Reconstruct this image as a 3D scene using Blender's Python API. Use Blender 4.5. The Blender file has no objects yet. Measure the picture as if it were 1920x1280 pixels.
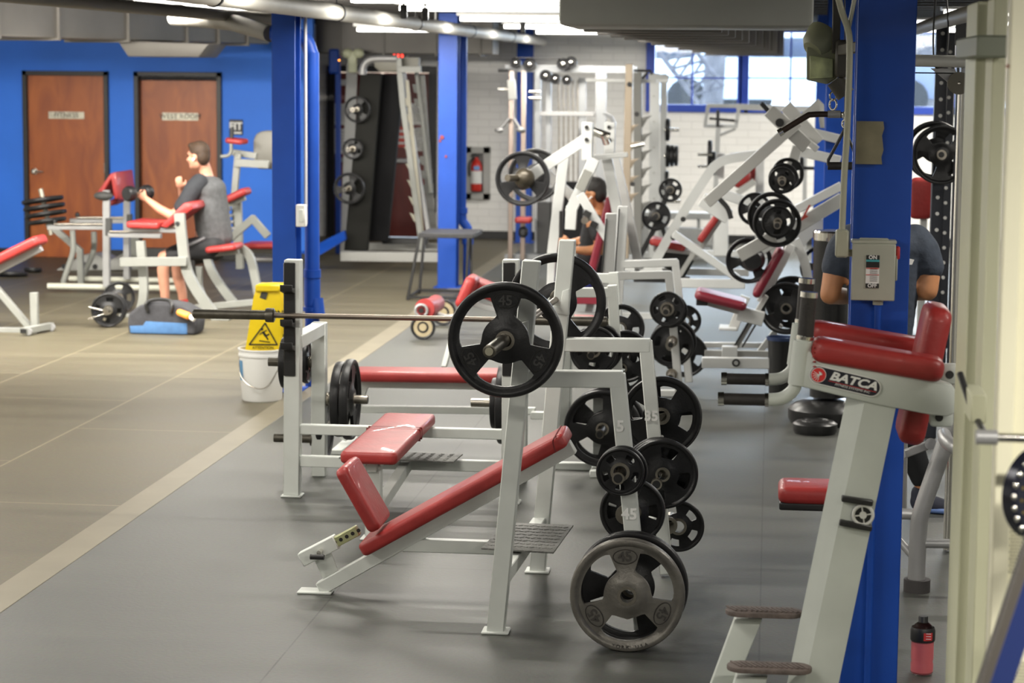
import bpy, bmesh, math, random
from mathutils import Vector, Matrix, Quaternion
V = Vector
PI = math.pi
SC = bpy.context.scene
COL = SC.collection
random.seed(7)
# ---------------------------------------------------------------- camera geometry (1920 x 1280 frame)
CF, CH = 4200.0, 2.25
yaw, pit, rol = math.radians(6.52), math.atan(507/4200), math.radians(.5)
cF = V((-math.sin(yaw)*math.cos(pit), math.cos(yaw)*math.cos(pit), -math.sin(pit)))
cR0 = V((math.cos(yaw), math.sin(yaw), 0))
cU0 = V((-math.sin(yaw)*math.sin(pit), math.cos(yaw)*math.sin(pit), math.cos(pit)))
cR = cR0*math.cos(rol) + cU0*math.sin(rol)
cU = cU0*math.cos(rol) - cR0*math.sin(rol)
def ray(px, py): return cF + cR*((px-960)/CF) + cU*((640-py)/CF)
def at(px, py, Y):
    d = ray(px, py); t = Y/d.y
    return V((d.x*t, Y, CH + d.z*t))
def fl(px, py, z=0.0):
    d = ray(px, py); t = (z-CH)/d.z
    return V((d.x*t, d.y*t, z))
def sc(Y): return CF/(Y*1.004)          # pixels per metre near depth Y
# ---------------------------------------------------------------- materials
MATS = {}
def mat(name, col, rough=.5, metal=0., noise=0., nscale=8., bump=0., bscale=60., spec=.5, coat=0.):
    if name in MATS: return MATS[name]
    m = bpy.data.materials.new(name); m.use_nodes = True
    nt = m.node_tree; b = nt.nodes['Principled BSDF']
    b.inputs['Base Color'].default_value = (*col, 1)
    b.inputs['Roughness'].default_value = rough
    b.inputs['Metallic'].default_value = metal
    b.inputs['Specular IOR Level'].default_value = spec
    b.inputs['Coat Weight'].default_value = coat
    tc = nt.nodes.new('ShaderNodeTexCoord')
    n = nt.nodes.new('ShaderNodeTexNoise'); n.inputs['Scale'].default_value = nscale
    n.inputs['Detail'].default_value = 5
    nt.links.new(tc.outputs['Object'], n.inputs['Vector'])
    r = nt.nodes.new('ShaderNodeValToRGB')
    k = noise
    r.color_ramp.elements[0].position = .3; r.color_ramp.elements[1].position = .7
    r.color_ramp.elements[0].color = (*[c*(1-k) for c in col], 1)
    r.color_ramp.elements[1].color = (*[min(1, c*(1+k)) for c in col], 1)
    nt.links.new(n.outputs['Fac'], r.inputs['Fac'])
    nt.links.new(r.outputs['Color'], b.inputs['Base Color'])
    if bump:
        n2 = nt.nodes.new('ShaderNodeTexNoise'); n2.inputs['Scale'].default_value = bscale
        nt.links.new(tc.outputs['Object'], n2.inputs['Vector'])
        bp = nt.nodes.new('ShaderNodeBump'); bp.inputs['Strength'].default_value = bump
        bp.inputs['Distance'].default_value = .01
        nt.links.new(n2.outputs['Fac'], bp.inputs['Height']); nt.links.new(bp.outputs['Normal'], b.inputs['Normal'])
    MATS[name] = m; return m
def emis(name, col, s):
    m = bpy.data.materials.new(name); m.use_nodes = True; nt = m.node_tree
    b = nt.nodes['Principled BSDF']; b.inputs['Base Color'].default_value = (*col, 1)
    b.inputs['Emission Color'].default_value = (*col, 1); b.inputs['Emission Strength'].default_value = s
    MATS[name] = m; return m
GREY = mat('grey_powder_coat', (.63, .655, .62), .42, .0, .06, 6)
MS = mat('dimmed_grey_coat', (.235, .24, .22), .42, .1, .06, 6)  # grey coat darkened, puts the left side's dimmer light into the colour
WHITE = mat('white_powder_coat', (.50, .51, .50), .42, 0, .04, 6)
SILV = mat('silver_paint', (.34, .34, .34), .38, .35, .08, 5)
TOWER = mat('warm_grey_powder_coat', (.52, .55, .51), .45, 0, .07, 5)
RED = mat('red_vinyl', (.32, .024, .022), .48, 0, .12, 9, .15, 40, coat=.1)
RUB = mat('black_rubber', (.010, .010, .011), .42, 0, .25, 14, .12, 90, spec=.38)
IRON = mat('worn_grey_iron', (.17, .16, .14), .42, .5, .3, 10, .2, 70)
BLACK = mat('black_paint', (.012, .012, .012), .45, 0, .2, 9)
FOAM = mat('black_foam_grip', (.02, .017, .015), .6, 0, .2, 30, .2, 120)
CHR = mat('chrome', (.78, .76, .7), .18, 1., .05, 6)
STEEL = mat('bar_steel', (.36, .33, .28), .3, 1., .15, 20)
DSTEEL = mat('dark_bar_steel', (.13, .12, .10), .38, .9, .2, 20)
BLUE = mat('blue_paint', (.008, .058, .34), .45, 0, .12, 3, .05, 20, spec=.3)
BLUEW = mat('blue_wall_paint', (.018, .165, .74), .6, 0, .05, 2)
DARKG = mat('dark_grey_panel', (.05, .05, .048), .6, 0, .1, 5)
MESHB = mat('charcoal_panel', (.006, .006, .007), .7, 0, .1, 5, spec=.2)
TREAD = mat('tread_rubber', (.14, .14, .13), .6, 0, .3, 40, .6, 90)
SKIN = mat('skin', (.55, .26, .17), .5, 0, .08, 12)
SKIN2 = mat('tan_skin', (.45, .20, .09), .48, 0, .1, 12)
CREAM = mat('cream_enamel', (.80, .77, .58), .5, 0, .04, 3)
PAPER = mat('white_paper', (.75, .75, .73), .7, 0, .04, 20)
# ---------------------------------------------------------------- geometry collectors
class G:
    def __init__(s): s.bm = bmesh.new()
    def merge(s, b):
        me = bpy.data.meshes.new('t'); b.to_mesh(me); b.free(); s.bm.from_mesh(me); bpy.data.meshes.remove(me); s.bm.verts.index_update(); s.bm.faces.index_update(); return s
    def box(s, c, size, M=None, bev=.004, seg=1):
        b = bmesh.new(); bmesh.ops.create_cube(b, size=1)
        for v in b.verts: v.co = V((v.co.x*size[0], v.co.y*size[1], v.co.z*size[2]))
        if bev: bmesh.ops.bevel(b, geom=b.edges[:], offset=min(bev, min(size)*.45), segments=seg, affect='EDGES', profile=.5)
        T = Matrix.Translation(c) @ (M.to_4x4() if M else Matrix.Identity(4))
        bmesh.ops.transform(b, matrix=T, verts=b.verts); return s.merge(b)
    def seg(s, a, b, w, d, ref=V((0, 1, 0)), ext=0., bev=.004, n=1):
        """rectangular bar a->b; d is measured along ref, w across"""
        a = V(a); b = V(b); x = (b-a).normalized()
        if abs(x.dot(ref)) > .95: ref = V((0, 0, 1)) if abs(x.z) < .9 else V((1, 0, 0))
        y = (ref - x*ref.dot(x)).normalized(); z = x.cross(y)
        M = Matrix((x, y, z)).transposed()
        return s.box((a+b)/2, ((b-a).length+2*ext, d, w), M, bev, n)
    def path(s, pts, w, d, ref=V((0, 1, 0)), ext=None, bev=.004):
        for i in range(len(pts)-1): s.seg(pts[i], pts[i+1], w-.0012*i, d-.0016*i, ref, (w*.35 if ext is None else ext), bev)
        return s
    def cyl(s, a, b, r, r2=None, n=16):
        a = V(a); b = V(b); r2 = r if r2 is None else r2
        m = bmesh.new(); L = (b-a).length
        bmesh.ops.create_cone(m, cap_ends=True, segments=n, radius1=r, radius2=r2, depth=L)
        q = V((0, 0, 1)).rotation_difference((b-a).normalized())
        bmesh.ops.transform(m, matrix=Matrix.Translation((a+b)/2) @ q.to_matrix().to_4x4(), verts=m.verts); return s.merge(m)
    def tube(s, pts, r, n=12, smooth=True, k=5):
        pts = [V(p) for p in pts]
        if smooth and len(pts) > 2:
            P = [pts[0]*2-pts[1]]+pts+[pts[-1]*2-pts[-2]]; o = []
            for i in range(1, len(P)-2):
                for j in range(k):
                    t = j/k; a, b, c, d = P[i-1:i+3]
                    o.append(.5*((2*b)+(c-a)*t+(2*a-5*b+4*c-d)*t*t+(3*b-a-3*c+d)*t**3))
            pts = o+[pts[-1]]
        bm = s.bm; rings = []; prev = None
        for i, p in enumerate(pts):
            t = (pts[min(i+1, len(pts)-1)]-pts[max(i-1, 0)]).normalized()
            if prev is None: u = t.orthogonal().normalized()
            else: u = (prev-t*prev.dot(t)).normalized()
            prev = u; w = t.cross(u)
            rr = r[i*len(r)//len(pts)] if isinstance(r, (list, tuple)) else r
            rings.append([bm.verts.new(p+(u*math.cos(2*PI*j/n)+w*math.sin(2*PI*j/n))*rr) for j in range(n)])
        for a, b in zip(rings, rings[1:]):
            for j in range(n): bm.faces.new((a[j], a[(j+1) % n], b[(j+1) % n], b[j]))
        bm.faces.new(rings[0][::-1]); bm.faces.new(rings[-1]); return s
    def prism(s, pts, dv, bev=.003):
        """polygon of world points extruded by vector dv"""
        b = bmesh.new(); pts = [V(p) for p in pts]; dv = V(dv)
        a = [b.verts.new(p) for p in pts]; c = [b.verts.new(p+dv) for p in pts]; n = len(pts)
        b.faces.new(a); b.faces.new(c[::-1])
        for i in range(n): b.faces.new((a[i], c[i], c[(i+1) % n], a[(i+1) % n]))
        bmesh.ops.recalc_face_normals(b, faces=b.faces[:])
        if bev: bmesh.ops.bevel(b, geom=b.edges[:], offset=bev, segments=2, affect='EDGES', profile=.5)
        return s.merge(b)
    def pad(s, c, ax, L, wid, th, wdir=V((0, 1, 0)), r=.02):
        x = V(ax).normalized(); y = (wdir-x*wdir.dot(x)).normalized(); z = x.cross(y)
        M = Matrix((x, y, z)).transposed(); b = bmesh.new(); bmesh.ops.create_cube(b, size=1)
        for v in b.verts: v.co = V((v.co.x*L, v.co.y*wid, v.co.z*th))
        e = [e for e in b.edges if abs((e.verts[0].co-e.verts[1].co).z) > .001]
        bmesh.ops.bevel(b, geom=e, offset=min(r*1.6, wid*.3), segments=5, affect='EDGES', profile=.5)
        e = [e for e in b.edges if len(e.link_faces) == 2 and e.calc_face_angle() > 1.2]
        bmesh.ops.bevel(b, geom=e, offset=min(r, th*.45), segments=4, affect='EDGES', profile=.5)
        bmesh.ops.transform(b, matrix=Matrix.Translation(c) @ M.to_4x4(), verts=b.verts); return s.merge(b)
    def lathe(s, prof, o, axis=V((0, 0, 1)), n=32, x=None):
        """prof: list of (r, h) along axis from o"""
        axis = V(axis).normalized(); u = axis.orthogonal().normalized(); w = axis.cross(u); bm = s.bm; rings = []
        for r, h in prof:
            if r < 1e-5: rings.append([bm.verts.new(V(o)+axis*h)])
            else: rings.append([bm.verts.new(V(o)+axis*h+(u*math.cos(2*PI*j/n)+w*math.sin(2*PI*j/n))*r) for j in range(n)])
        for a, b in zip(rings, rings[1:]):
            for j in range(n):
                k = (j+1) % n
                if len(a) == 1 and len(b) == 1: continue
                if len(a) == 1: bm.faces.new((a[0], b[k], b[j]))
                elif len(b) == 1: bm.faces.new((a[j], a[k], b[0]))
                else: bm.faces.new((a[j], a[k], b[k], b[j]))
        return s
    def ell(s, c, rx, ry, rz, M=None, n=14):
        b = bmesh.new(); bmesh.ops.create_uvsphere(b, u_segments=n, v_segments=max(8, n//2+2), radius=1)
        T = Matrix.Translation(c) @ (M.to_4x4() if M else Matrix.Identity(4)) @ Matrix.Diagonal((rx, ry, rz, 1))
        bmesh.ops.transform(b, matrix=T, verts=b.verts); return s.merge(b)
    def cap(s, a, ra, b, rb, n=12):
        a = V(a); b = V(b); s.cyl(a, b, ra, rb, n); s.ell(a, ra, ra, ra, n=n); s.ell(b, rb, rb, rb, n=n); return s
    def loop(s, c, R, r, axis=V((0, 1, 0)), n=24, m=8):
        axis = V(axis).normalized(); u = axis.orthogonal().normalized(); w = axis.cross(u); bm = s.bm; rg = []
        for i in range(n):
            t = 2*PI*i/n; d = u*math.cos(t)+w*math.sin(t)
            rg.append([bm.verts.new(V(c)+d*(R+r*math.cos(2*PI*j/m))+axis*r*math.sin(2*PI*j/m)) for j in range(m)])
        for i in range(n):
            a, b = rg[i], rg[(i+1) % n]
            for j in range(m): bm.faces.new((a[j], a[(j+1) % m], b[(j+1) % m], b[j]))
        return s
def finish(bm, off, ang=.62):
    bmesh.ops.recalc_face_normals(bm, faces=bm.faces[:])
    for v in bm.verts: v.co -= off
    for f in bm.faces: f.smooth = True
    for e in bm.edges:
        if len(e.link_faces) == 2: e.smooth = e.calc_face_angle() < ang
def islands(bm):
    left = set(bm.verts); out = []
    while left:
        st = [left.pop()]; c = {st[0]}
        while st:
            v = st.pop()
            for e in v.link_edges:
                o = e.other_vert(v)
                if o in left: left.discard(o); c.add(o); st.append(o)
        out.append(c)
    return out
def parts(g, name, m, parent=None, label=None):
    """each loose piece of g as a part of its own"""
    out = []
    g.bm.verts.ensure_lookup_table(); isl = sorted(islands(g.bm), key=lambda c: min(v.index for v in c))
    for c in isl:
        q = G(); mp = {}
        for v in sorted(c, key=lambda v: v.index): mp[v] = q.bm.verts.new(v.co)
        fs = {f for v in c for f in v.link_faces}
        for f in sorted(fs, key=lambda f: f.index): q.bm.faces.new([mp[v] for v in f.verts])
        q.bm.verts.index_update(); q.bm.faces.index_update()
        out.append(part(q, name, m, parent, label=label))
    g.bm.free(); return out
def root_of(o):
    while o.parent: o = o.parent
    return o
def part(g, name, m, parent=None, loc=None, label=None, kind=None):
    """link collected geometry (in world coordinates) as one mesh object"""
    if isinstance(g, bpy.types.Mesh): me = g
    else:
        off = V(root_of(parent).location) if parent else V(loc or (0, 0, 0))
        finish(g.bm, off); me = bpy.data.meshes.new(name); g.bm.to_mesh(me); g.bm.free()
    me.materials.clear(); me.materials.append(m)
    o = bpy.data.objects.new(name, me); COL.objects.link(o)
    if parent: o.parent = parent
    elif loc is not None: o.location = loc
    if label: o['label'] = label
    if kind: o['kind'] = kind
    return o
def tag(o, label, cat, group=None):
    o['label'] = label; o['category'] = cat
    if group: o['group'] = group
    return o
def thing(name, label, cat, loc, group=None):
    o = bpy.data.objects.new(name, None); o.empty_display_size = .1; COL.objects.link(o); o.location = V(loc)
    return tag(o, label, cat, group)
def struct(g, name, m):
    o = part(g, name, m); o['kind'] = 'structure'; return o
FX = V((1, 0, 0)); FY = V((0, 1, 0)); FZ = V((0, 0, 1))
def text(body, c, size, right, up, m, name, parent, ext=.0008, align='CENTER', shear=0., bold=0., sx=1.):
    cu = bpy.data.curves.new('t', 'FONT'); cu.body = body; cu.size = size; cu.align_x = align; cu.align_y = 'CENTER'
    cu.extrude = ext; cu.shear = shear; cu.offset = bold; cu.resolution_u = 3
    t = bpy.data.objects.new('t', cu); COL.objects.link(t)
    me = bpy.data.meshes.new_from_object(t.evaluated_get(bpy.context.evaluated_depsgraph_get()))
    bpy.data.objects.remove(t)
    r = V(right).normalized(); u = V(up); u = (u-r*u.dot(r)).normalized(); n = r.cross(u)
    M = Matrix.Translation(V(c)) @ Matrix((r*sx, u, n)).transposed().to_4x4()
    off = V(root_of(parent).location) if parent else V((0, 0, 0))
    me.transform(Matrix.Translation(-off) @ M); me.materials.clear(); me.materials.append(m)
    o = bpy.data.objects.new(name, me); COL.objects.link(o)
    if parent: o.parent = parent
    return o
def pix(*pts):
    return [at(*p) for p in pts]
# ================================================================ ROOM
XL, XR, YB, YD, ZC = -9.6, 6.0, 29.9, 25.85, 3.05
def floor_mat(name, c1, c2, tile=None, line=(.35, .33, .27), spec_=.5):
    m = bpy.data.materials.new(name); m.use_nodes = True; nt = m.node_tree; b = nt.nodes['Principled BSDF']; N = nt.nodes.new; L = nt.links.new
    tc = N('ShaderNodeTexCoord')
    mp = N('ShaderNodeMapping'); mp.inputs['Scale'].default_value = (.35, 3.2, 1); L(tc.outputs['Object'], mp.inputs['Vector'])
    n = N('ShaderNodeTexNoise'); n.inputs['Scale'].default_value = 1.2; n.inputs['Detail'].default_value = 8; n.inputs['Roughness'].default_value = .65
    L(mp.outputs[0], n.inputs['Vector'])
    r = N('ShaderNodeValToRGB'); r.color_ramp.elements[0].position = .32; r.color_ramp.elements[1].position = .68
    r.color_ramp.elements[0].color = (*c1, 1); r.color_ramp.elements[1].color = (*c2, 1); L(n.outputs['Fac'], r.inputs['Fac'])
    n3 = N('ShaderNodeTexNoise'); n3.inputs['Scale'].default_value = 55; L(tc.outputs['Object'], n3.inputs['Vector'])
    mx = N('ShaderNodeMix'); mx.data_type = 'RGBA'; mx.blend_type = 'MULTIPLY'; mx.inputs['Factor'].default_value = .35
    L(r.outputs['Color'], mx.inputs[6]); L(n3.outputs['Color'], mx.inputs[7]); out = mx.outputs[2]
    if tile:
        br = N('ShaderNodeTexBrick'); br.inputs['Scale'].default_value = 1; br.inputs['Mortar Size'].default_value = tile[2]
        br.inputs['Brick Width'].default_value = tile[0]; br.inputs['Row Height'].default_value = tile[1]; br.offset = tile[3]
        mp2 = N('ShaderNodeMapping'); mp2.inputs['Rotation'].default_value = (0, 0, PI/2); mp2.inputs['Location'].default_value = (tile[4], tile[5], 0)
        L(tc.outputs['Object'], mp2.inputs['Vector']); L(mp2.outputs[0], br.inputs['Vector'])
        br.inputs['Color1'].default_value = (0, 0, 0, 1); br.inputs['Color2'].default_value = (0, 0, 0, 1); br.inputs['Mortar'].default_value = (1, 1, 1, 1)
        m2 = N('ShaderNodeMix'); m2.data_type = 'RGBA'; L(br.outputs['Color'], m2.inputs['Factor']); L(out, m2.inputs[6]); m2.inputs[7].default_value = (*line, 1); out = m2.outputs[2]
    L(out, b.inputs['Base Color'])
    rr = N('ShaderNodeMapRange'); L(n.outputs['Fac'], rr.inputs['Value']); rr.inputs['To Min'].default_value = .40; rr.inputs['To Max'].default_value = .6
    L(rr.outputs[0], b.inputs['Roughness'])
    bp = N('ShaderNodeBump'); bp.inputs['Strength'].default_value = .08; bp.inputs['Distance'].default_value = .01; L(n3.outputs['Fac'], bp.inputs['Height']); L(bp.outputs[0], b.inputs['Normal'])
    b.inputs['Specular IOR Level'].default_value = spec_
    return m
FL1 = floor_mat('grey_rubber_floor', (.062, .065, .058), (.105, .108, .096), (9., 1.83, .004, .5, .9, 0), (.04, .04, .036))
FL2 = floor_mat('olive_tile_floor', (.105, .092, .060), (.145, .128, .086), (2.4, 1.15, .007, .5, .3, -.3), (.2, .175, .115), .25)
g = G(); g.box(((XR-3.13)/2, 13, -.05), (XR+3.13, 36, .1), bev=0); struct(g, 'floor', FL1)
g = G(); g.box(((XL-3.3)/2, 13, -.05), (abs(XL)-3.3, 36, .1), bev=0); struct(g, 'floor_tiled', FL2)
g = G(); g.box((-3.215, 13, -.049), (.17, 36, .104), bev=.002); struct(g, 'floor_strip', mat('transition_strip', (.17, .148, .10), .5, 0, .1, 3))
# painted block wall
def block_mat(name, col, mort):
    m = bpy.data.materials.new(name); m.use_nodes = True; nt = m.node_tree; b = nt.nodes['Principled BSDF']; N = nt.nodes.new; L = nt.links.new
    tc = N('ShaderNodeTexCoord'); mp = N('ShaderNodeMapping'); mp.inputs['Rotation'].default_value = (PI/2, 0, 0); L(tc.outputs['Object'], mp.inputs['Vector'])
    br = N('ShaderNodeTexBrick'); br.inputs['Scale'].default_value = 1; br.inputs['Brick Width'].default_value = .3; br.inputs['Row Height'].default_value = .1
    br.inputs['Mortar Size'].default_value = .008; br.inputs['Mortar Smooth'].default_value = .4
    br.inputs['Color1'].default_value = (*col, 1); br.inputs['Color2'].default_value = (*[c*.96 for c in col], 1); br.inputs['Mortar'].default_value = (*mort, 1)
    L(mp.outputs[0], br.inputs['Vector']); L(br.outputs['Color'], b.inputs['Base Color']); b.inputs['Roughness'].default_value = .6
    bp = N('ShaderNodeBump'); bp.invert = True; bp.inputs['Strength'].default_value = .5; bp.inputs['Distance'].default_value = .01; L(br.outputs['Fac'], bp.inputs['Height']); L(bp.outputs[0], b.inputs['Normal'])
    return m
WB = block_mat('white_block_wall', (.86, .85, .82), (.75, .74, .71))
WX0, WX1, WZ0, WZ1 = -1.63, 3.6, 1.73, 2.86
g = G()
g.box(((-5.95+XL)/2, YB+.1, ZC/2), (abs(XL)-5.95, .2, ZC), bev=0)
g.box(((-4.46+WX0)/2, YB+.1, ZC/2), (WX0+4.46, .2, ZC), bev=0)
g.box((-5.2, YB+.1, (ZC+2.30)/2), (1.5, .2, ZC-2.30), bev=0)
g.box(((WX0+WX1)/2, YB+.1, WZ0/2), (WX1-WX0, .2, WZ0), bev=0)
g.box(((WX0+WX1)/2, YB+.1, (WZ1+ZC)/2), (WX1-WX0, .2, ZC-WZ1), bev=0)
g.box(((WX1+XR)/2, YB+.1, ZC/2), (XR-WX1, .2, ZC), bev=0)
struct(g, 'wall_back', WB)
g = G(); g.box(((-4.42+XR)/2, YB-.012, .055), (XR+4.42, .024, .11)); struct(g, 'baseboard_back', mat('black_baseboard', (.015, .015, .015), .5))
DOORS = [(-8.62, -7.70), (-7.31, -6.39)]
dl = [at(46, 300, YD).x, at(206, 300, YD).x, at(254, 300, YD).x, at(417, 300, YD).x]
DT = at(130, 133, YD).z
g = G(); xs = [XL]+dl+[-5.32]
for a, b in ((0, 1), (2, 3), (4, 5)): g.box(((xs[a]+xs[b])/2, YD+.06, ZC/2), (xs[b]-xs[a], .12, ZC), bev=0)
for a, b in ((1, 2), (3, 4)): g.box(((xs[a]+xs[b])/2, YD+.06, (ZC+DT)/2), (xs[b]-xs[a], .12, ZC-DT), bev=0)
struct(g, 'wall_left', BLUEW)
g = G()
for a, b in ((0, 1), (2, 3), (4, 5)): g.box(((xs[a]+xs[b])/2, YD-.008, .05), (xs[b]-xs[a], .016, .1), bev=.002)
struct(g, 'baseboard_left', BLACK)
g = G(); g.box((XL-.1, 13, ZC/2), (.2, 36, ZC), bev=0); g.box((XR+.1, 13, ZC/2), (.2, 36, ZC), bev=0); struct(g, 'wall_side', mat('off_white_wall', (.6, .6, .57), .7))
g = G(); g.box((-1.8, -5.1, ZC/2), (16, .2, ZC), bev=0); struct(g, 'wall_front', MATS['off_white_wall'])
g = G(); g.box((-1.8, 12.5, ZC+.05), (16, 35.4, .1), bev=0); struct(g, 'ceiling', mat('dark_ceiling', (.03, .028, .026), .8))
g = G(); y = 1.
while y < 29.5:
    g.box((-1.8, y, ZC-.11), (15.6, .09, .22), bev=0); y += .75
struct(g, 'trim_1', mat('ceiling_joist_paint', (.04, .036, .032), .7))
# wood doors
def wood(name, c1, c2):
    m = bpy.data.materials.new(name); m.use_nodes = True; nt = m.node_tree; b = nt.nodes['Principled BSDF']; N = nt.nodes.new; L = nt.links.new
    tc = N('ShaderNodeTexCoord'); mp = N('ShaderNodeMapping'); mp.inputs['Scale'].default_value = (3, 1, .8); L(tc.outputs['Object'], mp.inputs['Vector'])
    n = N('ShaderNodeTexNoise'); n.inputs['Scale'].default_value = 1.6; n.inputs['Detail'].default_value = 7; n.inputs['Distortion'].default_value = 1.2; L(mp.outputs[0], n.inputs['Vector'])
    r = N('ShaderNodeValToRGB'); r.color_ramp.elements[0].position = .3; r.color_ramp.elements[1].position = .7; r.color_ramp.elements[0].color = (*c1, 1); r.color_ramp.elements[1].color = (*c2, 1)
    L(n.outputs['Fac'], r.inputs['Fac']); L(r.outputs['Color'], b.inputs['Base Color']); b.inputs['Roughness'].default_value = .42; return m
WD = wood('mahogany_veneer', (.22, .045, .007), (.38, .098, .014))
RD = wood('dark_red_door', (.10, .012, .008), (.15, .018, .012))
def door(n, x0, x1, slab_top, sign, hinge_r=True, knob=True):
    w = .055
    g = G(); g.box((x0+w/2, YD+.02, DT/2), (w, .14, DT)); g.box((x1-w/2, YD+.02, DT/2), (w, .14, DT)); g.box(((x0+x1)/2, YD+.02, DT-w/2), (x1-x0, .14, w))
    fr = part(g, 'door_%d' % n, BLACK); fr['kind'] = 'structure'
    g = G(); g.box(((x0+x1)/2, YD+(.03 if knob else .09), slab_top/2), (x1-x0-2*w, .045, slab_top), bev=.002)
    s = part(g, 'door_slab', WD, fr)
    yy = YD+(.03 if knob else .09)-.03
    if knob:
        k = at(66, 321, yy)
        g = G(); g.lathe([(.0, -.075), (.02, -.072), (.033, -.055), (.03, -.035), (.012, -.03), (.012, -.008), (.035, -.006), (.035, .01)], k, FY); g.cyl(k+V((0, -.03, 0)), k+V((.11, -.03, -.005)), .011, .009)
        part(g, 'door_handle', CHR, s)
        g = G()
        for py in (180, 315): h = at(197, py, yy); g.box(h, (.022, .03, .12))
        parts(g, 'hinge', CHR, s)
    a = at(sign[0], sign[2], yy); b = at(sign[1], sign[3], yy)
    g = G(); g.box((a+b)/2+V((0, -.001, 0)), (b.x-a.x, .006, a.z-b.z), bev=.001); q = part(g, 'door_sign', mat('brushed_sign_plate', (.5, .47, .38), .45, .3, .25, 14), s)
    text(sign[4], (a+b)/2+V((0, -.006, 0)), .085, FX, FZ, BLACK, 'sign_lettering', q)
    return fr
door(1, dl[0], dl[1], DT-.05, (91, 158, 209, 223, 'FITNESS'))
door(2, dl[2], dl[3], DT-.10, (304, 372, 211, 226, 'WEST ROOM'), knob=False)
# red double doors in back wall
g = G(); Yd = YB+.03
g.box((-5.9, Yd, 1.15), (.1, .16, 2.3)); g.box((-4.51, Yd, 1.15), (.1, .16, 2.3)); g.box((-5.2, Yd, 2.26), (1.3, .16, .09)); g.box((-5.2, Yd+.02, 1.1), (.06, .1, 2.2))
fr = part(g, 'door_3', BLACK); fr['kind'] = 'structure'
for i, (a, b) in enumerate(((-5.85, -5.22), (-5.18, -4.56))):
    g = G(); g.box(((a+b)/2, Yd, 1.11), (b-a, .05, 2.2)); s = part(g, 'door_leaf', RD, fr)
    g = G(); c = V(((a+b)/2, Yd-.07, at(700, 300, YB).z)); g.box(c, (.56, .05, .06), bev=.01); g.box(c+V((-.27, .03, 0)), (.04, .06, .07)); g.box(c+V((.27, .03, 0)), (.04, .06, .07)); part(g, 'push_bar', SILV, s)
for (x0, x1, y0, y1, lab, wr) in ((617, 651, 194, 234, 'white notice on the left red door, upper', 'NO'), (618, 651, 241, 288, 'white notice on the left red door, lower', ''), (771, 799, 194, 234, 'white notice on the right red door, upper', ''),
                      (771, 799, 240, 283, 'white notice on the right red door, lower', ''), (744, 762, 238, 276, 'red and white warning notice between the red doors', 'x'), (629, 650, 149, 160, 'small white strip sign high on the left red door', '')):
    yy = Yd-.03; a = at(x0, y0, yy); b = at(x1, y1, yy); g = G(); c = (a+b)/2; g.box(c, (b.x-a.x, .004, a.z-b.z), bev=0)
    p = part(g, 'notice', PAPER if wr != 'x' else mat('red_notice', (.6, .08, .06), .6), loc=V((0, 0, 0))); tag(p, lab+', black text lines', 'notice')
    if x1-x0 > 24:
        gg = G()
        for k in range(6): gg.box(c+V((random.uniform(-.01, .01), -.003, (a.z-b.z)*(.36-.13*k))), ((b.x-a.x)*random.uniform(.55, .85), .002, .006), bev=0)
        parts(gg, 'printed_line', BLACK, p)
    if wr == 'x':
        gg = G()
        for k in range(3): gg.box(c+V((0, -.003, .08-.08*k)), ((b.x-a.x)*.7, .002, .03), bev=0)
        parts(gg, 'printed_line', PAPER, p)
# windows of the back wall
BLF = mat('blue_window_frame', (.006, .05, .42), .45)
def win(n, x0, x1, mull, rails):
    g = G(); f = .06
    for x in (x0, x1): g.box((x, YB+.02, (WZ0+WZ1)/2), (f*2 if x in (x0,) else f, .14, WZ1-WZ0))
    for z in (WZ0+.05, WZ1-.03): g.box(((x0+x1)/2, YB+.02, z), (x1-x0, .14, .10))
    for x in mull: g.box((x, YB+.05, (WZ0+WZ1)/2), (.025, .04, WZ1-WZ0))
    for z in rails: g.box(((x0+x1)/2, YB+.05, z), (x1-x0, .03, .02))
    o = part(g, 'window_%d' % n, BLF); o['kind'] = 'structure'
    g = G(); g.box(((x0+x1)/2, YB+.07, (WZ0+WZ1)/2), (x1-x0, .004, WZ1-WZ0), bev=0); part(g, 'window_glass', GLASS, o)
m = bpy.data.materials.new('window_glass'); m.use_nodes = True; nt = m.node_tree; nt.nodes.clear()
o_ = nt.nodes.new('ShaderNodeOutputMaterial'); mx = nt.nodes.new('ShaderNodeMixShader'); t_ = nt.nodes.new('ShaderNodeBsdfTransparent'); gl = nt.nodes.new('ShaderNodeBsdfGlossy'); fr_ = nt.nodes.new('ShaderNodeFresnel')
gl.inputs['Roughness'].default_value = .02; t_.inputs['Color'].default_value = (.9, .94, .97, 1)
nt.links.new(fr_.outputs[0], mx.inputs[0]); nt.links.new(t_.outputs[0], mx.inputs[1]); nt.links.new(gl.outputs[0], mx.inputs[2]); nt.links.new(mx.outputs[0], o_.inputs[0]); GLASS = m
xm = [at(x, 150, YB).x for x in (1298, 1387, 1482)]
win(1, WX0+.03, xm[1], [xm[0]], [at(1300, 146, YB).z])
win(2, xm[1]+.06, 1.0, [xm[2]], [at(1400, 146, YB).z])
win(3, 1.06, 2.3, [1.65], [])
win(4, 2.36, WX1, [3.0], [])
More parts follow.
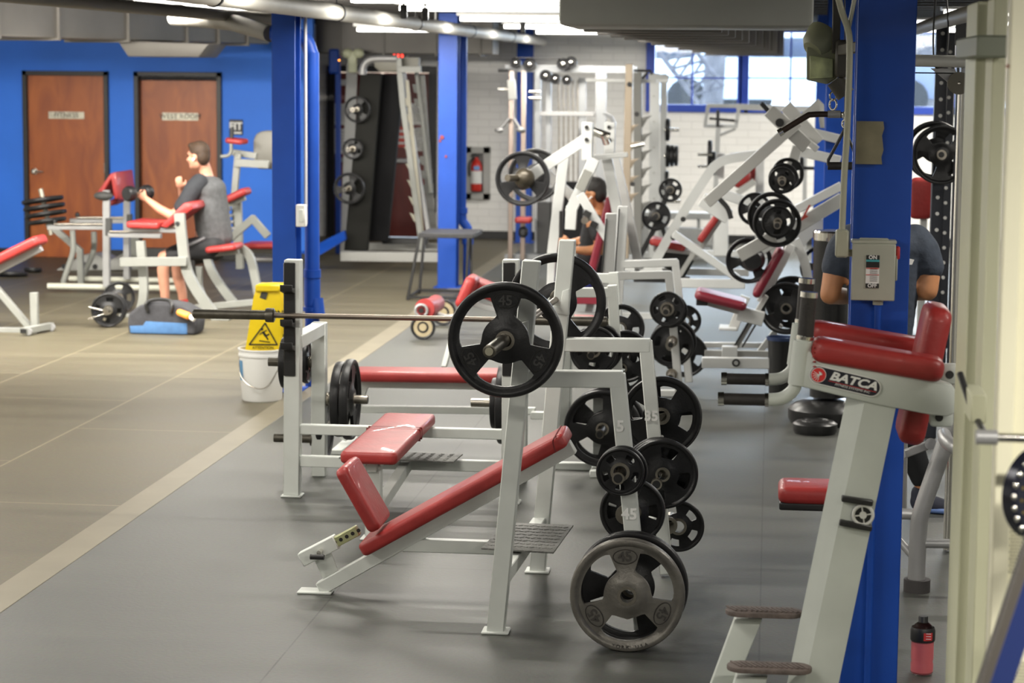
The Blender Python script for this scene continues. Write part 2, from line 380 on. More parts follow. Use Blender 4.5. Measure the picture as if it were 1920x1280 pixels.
# outside
g = G(); g.box((1, 50, 1.45), (60, 38, .1), bev=0); struct(g, 'ground', mat('pale_asphalt', (.62, .64, .68), .8, 0, .1, .5))
FOL = mat('autumn_foliage', (.36, .24, .16), .9, 0, .5, 1.5, .3, 4)
TRK = mat('bark', (.09, .085, .09), .9, 0, .3, 6)
def tree(x, y, h, lab, tw, br=True):
    t = thing('tree', lab, 'tree', (x, y, 1.5)); g = G(); g.tube([(x, y, 1.5), (x+.05, y, 1.5+h*.4), (x-.1, y, 1.5+h)], [tw, tw*.8, tw*.5], 10); part(g, 'trunk', TRK, t)
    g = G()
    for k in range(16): g.ell((x+random.uniform(-2, 2), y+random.uniform(-1, 1), 1.5+h+random.uniform(-.7, 2)), random.uniform(.5, 1.1), random.uniform(.5, 1), random.uniform(.4, .9), n=10)
    part(g, 'foliage', FOL, t)
p = at(1335, 180, 36); tree(p.x, 36, 4.5, 'tree trunk outside the left window, beside the lattice mast', .17)
p = at(1722, 180, 44); tree(p.x, 44, 5, 'thick tree trunk outside the right window behind the black rack', .35)
g = G(); g.box((0, 66, 4), (70, .5, 8), bev=0); tag(part(g, 'distant_hedge', FOL), 'hazy reddish tree line beyond the parking lot', 'hedge')
def car(px, py, Y, L, col, lab):
    p = at(px, py, Y); z = 1.5; x = p.x; t = thing('car', lab, 'car', (x, Y, z))
    prof = [(-.5, .2), (-.5, .5), (-.42, .58), (-.28, .62), (-.17, .86), (.17, .88), (.33, .62), (.47, .56), (.5, .45), (.5, .2)]
    g = G(); g.prism([V((x+a*L, Y, z+b*1.6)) for a, b in prof], (0, 1.7, 0), .05); part(g, 'car_body', col, t)
    g = G(); g.prism([V((x+a*L, Y-.01, z+b*1.6)) for a, b in ((-.25, .63), (-.155, .82), (.15, .83), (.27, .63))], (0, 1.72, 0), 0); part(g, 'side_window', mat('car_glass', (.05, .06, .08), .1), t)
    for a in (-.3, .3):
        g = G(); g.cyl((x+a*L, Y-.03, z+.33), (x+a*L, Y+.2, z+.33), .33); part(g, 'wheel', BLACK, t)
car(1440, 150, 37, 4.4, mat('silver_car', (.5, .55, .62), .3), 'pale silver car parked outside the middle window')
car(1250, 150, 44, 4.4, mat('white_car', (.8, .8, .82), .3), 'white car parked outside the left window')
car(1560, 150, 40, 4.5, mat('dark_car', (.12, .14, .2), .3), 'dark car parked outside the right part of the middle window')
t = thing('lattice_mast', 'slanted dark steel truss outside the left window', 'truss', at(1275, 190, 32.5)); g = G(); a = at(1222, 80, 32.5); b = at(1310, 195, 32.5); c = V((.35, 0, .25))
g.cyl(a, b, .035); g.cyl(a+c, b+c, .035)
for k in range(7):
    q = a.lerp(b, k/7); q2 = a.lerp(b, (k+1)/7); g.cyl(q, q2+c, .02); g.cyl(q+c, q2, .02)
g.cyl(b, (b.x, 32.5, 1.5), .05); part(g, 'truss', TRK, t)
# ---------------------------------------------------------------- columns
def ibeam(x, y, w, d, n, lab, dark=False):
    t = thing('steel_column', lab, 'column', (x, y, 0)); g = G()
    g.box((x, y+.01, ZC/2), (w, .02, ZC), bev=.003); g.box((x, y+d-.01, ZC/2), (w, .02, ZC), bev=.003); g.box((x, y+d/2, ZC/2), (.014, d-.03, ZC), bev=0)
    part(g, 'column_shaft', BLUE, t); g = G(); g.box((x, y+d/2, .006), (w+.08, d+.08, .012)); part(g, 'base_plate', BLUE, t); return t
P1 = at(533, 650, 15.28); P2 = at(838, 450, 23.0); PX = P1.x
C1 = ibeam(P1.x, 15.28, .165, .2, 1, 'blue steel column with drain pipe behind the yellow wet floor sign')
C2 = ibeam(P2.x, 23.0, .195, .2, 2, 'blue steel column with peeling red spots behind the black stool')
p = at(982, 250, 29.3); C3 = ibeam(p.x, 29.3, .2, .2, 3, 'blue steel column against the white wall behind the cable machine')
p = at(1648, 600, 7.9); C4 = ibeam(p.x, 7.9, .20, .2, 4, 'wide blue steel column carrying the grey switch box'); P4 = p
p = at(1574, 250, 16.3); C5 = ibeam(p.x, 16.3, .2, .2, 5, 'blue steel column behind the black punching bag'); P5 = p
p = at(1547, 250, 23.2); C6 = ibeam(p.x, 23.2, .2, .2, 6, 'far blue steel column near the middle window')
# red spots on columns as paint chips
g = G()
for px, py, r in ((829, 258, .03), (825, 264, .02), (836, 293, .016)):
    q = at(px, py, 22.99); g.prism([q+V((r*math.cos(a)*random.uniform(.5, 1.1), 0, r*math.sin(a)*random.uniform(.5, 1.1))) for a in [k*PI/4 for k in range(8)]], (0, -.002, 0), 0)
parts(g, 'paint_chip', mat('red_primer', (.22, .03, .03), .7), C2, label='red primer showing through chipped paint')
# ---------------------------------------------------------------- drain pipe at first column
t = thing('drain_pipe', 'blue vertical drain pipe with coupling beside the left column', 'pipe', at(585, 740, 15.5)*1)
X = at(585, 300, 15.6).x; Yp = 15.6; zt = at(585, 90, Yp).z
g = G(); el = [at(508, 62, Yp), at(545, 64, Yp), at(572, 74, Yp), V((X, Yp, zt-.05)), V((X, Yp, 1.6)), V((X, Yp, .01))]
g.tube(el[:4], .052, 16); g.cyl((X, Yp, zt-.03), (X, Yp, .0), .052, n=20); part(g, 'pipe', BLUE, t)
g = G()
for a, b, r in ((505, 520, .062), (575, 583, .066)): g.cyl((X, Yp, at(585, a, Yp).z), (X, Yp, at(585, b, Yp).z), r, n=20)
g.cyl((X, Yp, at(585, 522, Yp).z), (X, Yp, at(585, 572, Yp).z), .058, n=20); q = at(592, 560, Yp); g.cyl(q, q+V((.02, -.02, -.14)), .055)
parts(g, 'coupling', BLUE, t)
t = thing('drain_pipe', 'blue drain pipe with offset elbow behind the second column', 'pipe', at(868, 540, 23.4)); Yp = 23.4; X = at(866, 300, Yp).x
g = G(); g.cyl((X, Yp, 2.7), (X, Yp, at(866, 400, Yp).z), .05); a = at(866, 400, Yp); b = at(877, 440, Yp); g.tube([a, a+V((.01, 0, -.08)), b+V((-.01, 0, .08)), b, V((b.x, Yp, 0))], .05, 14); part(g, 'pipe', BLUE, t)
g = G(); g.cyl(a+V((0, 0, .06)), a, .062); g.cyl(b+V((0, 0, .02)), b+V((0, 0, -.1)), .062); parts(g, 'coupling', BLUE, t)
# thin conduits on column one and switch box
t = thing('conduit', 'thin white conduit strip running down the left column', 'conduit', (P1.x+.1, 15.4, 0)); xx = at(573, 300, 15.42).x; g = G(); g.cyl((xx, 15.42, 2.75), (xx, 15.42, at(573, 420, 15.42).z), .012); part(g, 'tube', mat('pale_conduit', (.55, .55, .58), .5), t)
t = thing('outlet_box', 'small white metal outlet box on the side of left column', 'box', at(565, 404, 15.3)); a = at(556, 383, 15.3); b = at(574, 425, 15.3); g = G(); g.box((a+b)/2, (b.x-a.x, .06, a.z-b.z), bev=.006); part(g, 'box_body', PAPER, t)
g = G(); g.box((a+b)/2+V((.006, -.032, 0)), (.03, .008, .09), bev=.003); part(g, 'cover_plate', GREY, t)
# ---------------------------------------------------------------- overhead pipes, ducts, lamps
DUCT = mat('grey_duct', (.17, .16, .145), .55, .25, .12, 2)
DUCT2 = mat('grey_duct_light', (.36, .37, .34), .55, .2, .08, 2)
WP = mat('pipe_insulation', (.62, .60, .54), .6, 0, .06, 4)
pa = at(620, 22, 15.3)
t = thing('ceiling_pipe', 'long white insulated pipe under the ceiling above the left columns', 'pipe', (pa.x, 15, pa.z)); g = G(); g.cyl((pa.x, 8, pa.z), (pa.x, 29.7, pa.z), .058, n=24); part(g, 'insulation', WP, t)
g = G()
for y in (12, 15.5, 19, 22.5, 26): g.cyl((pa.x, y, pa.z), (pa.x, y+.03, pa.z), .065, n=20); g.cyl((pa.x, y+.015, pa.z), (pa.x, y+.015, ZC-.1), .006)
parts(g, 'hanger', BLACK, t)
t = thing('ceiling_pipe', 'grey brown pipe sloping down to the blue elbow at left column', 'pipe', at(420, 55, 16)); g = G(); g.tube([at(325, 33, 16.5), at(420, 40, 16.2), at(470, 52, 15.9), at(508, 63, 15.6)], .06, 16); part(g, 'pipe', mat('grey_brown_pipe', (.14, .13, .11), .6), t)
t = thing('ceiling_pipe', 'grey steel pipe crossing above the doors at top left', 'pipe', at(250, 10, 14)); g = G(); g.cyl(at(-60, -14, 14.2), at(530, 38, 16.6), .045, n=20); part(g, 'pipe', DUCT, t)
# left duct
a = at(-40, 66, 19.3); b = at(505, 84, 24.6); c = at(925, 100, 28.4); zb = 2.52
def duct_run(p, q, w, z0, z1, name, m, par, seam=.5):
    p = V((p.x, p.y, 0)); q = V((q.x, q.y, 0)); d = (q-p); L = d.length; d.normalize(); nrm = V((-d.y, d.x, 0))
    if nrm.y < 0: nrm = -nrm
    M = Matrix((d, nrm, FZ)).transposed(); g = G(); g.box((p+q)/2+nrm*w/2+FZ*(z0+z1)/2, (L, w, z1-z0), M, .01); part(g, name, m, par)
    g = G(); k = .3
    while k < L-.05:
        g.box(p+d*k+nrm*w/2+FZ*(z0+z1)/2, (.03, w+.05, z1-z0+.05), M, .003); k += seam*random.uniform(.7, 1.6)
    parts(g, 'duct_flange', m, par)
t = thing('air_duct', 'grey rectangular sheet metal duct in front of the blue wall', 'duct', (a.x, 22, zb)); duct_run(a, b, .7, zb, 3.0, 'duct_body', DUCT, t, .8)
u = (V((b.x, b.y, 0))-V((a.x, a.y, 0))).normalized(); n_ = V((-u.y, u.x, 0)); y0 = 21.9
g = G(); e = [at(220, 76, y0), at(240, 106, y0), at(372, 107, y0), at(392, 82, y0)]; g.prism(e, (0, .75, 0), .01); part(g, 'duct_boot', DUCT, t)
t = thing('air_duct', 'grey rectangular duct above the red doors', 'duct', (-6, 27.6, 2.5)); duct_run(V((at(592, 100, 27).x, 27, 0)), V((at(924, 100, 27.).x, 27., 0)), .6, at(760, 101, 27).z, 3.0, 'duct_body', DUCT, t, .7)
# big overhead duct on the right
x0, x1 = at(1047, 50, 11.3).x, at(1525, 48, 11.3).x; z0 = at(1285, 50, 11.3).z
t = thing('air_duct', 'large grey boxy duct end with rounded lower edges hanging before the strip lamps', 'duct', ((x0+x1)/2, 11.3, z0)); g = G(); g.box(((x0+x1)/2, 11.75, (z0+3)/2), (x1-x0, .9, 3-z0), bev=.03, seg=2); part(g, 'duct_body', DUCT2, t)
t = thing('air_duct', 'darker ribbed duct run of flanged sections leading towards the windows', 'duct', (0, 20, 2.5))
K = 10
for k in range(K):
    u0, u1 = k/K, (k+1)/K
    Ya = 1/(1/12.3+(1/27.2-1/12.3)*u0); Yb_ = 1/(1/12.3+(1/27.2-1/12.3)*u1)
    p_ = at(1075+250*u1, 53+50*u1, Ya+.05); q_ = at(1335+132*u1, 53+50*u1, Ya+.05); zz = q_.z
    g = G(); g.box(((p_.x+q_.x)/2, (Ya+Yb_)/2, (zz+.015+3)/2), (q_.x-p_.x-.05, Yb_-Ya, 3-zz-.015), bev=.004); part(g, 'duct_section', DUCT, t)
    g = G(); g.box(((p_.x+q_.x)/2, Ya+.03, (zz-.012+3)/2), (q_.x-p_.x+.03, .05, 3-zz+.012), bev=.006); part(g, 'duct_flange', mat('flange_grey', (.24, .23, .22), .5, .2), t)
# lamps
TUBE = emis('fluorescent_tube', (1., .97, .9), 9.)
REFL = mat('lamp_reflector', (.7, .7, .68), .5)
def lamp(x0, x1, y, z, lab, power, tubes=2, wid=.24):
    if y < 10 and x0 > -4: power *= .72
    elif x1 < -3.5: power *= 1.45 if y < 16 else 5.0 if y < 17 else 2.0
    elif y > 26 and x0 > 0: power *= 2.2
    elif y > 23 and x0 < -1.5: power *= .75
    elif y > 15: power *= 1.1
    t = thing('ceiling_lamp', lab, 'ceiling light', ((x0+x1)/2, y, z), 'fluorescent strip lamps under the ceiling'); g = G()
    g.box(((x0+x1)/2, y, z+.045), (x1-x0, wid, .03), bev=.004); part(g, 'lamp_housing', REFL, t)
    for k in range(tubes):
        g = G(); yy = y+(k-(tubes-1)/2)*.11; g.cyl((x0+.03, yy, z), (x1-.03, yy, z), .019, n=10); part(g, 'lamp_tube', TUBE, t)
    g = G()
    for xx in (x0+.2, x1-.2): g.cyl((xx, y, z+.06), (xx, y, ZC-.02), .008)
    parts(g, 'hanger', REFL, t)
    L = bpy.data.lights.new('lamp_light', 'AREA'); L.shape = 'RECTANGLE'; L.size = x1-x0-.1; L.size_y = .16; L.energy = power; L.color = (1, .95, .86)
    o = bpy.data.objects.new('lamp_light', L); COL.objects.link(o); o.parent = t; o.location = (0, 0, -.03)
    if 16 < y < 17 and x1 < -3.5: o.rotation_euler = (math.radians(58), 0, 0)  # unseen row added for the blue wall: light aimed at it, housing level
PW = 66
k = 0
for y, lab in ((15.2, 'nearest visible strip lamp, left of the big duct'), (17.2, 'second strip lamp row from the front, left of the big duct'), (20.6, 'third strip lamp row, left of the big duct'), (24., 'fourth strip lamp row, above the cable machine'), (27.3, 'last strip lamp row, close to the white wall')):
    lamp(-2.88, -1.25, y, 2.72, lab, PW)
for (px, py, lab, w) in ((385, 14, 'short strip lamp above the second wooden door', 1.2), (760, 56, 'short strip lamp behind the white pipe', 1.0)):
    q = at(px, py, 19 if px < 500 else 22); lamp(q.x-w/2, q.x+w/2, q.y, q.z, lab, PW)
def rowlamps(spec, lab):
    for (x, y) in spec: lamp(x-.75, x+.75, y, 2.78, lab, PW)
rowlamps([(-7.4, 8.5), (-5.4, 8.5), (-7.6, 13), (-5.4, 13), (-8.7, 16.3), (-6.6, 16.3), (-4.6, 16.3), (-2, 2.0), (-2.1, 5.6), (-2.1, 9.2), (-2.1, 12.4), (-6.4, 4)], 'unseen overhead strip lamp above the picture')
rowlamps([(2.6, 3.0), (2.6, 7.0), (2.2, 11.), (2.2, 15.5), (2.2, 20.), (2.2, 24.), (1.9, 27.6), (4.2, 27.6)], 'assumed overhead strip lamp right of the big duct')  # the last pair is added to brighten the back wall
lamp(.9, 2.3, 3.0, 2.8, 'unseen strip lamp added to brighten the cream machine', PW*3.4)  # added lamp out of view, lifts the cream machine's front
for px, py, Yq, lab in ((757, 22, 16.4, 'black spring clamp hanging over the white pipe, beside the strip lamps'), (797, 27, 17.0, 'black box hanger over the white pipe, second along it'), (980, 52, 21.5, 'small black hanger above the white pipe close to cable machine')):
    t = thing('pipe_clamp', lab, 'clamp', at(px, py, Yq)); g = G(); c = at(px, py, Yq); g.box(c, (.05, .05, .10), bev=.01); part(g, 'clamp_block', BLACK, t); g = G(); g.cyl(c+V((0, 0, .04)), V((c.x, c.y, ZC-.1)), .008, n=8); g.ell(c+V((0, 0, .1)), .018, .018, .03); part(g, 'clamp_rod', BLACK, t)
# ---------------------------------------------------------------- world and daylight
w = bpy.data.worlds.new('sky'); SC.world = w; w.use_nodes = True; bg = w.node_tree.nodes['Background']
bg.inputs['Color'].default_value = (.72, .85, 1, 1); bg.inputs['Strength'].default_value = 9.
L = bpy.data.lights.new('window_daylight', 'AREA'); L.shape = 'RECTANGLE'; L.size = 5.2; L.size_y = 1.1; L.energy = 420; L.color = (.75, .87, 1)
o = bpy.data.objects.new('window_daylight', L); COL.objects.link(o); o.location = (1.0, YB+.35, 2.3); o.rotation_euler = (-PI/2, 0, 0)
# camera
cam = bpy.data.cameras.new('camera'); co = bpy.data.objects.new('camera', cam); COL.objects.link(co); SC.camera = co
co.matrix_world = Matrix.Translation((0, 0, CH)) @ Matrix((cR, cU, -cF)).transposed().to_4x4()
cam.sensor_width = 36; cam.lens = 36*CF/1920; cam.clip_end = 200
cam.dof.use_dof = True; cam.dof.focus_distance = 9.4; cam.dof.aperture_fstop = 4.2
SC.view_settings.view_transform = 'Standard'; SC.view_settings.look = 'None'; SC.view_settings.gamma = 1; SC.view_settings.exposure = 0.0
# ================================================================ WEIGHT PLATES
def plate_mesh(d, t, nw, bore=.026, a0=90., rin=.40, rout=.80, fill=.62, hub=.30):
    """round plate in the XZ plane, front towards -Y: outer rim, web with nw windows, raised hub and bore"""
    R = d/2; bm = bmesh.new(); n = 72
    prof = [(bore, .5), (R*hub*.55, .5), (R*hub*.8, .46), (R*hub, .25), (None, .2), (None, .2), (R*.86, .24), (R*.90, .44), (R*.94, .5), (R*.98, .44), (R, .25)]
    span = 360./nw*fill; rm = (rin+rout)/2; hr = (rout-rin)/2; F = []; B = []; win = []
    for i in range(n):
        a = 360.*i/n; rel = ((a-a0-180./nw+360./nw/2) % (360./nw))-360./nw/2
        x = min(1, abs(rel)/(span/2)); inside = abs(rel) < span/2
        k = (max(0, 1-x**6))**.27 if inside else 0
        ri, ro = (rm-hr*k)*R, (rm+hr*k)*R; win.append(inside)
        if not inside: ri, ro = rm*R*.97, rm*R*1.03
        fr, bk = [], []
        for j, (r, h) in enumerate(prof):
            r = ri if j == 4 else ro if j == 5 else r
            ca, sa = math.cos(math.radians(a)), math.sin(math.radians(a))
            fr.append(bm.verts.new((r*ca, -h*t, r*sa))); bk.append(bm.verts.new((r*ca, h*t, r*sa)))
        F.append(fr); B.append(bk)
    m = len(prof)
    for i in range(n):
        k = (i+1) % n; hole = win[i] and win[k]
        for j in range(m-1):
            if hole and j == 4: continue
            bm.faces.new((F[i][j], F[k][j], F[k][j+1], F[i][j+1])); bm.faces.new((B[i][j], B[i][j+1], B[k][j+1], B[k][j]))
        if hole:
            bm.faces.new((F[i][4], F[k][4], B[k][4], B[i][4])); bm.faces.new((F[i][5], B[i][5], B[k][5], F[k][5]))
        elif win[i] != win[k]: pass
        bm.faces.new((F[i][0], B[i][0], B[k][0], F[k][0])); bm.faces.new((F[i][m-1], F[k][m-1], B[k][m-1], B[i][m-1]))
    for i in range(n):       # close window ends
        k = (i+1) % n; p = (i-1) % n
        if win[i] and (not win[k] or not win[p]): bm.faces.new((F[i][4], F[i][5], B[i][5], B[i][4]))
    finish(bm, V((0, 0, 0)), .7); me = bpy.data.meshes.new('weight_plate'); bm.to_mesh(me); bm.free(); return me
def ring_mesh(t, r0=.026, r1=.038):
    g = G(); g.lathe([(r0, -t*.5-.002), (r1, -t*.5-.002), (r1, -t*.5+.006), (r1, t*.5-.006), (r1, t*.5+.002), (r0, t*.5+.002)], (0, 0, 0), FY, 24)
    finish(g.bm, V((0, 0, 0))); me = bpy.data.meshes.new('hub_ring'); g.bm.to_mesh(me); g.bm.free(); return me
KIND = {45: (.45, .05, 3, 90, .41, .81, .74, .34), 35: (.36, .042, 4, 45, .46, .78, .5, .36), 25: (.28, .038, 4, 45, .50, .78, .5, .42), 10: (.23, .03, 5, 90, .52, .78, .55, .42), 5: (.19, .026, 5, 90, .52, .78, .55, .42), 2: (.16, .02, 5, 90, .55, .78, .5, .42)}
PM = {}
PLATES = []
def put_plate(c, kind, label, group=None, axis='Y', rot=0, m=RUB, d=None, nrm=None, ring=True):
    """a weight plate centred at c; axis = direction of its bore"""
    dd, t, nw, a0, ri, ro, fi, hb = KIND[kind]
    if (kind, m.name) not in PM:
        me = plate_mesh(dd, t, nw, .026, a0, ri, ro, fi, hub=hb); o = bpy.data.objects.new('weight_plate', me); me.materials.append(m)
        rm = ring_mesh(t); rm.materials.append(STEEL); r = bpy.data.objects.new('hub_ring', rm)
        PM[(kind, m.name)] = (o, r)
        o, r = o, r
    o0, r0 = PM[(kind, m.name)]
    o = o0.copy(); COL.objects.link(o); r = r0.copy(); r.parent = o; COL.objects.link(r)
    c = V(c); o.location = c; s = (d/dd) if d else 1
    q = FY.rotation_difference(V(nrm).normalized()) if nrm else (Quaternion((0, 0, 1), PI/2) if axis == 'X' else Quaternion())
    o.location.z = max(c.z, (d or dd)/2) if abs(c.z-(d or dd)/2) < .08 else c.z
    o.rotation_mode = 'QUATERNION'; o.rotation_quaternion = q @ Quaternion((0, 1, 0), math.radians(rot)); o.scale = (s, 1, s)
    tag(o, label, 'weight plate', group); PLATES.append(o); return o
def marks(o, word, kind, mm, n=3, r=.56, size=.055, brand=None, side=-1):
    """raised ovals with the pound number on the web of a plate"""
    dd, t = KIND[kind][:2]; R = dd/2; M = o.matrix_basis
    for k in range(n):
        a = math.radians(90+360/n*k); rr = R*.68; c = V((rr*math.cos(a), side*t*.235, rr*math.sin(a)))
        up = V((math.cos(a), 0, math.sin(a))); rt = V((math.sin(a), 0, -math.cos(a)))
        rt, up2 = rt, up
        tx = text(word, c, size, rt, up2, mm, 'weight_number', None, .0015, bold=.001); tx.parent = o
        g = G(); nn = 28; rg = []
        for i in range(nn):
            t1 = 2*PI*i/nn; p = c+rt*math.cos(t1)*size*.85+up2*math.sin(t1)*size*.52
            rg.append([g.bm.verts.new(p+(V((0, 1, 0))*math.cos(b)+ (rt*math.cos(t1)+up2*math.sin(t1))*math.sin(b))*.0022) for b in (0, PI/2, PI, 1.5*PI)])
        for i in range(nn):
            for j in range(4): g.bm.faces.new((rg[i][j], rg[i][(j+1) % 4], rg[(i+1) % nn][(j+1) % 4], rg[(i+1) % nn][j]))
        finish(g.bm, V((0, 0, 0))); me = bpy.data.meshes.new('raised_oval'); g.bm.to_mesh(me); g.bm.free(); me.materials.append(mm)
        e = bpy.data.objects.new('raised_oval', me); COL.objects.link(e); e.parent = o
    if brand:
        for i, ch in enumerate(brand):
            a = math.radians(-90+(i-(len(brand)-1)/2)*5.2); rr = R*.91; c = V((rr*math.cos(a), -t*.5, rr*math.sin(a)))
            if ch == ' ': continue
            tx = text(ch, c, .02, V((-math.sin(a), 0, math.cos(a))), V((-math.cos(a), 0, -math.sin(a))), mm, 'raised_letter', None, .001); tx.parent = o
def peg(c0, c1, r=.0245, m=STEEL, parent=None):
    g = G(); g.cyl(c0, c1, r, n=20); g.cyl(c0, V(c0)+(V(c1)-V(c0)).normalized()*.012, r*1.6, n=20); pg_ = part(g, 'weight_peg', m, parent)
    d = (V(c1)-V(c0)).normalized(); g = G(); g.cyl(V(c1)-d*.002, V(c1)+d*.0015, r*.72, n=18); part(g, 'peg_bore', BLACK, pg_)
def barbell(a, b, label, m=DSTEEL, sl=.42, shaft=.014, sr=.025):
    """a and b are the ends"""
    a = V(a); b = V(b); u = (b-a).normalized(); t = thing('barbell', label, 'barbell', (a+b)/2)
    g = G(); g.cyl(a+u*(sl-.01), b-u*(sl-.01), shaft, n=16); part(g, 'bar_shaft', mat('brown_bar_steel', (.20, .17, .14), .4, .9, .12, 6), t)
    for p, d in ((a, u), (b, -u)):
        w = d.orthogonal()
        g = G(); g.lathe([(0, 0), (.017, 0), (.018, .004), (.021, .004), (sr, .006), (sr, sl-.03), (.036, sl-.03), (.038, sl-.02), (.038, sl+.01), (.03, sl+.015), (.014, sl+.015)], p, d, 24); part(g, 'bar_sleeve', m, t)
        g = G(); g.cyl(p-d*.002, p+d*.004, .0155, n=18); part(g, 'end_cap', mat('pale_brass', (.55, .52, .4), .35, .8), t)
    return t
def treads(g, c, w, d, M=None): pass
def tread_plate(pts, par, z):
    g = G(); P = [fl(px, py, z) for px, py in pts]; g.prism(P, (0, 0, .008), .002); o = part(g, 'tread_plate', TREAD, par)
    g = G(); A, B, C, D = P
    for i in range(1, 12):
        for j in range(1, 9):
            c = A.lerp(B, i/12).lerp(D.lerp(C, i/12), j/9)+V((0, 0, .009)); g.box(c, (.022, .01, .003), Matrix.Rotation(.7 if (i+j) % 2 else -.7, 3, 'Z'), .001)
    q = part(g, 'raised_tread', TREAD, o); q['kind'] = 'stuff'
# ================================================================ INCLINE BENCH (nearest)
Yn, Yf, Ym = 8.78, 9.9, 9.35
t = thing('incline_press_bench', 'grey incline press bench with long slanted red pad and small red seat, nearest the camera', 'bench', fl(960, 1120))
INC = t
def up(px0, py0, px1, py1, Y, name, w=.07, d=.07, par=None, m=GREY):
    g = G(); g.seg(at(px0, py0, Y), at(px1, py1, Y), w, d); part(g, name, m, par)
up(930, 1182, 997, 488, Yn, 'upright_post', par=t); up(1008, 1072, 1064, 450, Yf, 'upright_post', par=t)
for (px, py, Y) in ((930, 1183, Yn), (1008, 1074, Yf)):
    g = G(); c = at(px, py, Y); c.z = .006; g.box(c, (.11, .1, .012)); part(g, 'foot_plate', GREY, t)
g = G(); g.path([at(982, 709, Yn), at(1158, 710, Yn), at(1204, 1175, Yn)], .065, .065, ext=.02); part(g, 'storage_frame', GREY, t)
g = G(); g.path([at(1046, 645, Yf), at(1211, 647, Yf), at(1249, 1066, Yf)], .06, .065, ext=.02); part(g, 'storage_frame', GREY, t)
g = G(); c0 = at(940, 1073, Yn); c1 = at(1012, 976, Yf); c0.z = c1.z = .225; g.seg(c0+V((0, .03, 0)), c1-V((0, .03, 0)), .06, .06); part(g, 'cross_beam', GREY, t)
g = G(); a = at(755, 1021, Ym); b = at(968, 1023, Ym); a.z = b.z = .225; g.seg(a, b, .055, .055); part(g, 'base_beam', GREY, t)
g = G(); a = at(600, 1103, Ym); b = at(1075, 836, Ym); g.seg(a, b, .06, .06); part(g, 'spine_beam', GREY, t)
g = G(); c = at(592, 1104, Ym); c.z = .006; g.box(c, (.15, .09, .012)); part(g, 'foot_plate', GREY, t)
g = G(); c0 = at(1182, 1000, Yn); c1 = at(1244, 1000, Yf); c0.z = c1.z = .35; g.seg(c0, c1, .05, .05); part(g, 'rear_beam', GREY, t)
def long_pad(a, b, Y0, Y1, th, name, par, m=RED, r=.02):
    """a, b: lower edge on plane Y0"""
    a = V(a); b = V(b); u = (b-a).normalized(); n = V((-u.z, 0, u.x)); n = n if n.z > 0 else -n
    c = (a+b)/2+n*th/2+V((0, (Y1-Y0)/2, 0)); g = G(); g.pad(c, u, (b-a).length, Y1-Y0, th, r=r); return part(g, name, m, par)
long_pad(at(681, 1047, 9.22), at(1066, 836, 9.22), 9.22, 9.5, .062, 'backrest', t)
s_ = long_pad(at(692, 1003, 9.20), at(625, 885, 9.20), 9.20, 9.50, .058, 'seat', t)
g = G(); u = (at(1066, 836, 9.22)-at(681, 1047, 9.22)).normalized(); n = V((-u.z, 0, u.x)); a = at(1066, 836, 9.22)-u*.06; g.tube([a+n*.005, a+n*.045+u*.01, a+n*.063+u*.03, a+n*.064+u*.03+V((0, .28, 0))], .003, 6); part(g, 'seam', mat('dark_red_seam', (.16, .01, .01), .5), t.children[-2])
g = G(); g.seg(at(566, 1048, Ym), at(632, 1014, Ym), .062, .062); part(g, 'seat_sleeve', GREY, t)
g = G(); g.seg(at(625, 1018, Ym), at(672, 993, Ym), .045, .045); pb = part(g, 'seat_post', mat('yellowish_zinc', (.42, .44, .24), .4, .4), t)
g = G()
for k in range(5):
    c = at(630+k*11, 1015-k*5.7, Ym)+V((0, -.0225, 0)); g.cyl(c+V((0, -.0012, 0)), c+V((0, .002, 0)), .0085, n=12)
parts(g, 'adjustment_hole', BLACK, pb)
g = G(); g.prism([at(590, 1052, Ym), at(621, 1036, Ym), at(634, 1072, Ym), at(606, 1088, Ym)], (0, .012, 0)); part(g, 'gusset', GREY, t)
g = G(); a = at(602, 1032, Ym-.03); g.cyl(a, a+V((0, -.05, 0)), .010); part(g, 'pull_pin', CHR, t); g = G(); a = a+V((-.01, -.06, -.015)); g.cyl(a+V((-.025, 0, 0)), a+V((.035, 0, 0)), .012); part(g, 'pin_grip', BLACK, t)
tread_plate([(902, 1030), (1038, 1038), (1075, 987), (950, 982)], t, .27)
# j hooks
def jhook(c, par, m=GREY, s=1):
    g = G(); c = V(c)
    g.prism([c+V(p)*s for p in ((.04, 0, .06), (.04, 0, -.06), (-.05, 0, -.045), (-.065, 0, .0), (-.05, 0, .02), (-.035, 0, -.018), (0, 0, -.02), (.01, 0, .05))], (0, .045, 0)); part(g, 'bar_hook', m, par)
ba = at(917, 659, 8.2); bb = at(1072, 538, 10.38)
hn = ba.lerp(bb, (8.75-8.2)/(10.38-8.2)); hf = ba.lerp(bb, (9.88-8.2)/(10.38-8.2)); jhook(hn+V((.02, -.02, -.01)), t); jhook(hf+V((.02, -.02, -.01)), t)
b1 = barbell(ba, bb, 'steel barbell with one big black plate at each end, racked on nearest bench')
# pegs of storage
def number(txt, px, py, Y, h, par):
    c = at(px, py, Y); text(txt, c+V((0, -.0365, 0)), h, FX, FZ, mat('white_vinyl_number', (.85, .85, .82), .6), 'number_sticker', par, .0005, bold=.002)
pg = [(1163, 886, Yn, -1, .13), (1180, 1136, Yn, -1, .12), (1172, 965, Yn, 1, .3), (1235, 893, Yf, -1, .2), (1240, 780, Yf, 1, .2), (1254, 985, Yf, 1, .2)]
for px, py, Y, sgn, L in pg:
    c = at(px, py, Y-.035 if sgn < 0 else Y+.035); peg(c, c+V((0, sgn*L, 0)), parent=t)
number('5', 1164, 797, Yn, .062, t); number('45', 1181, 961, Yn, .062, t); number('35', 1222, 778, Yf, .062, t)
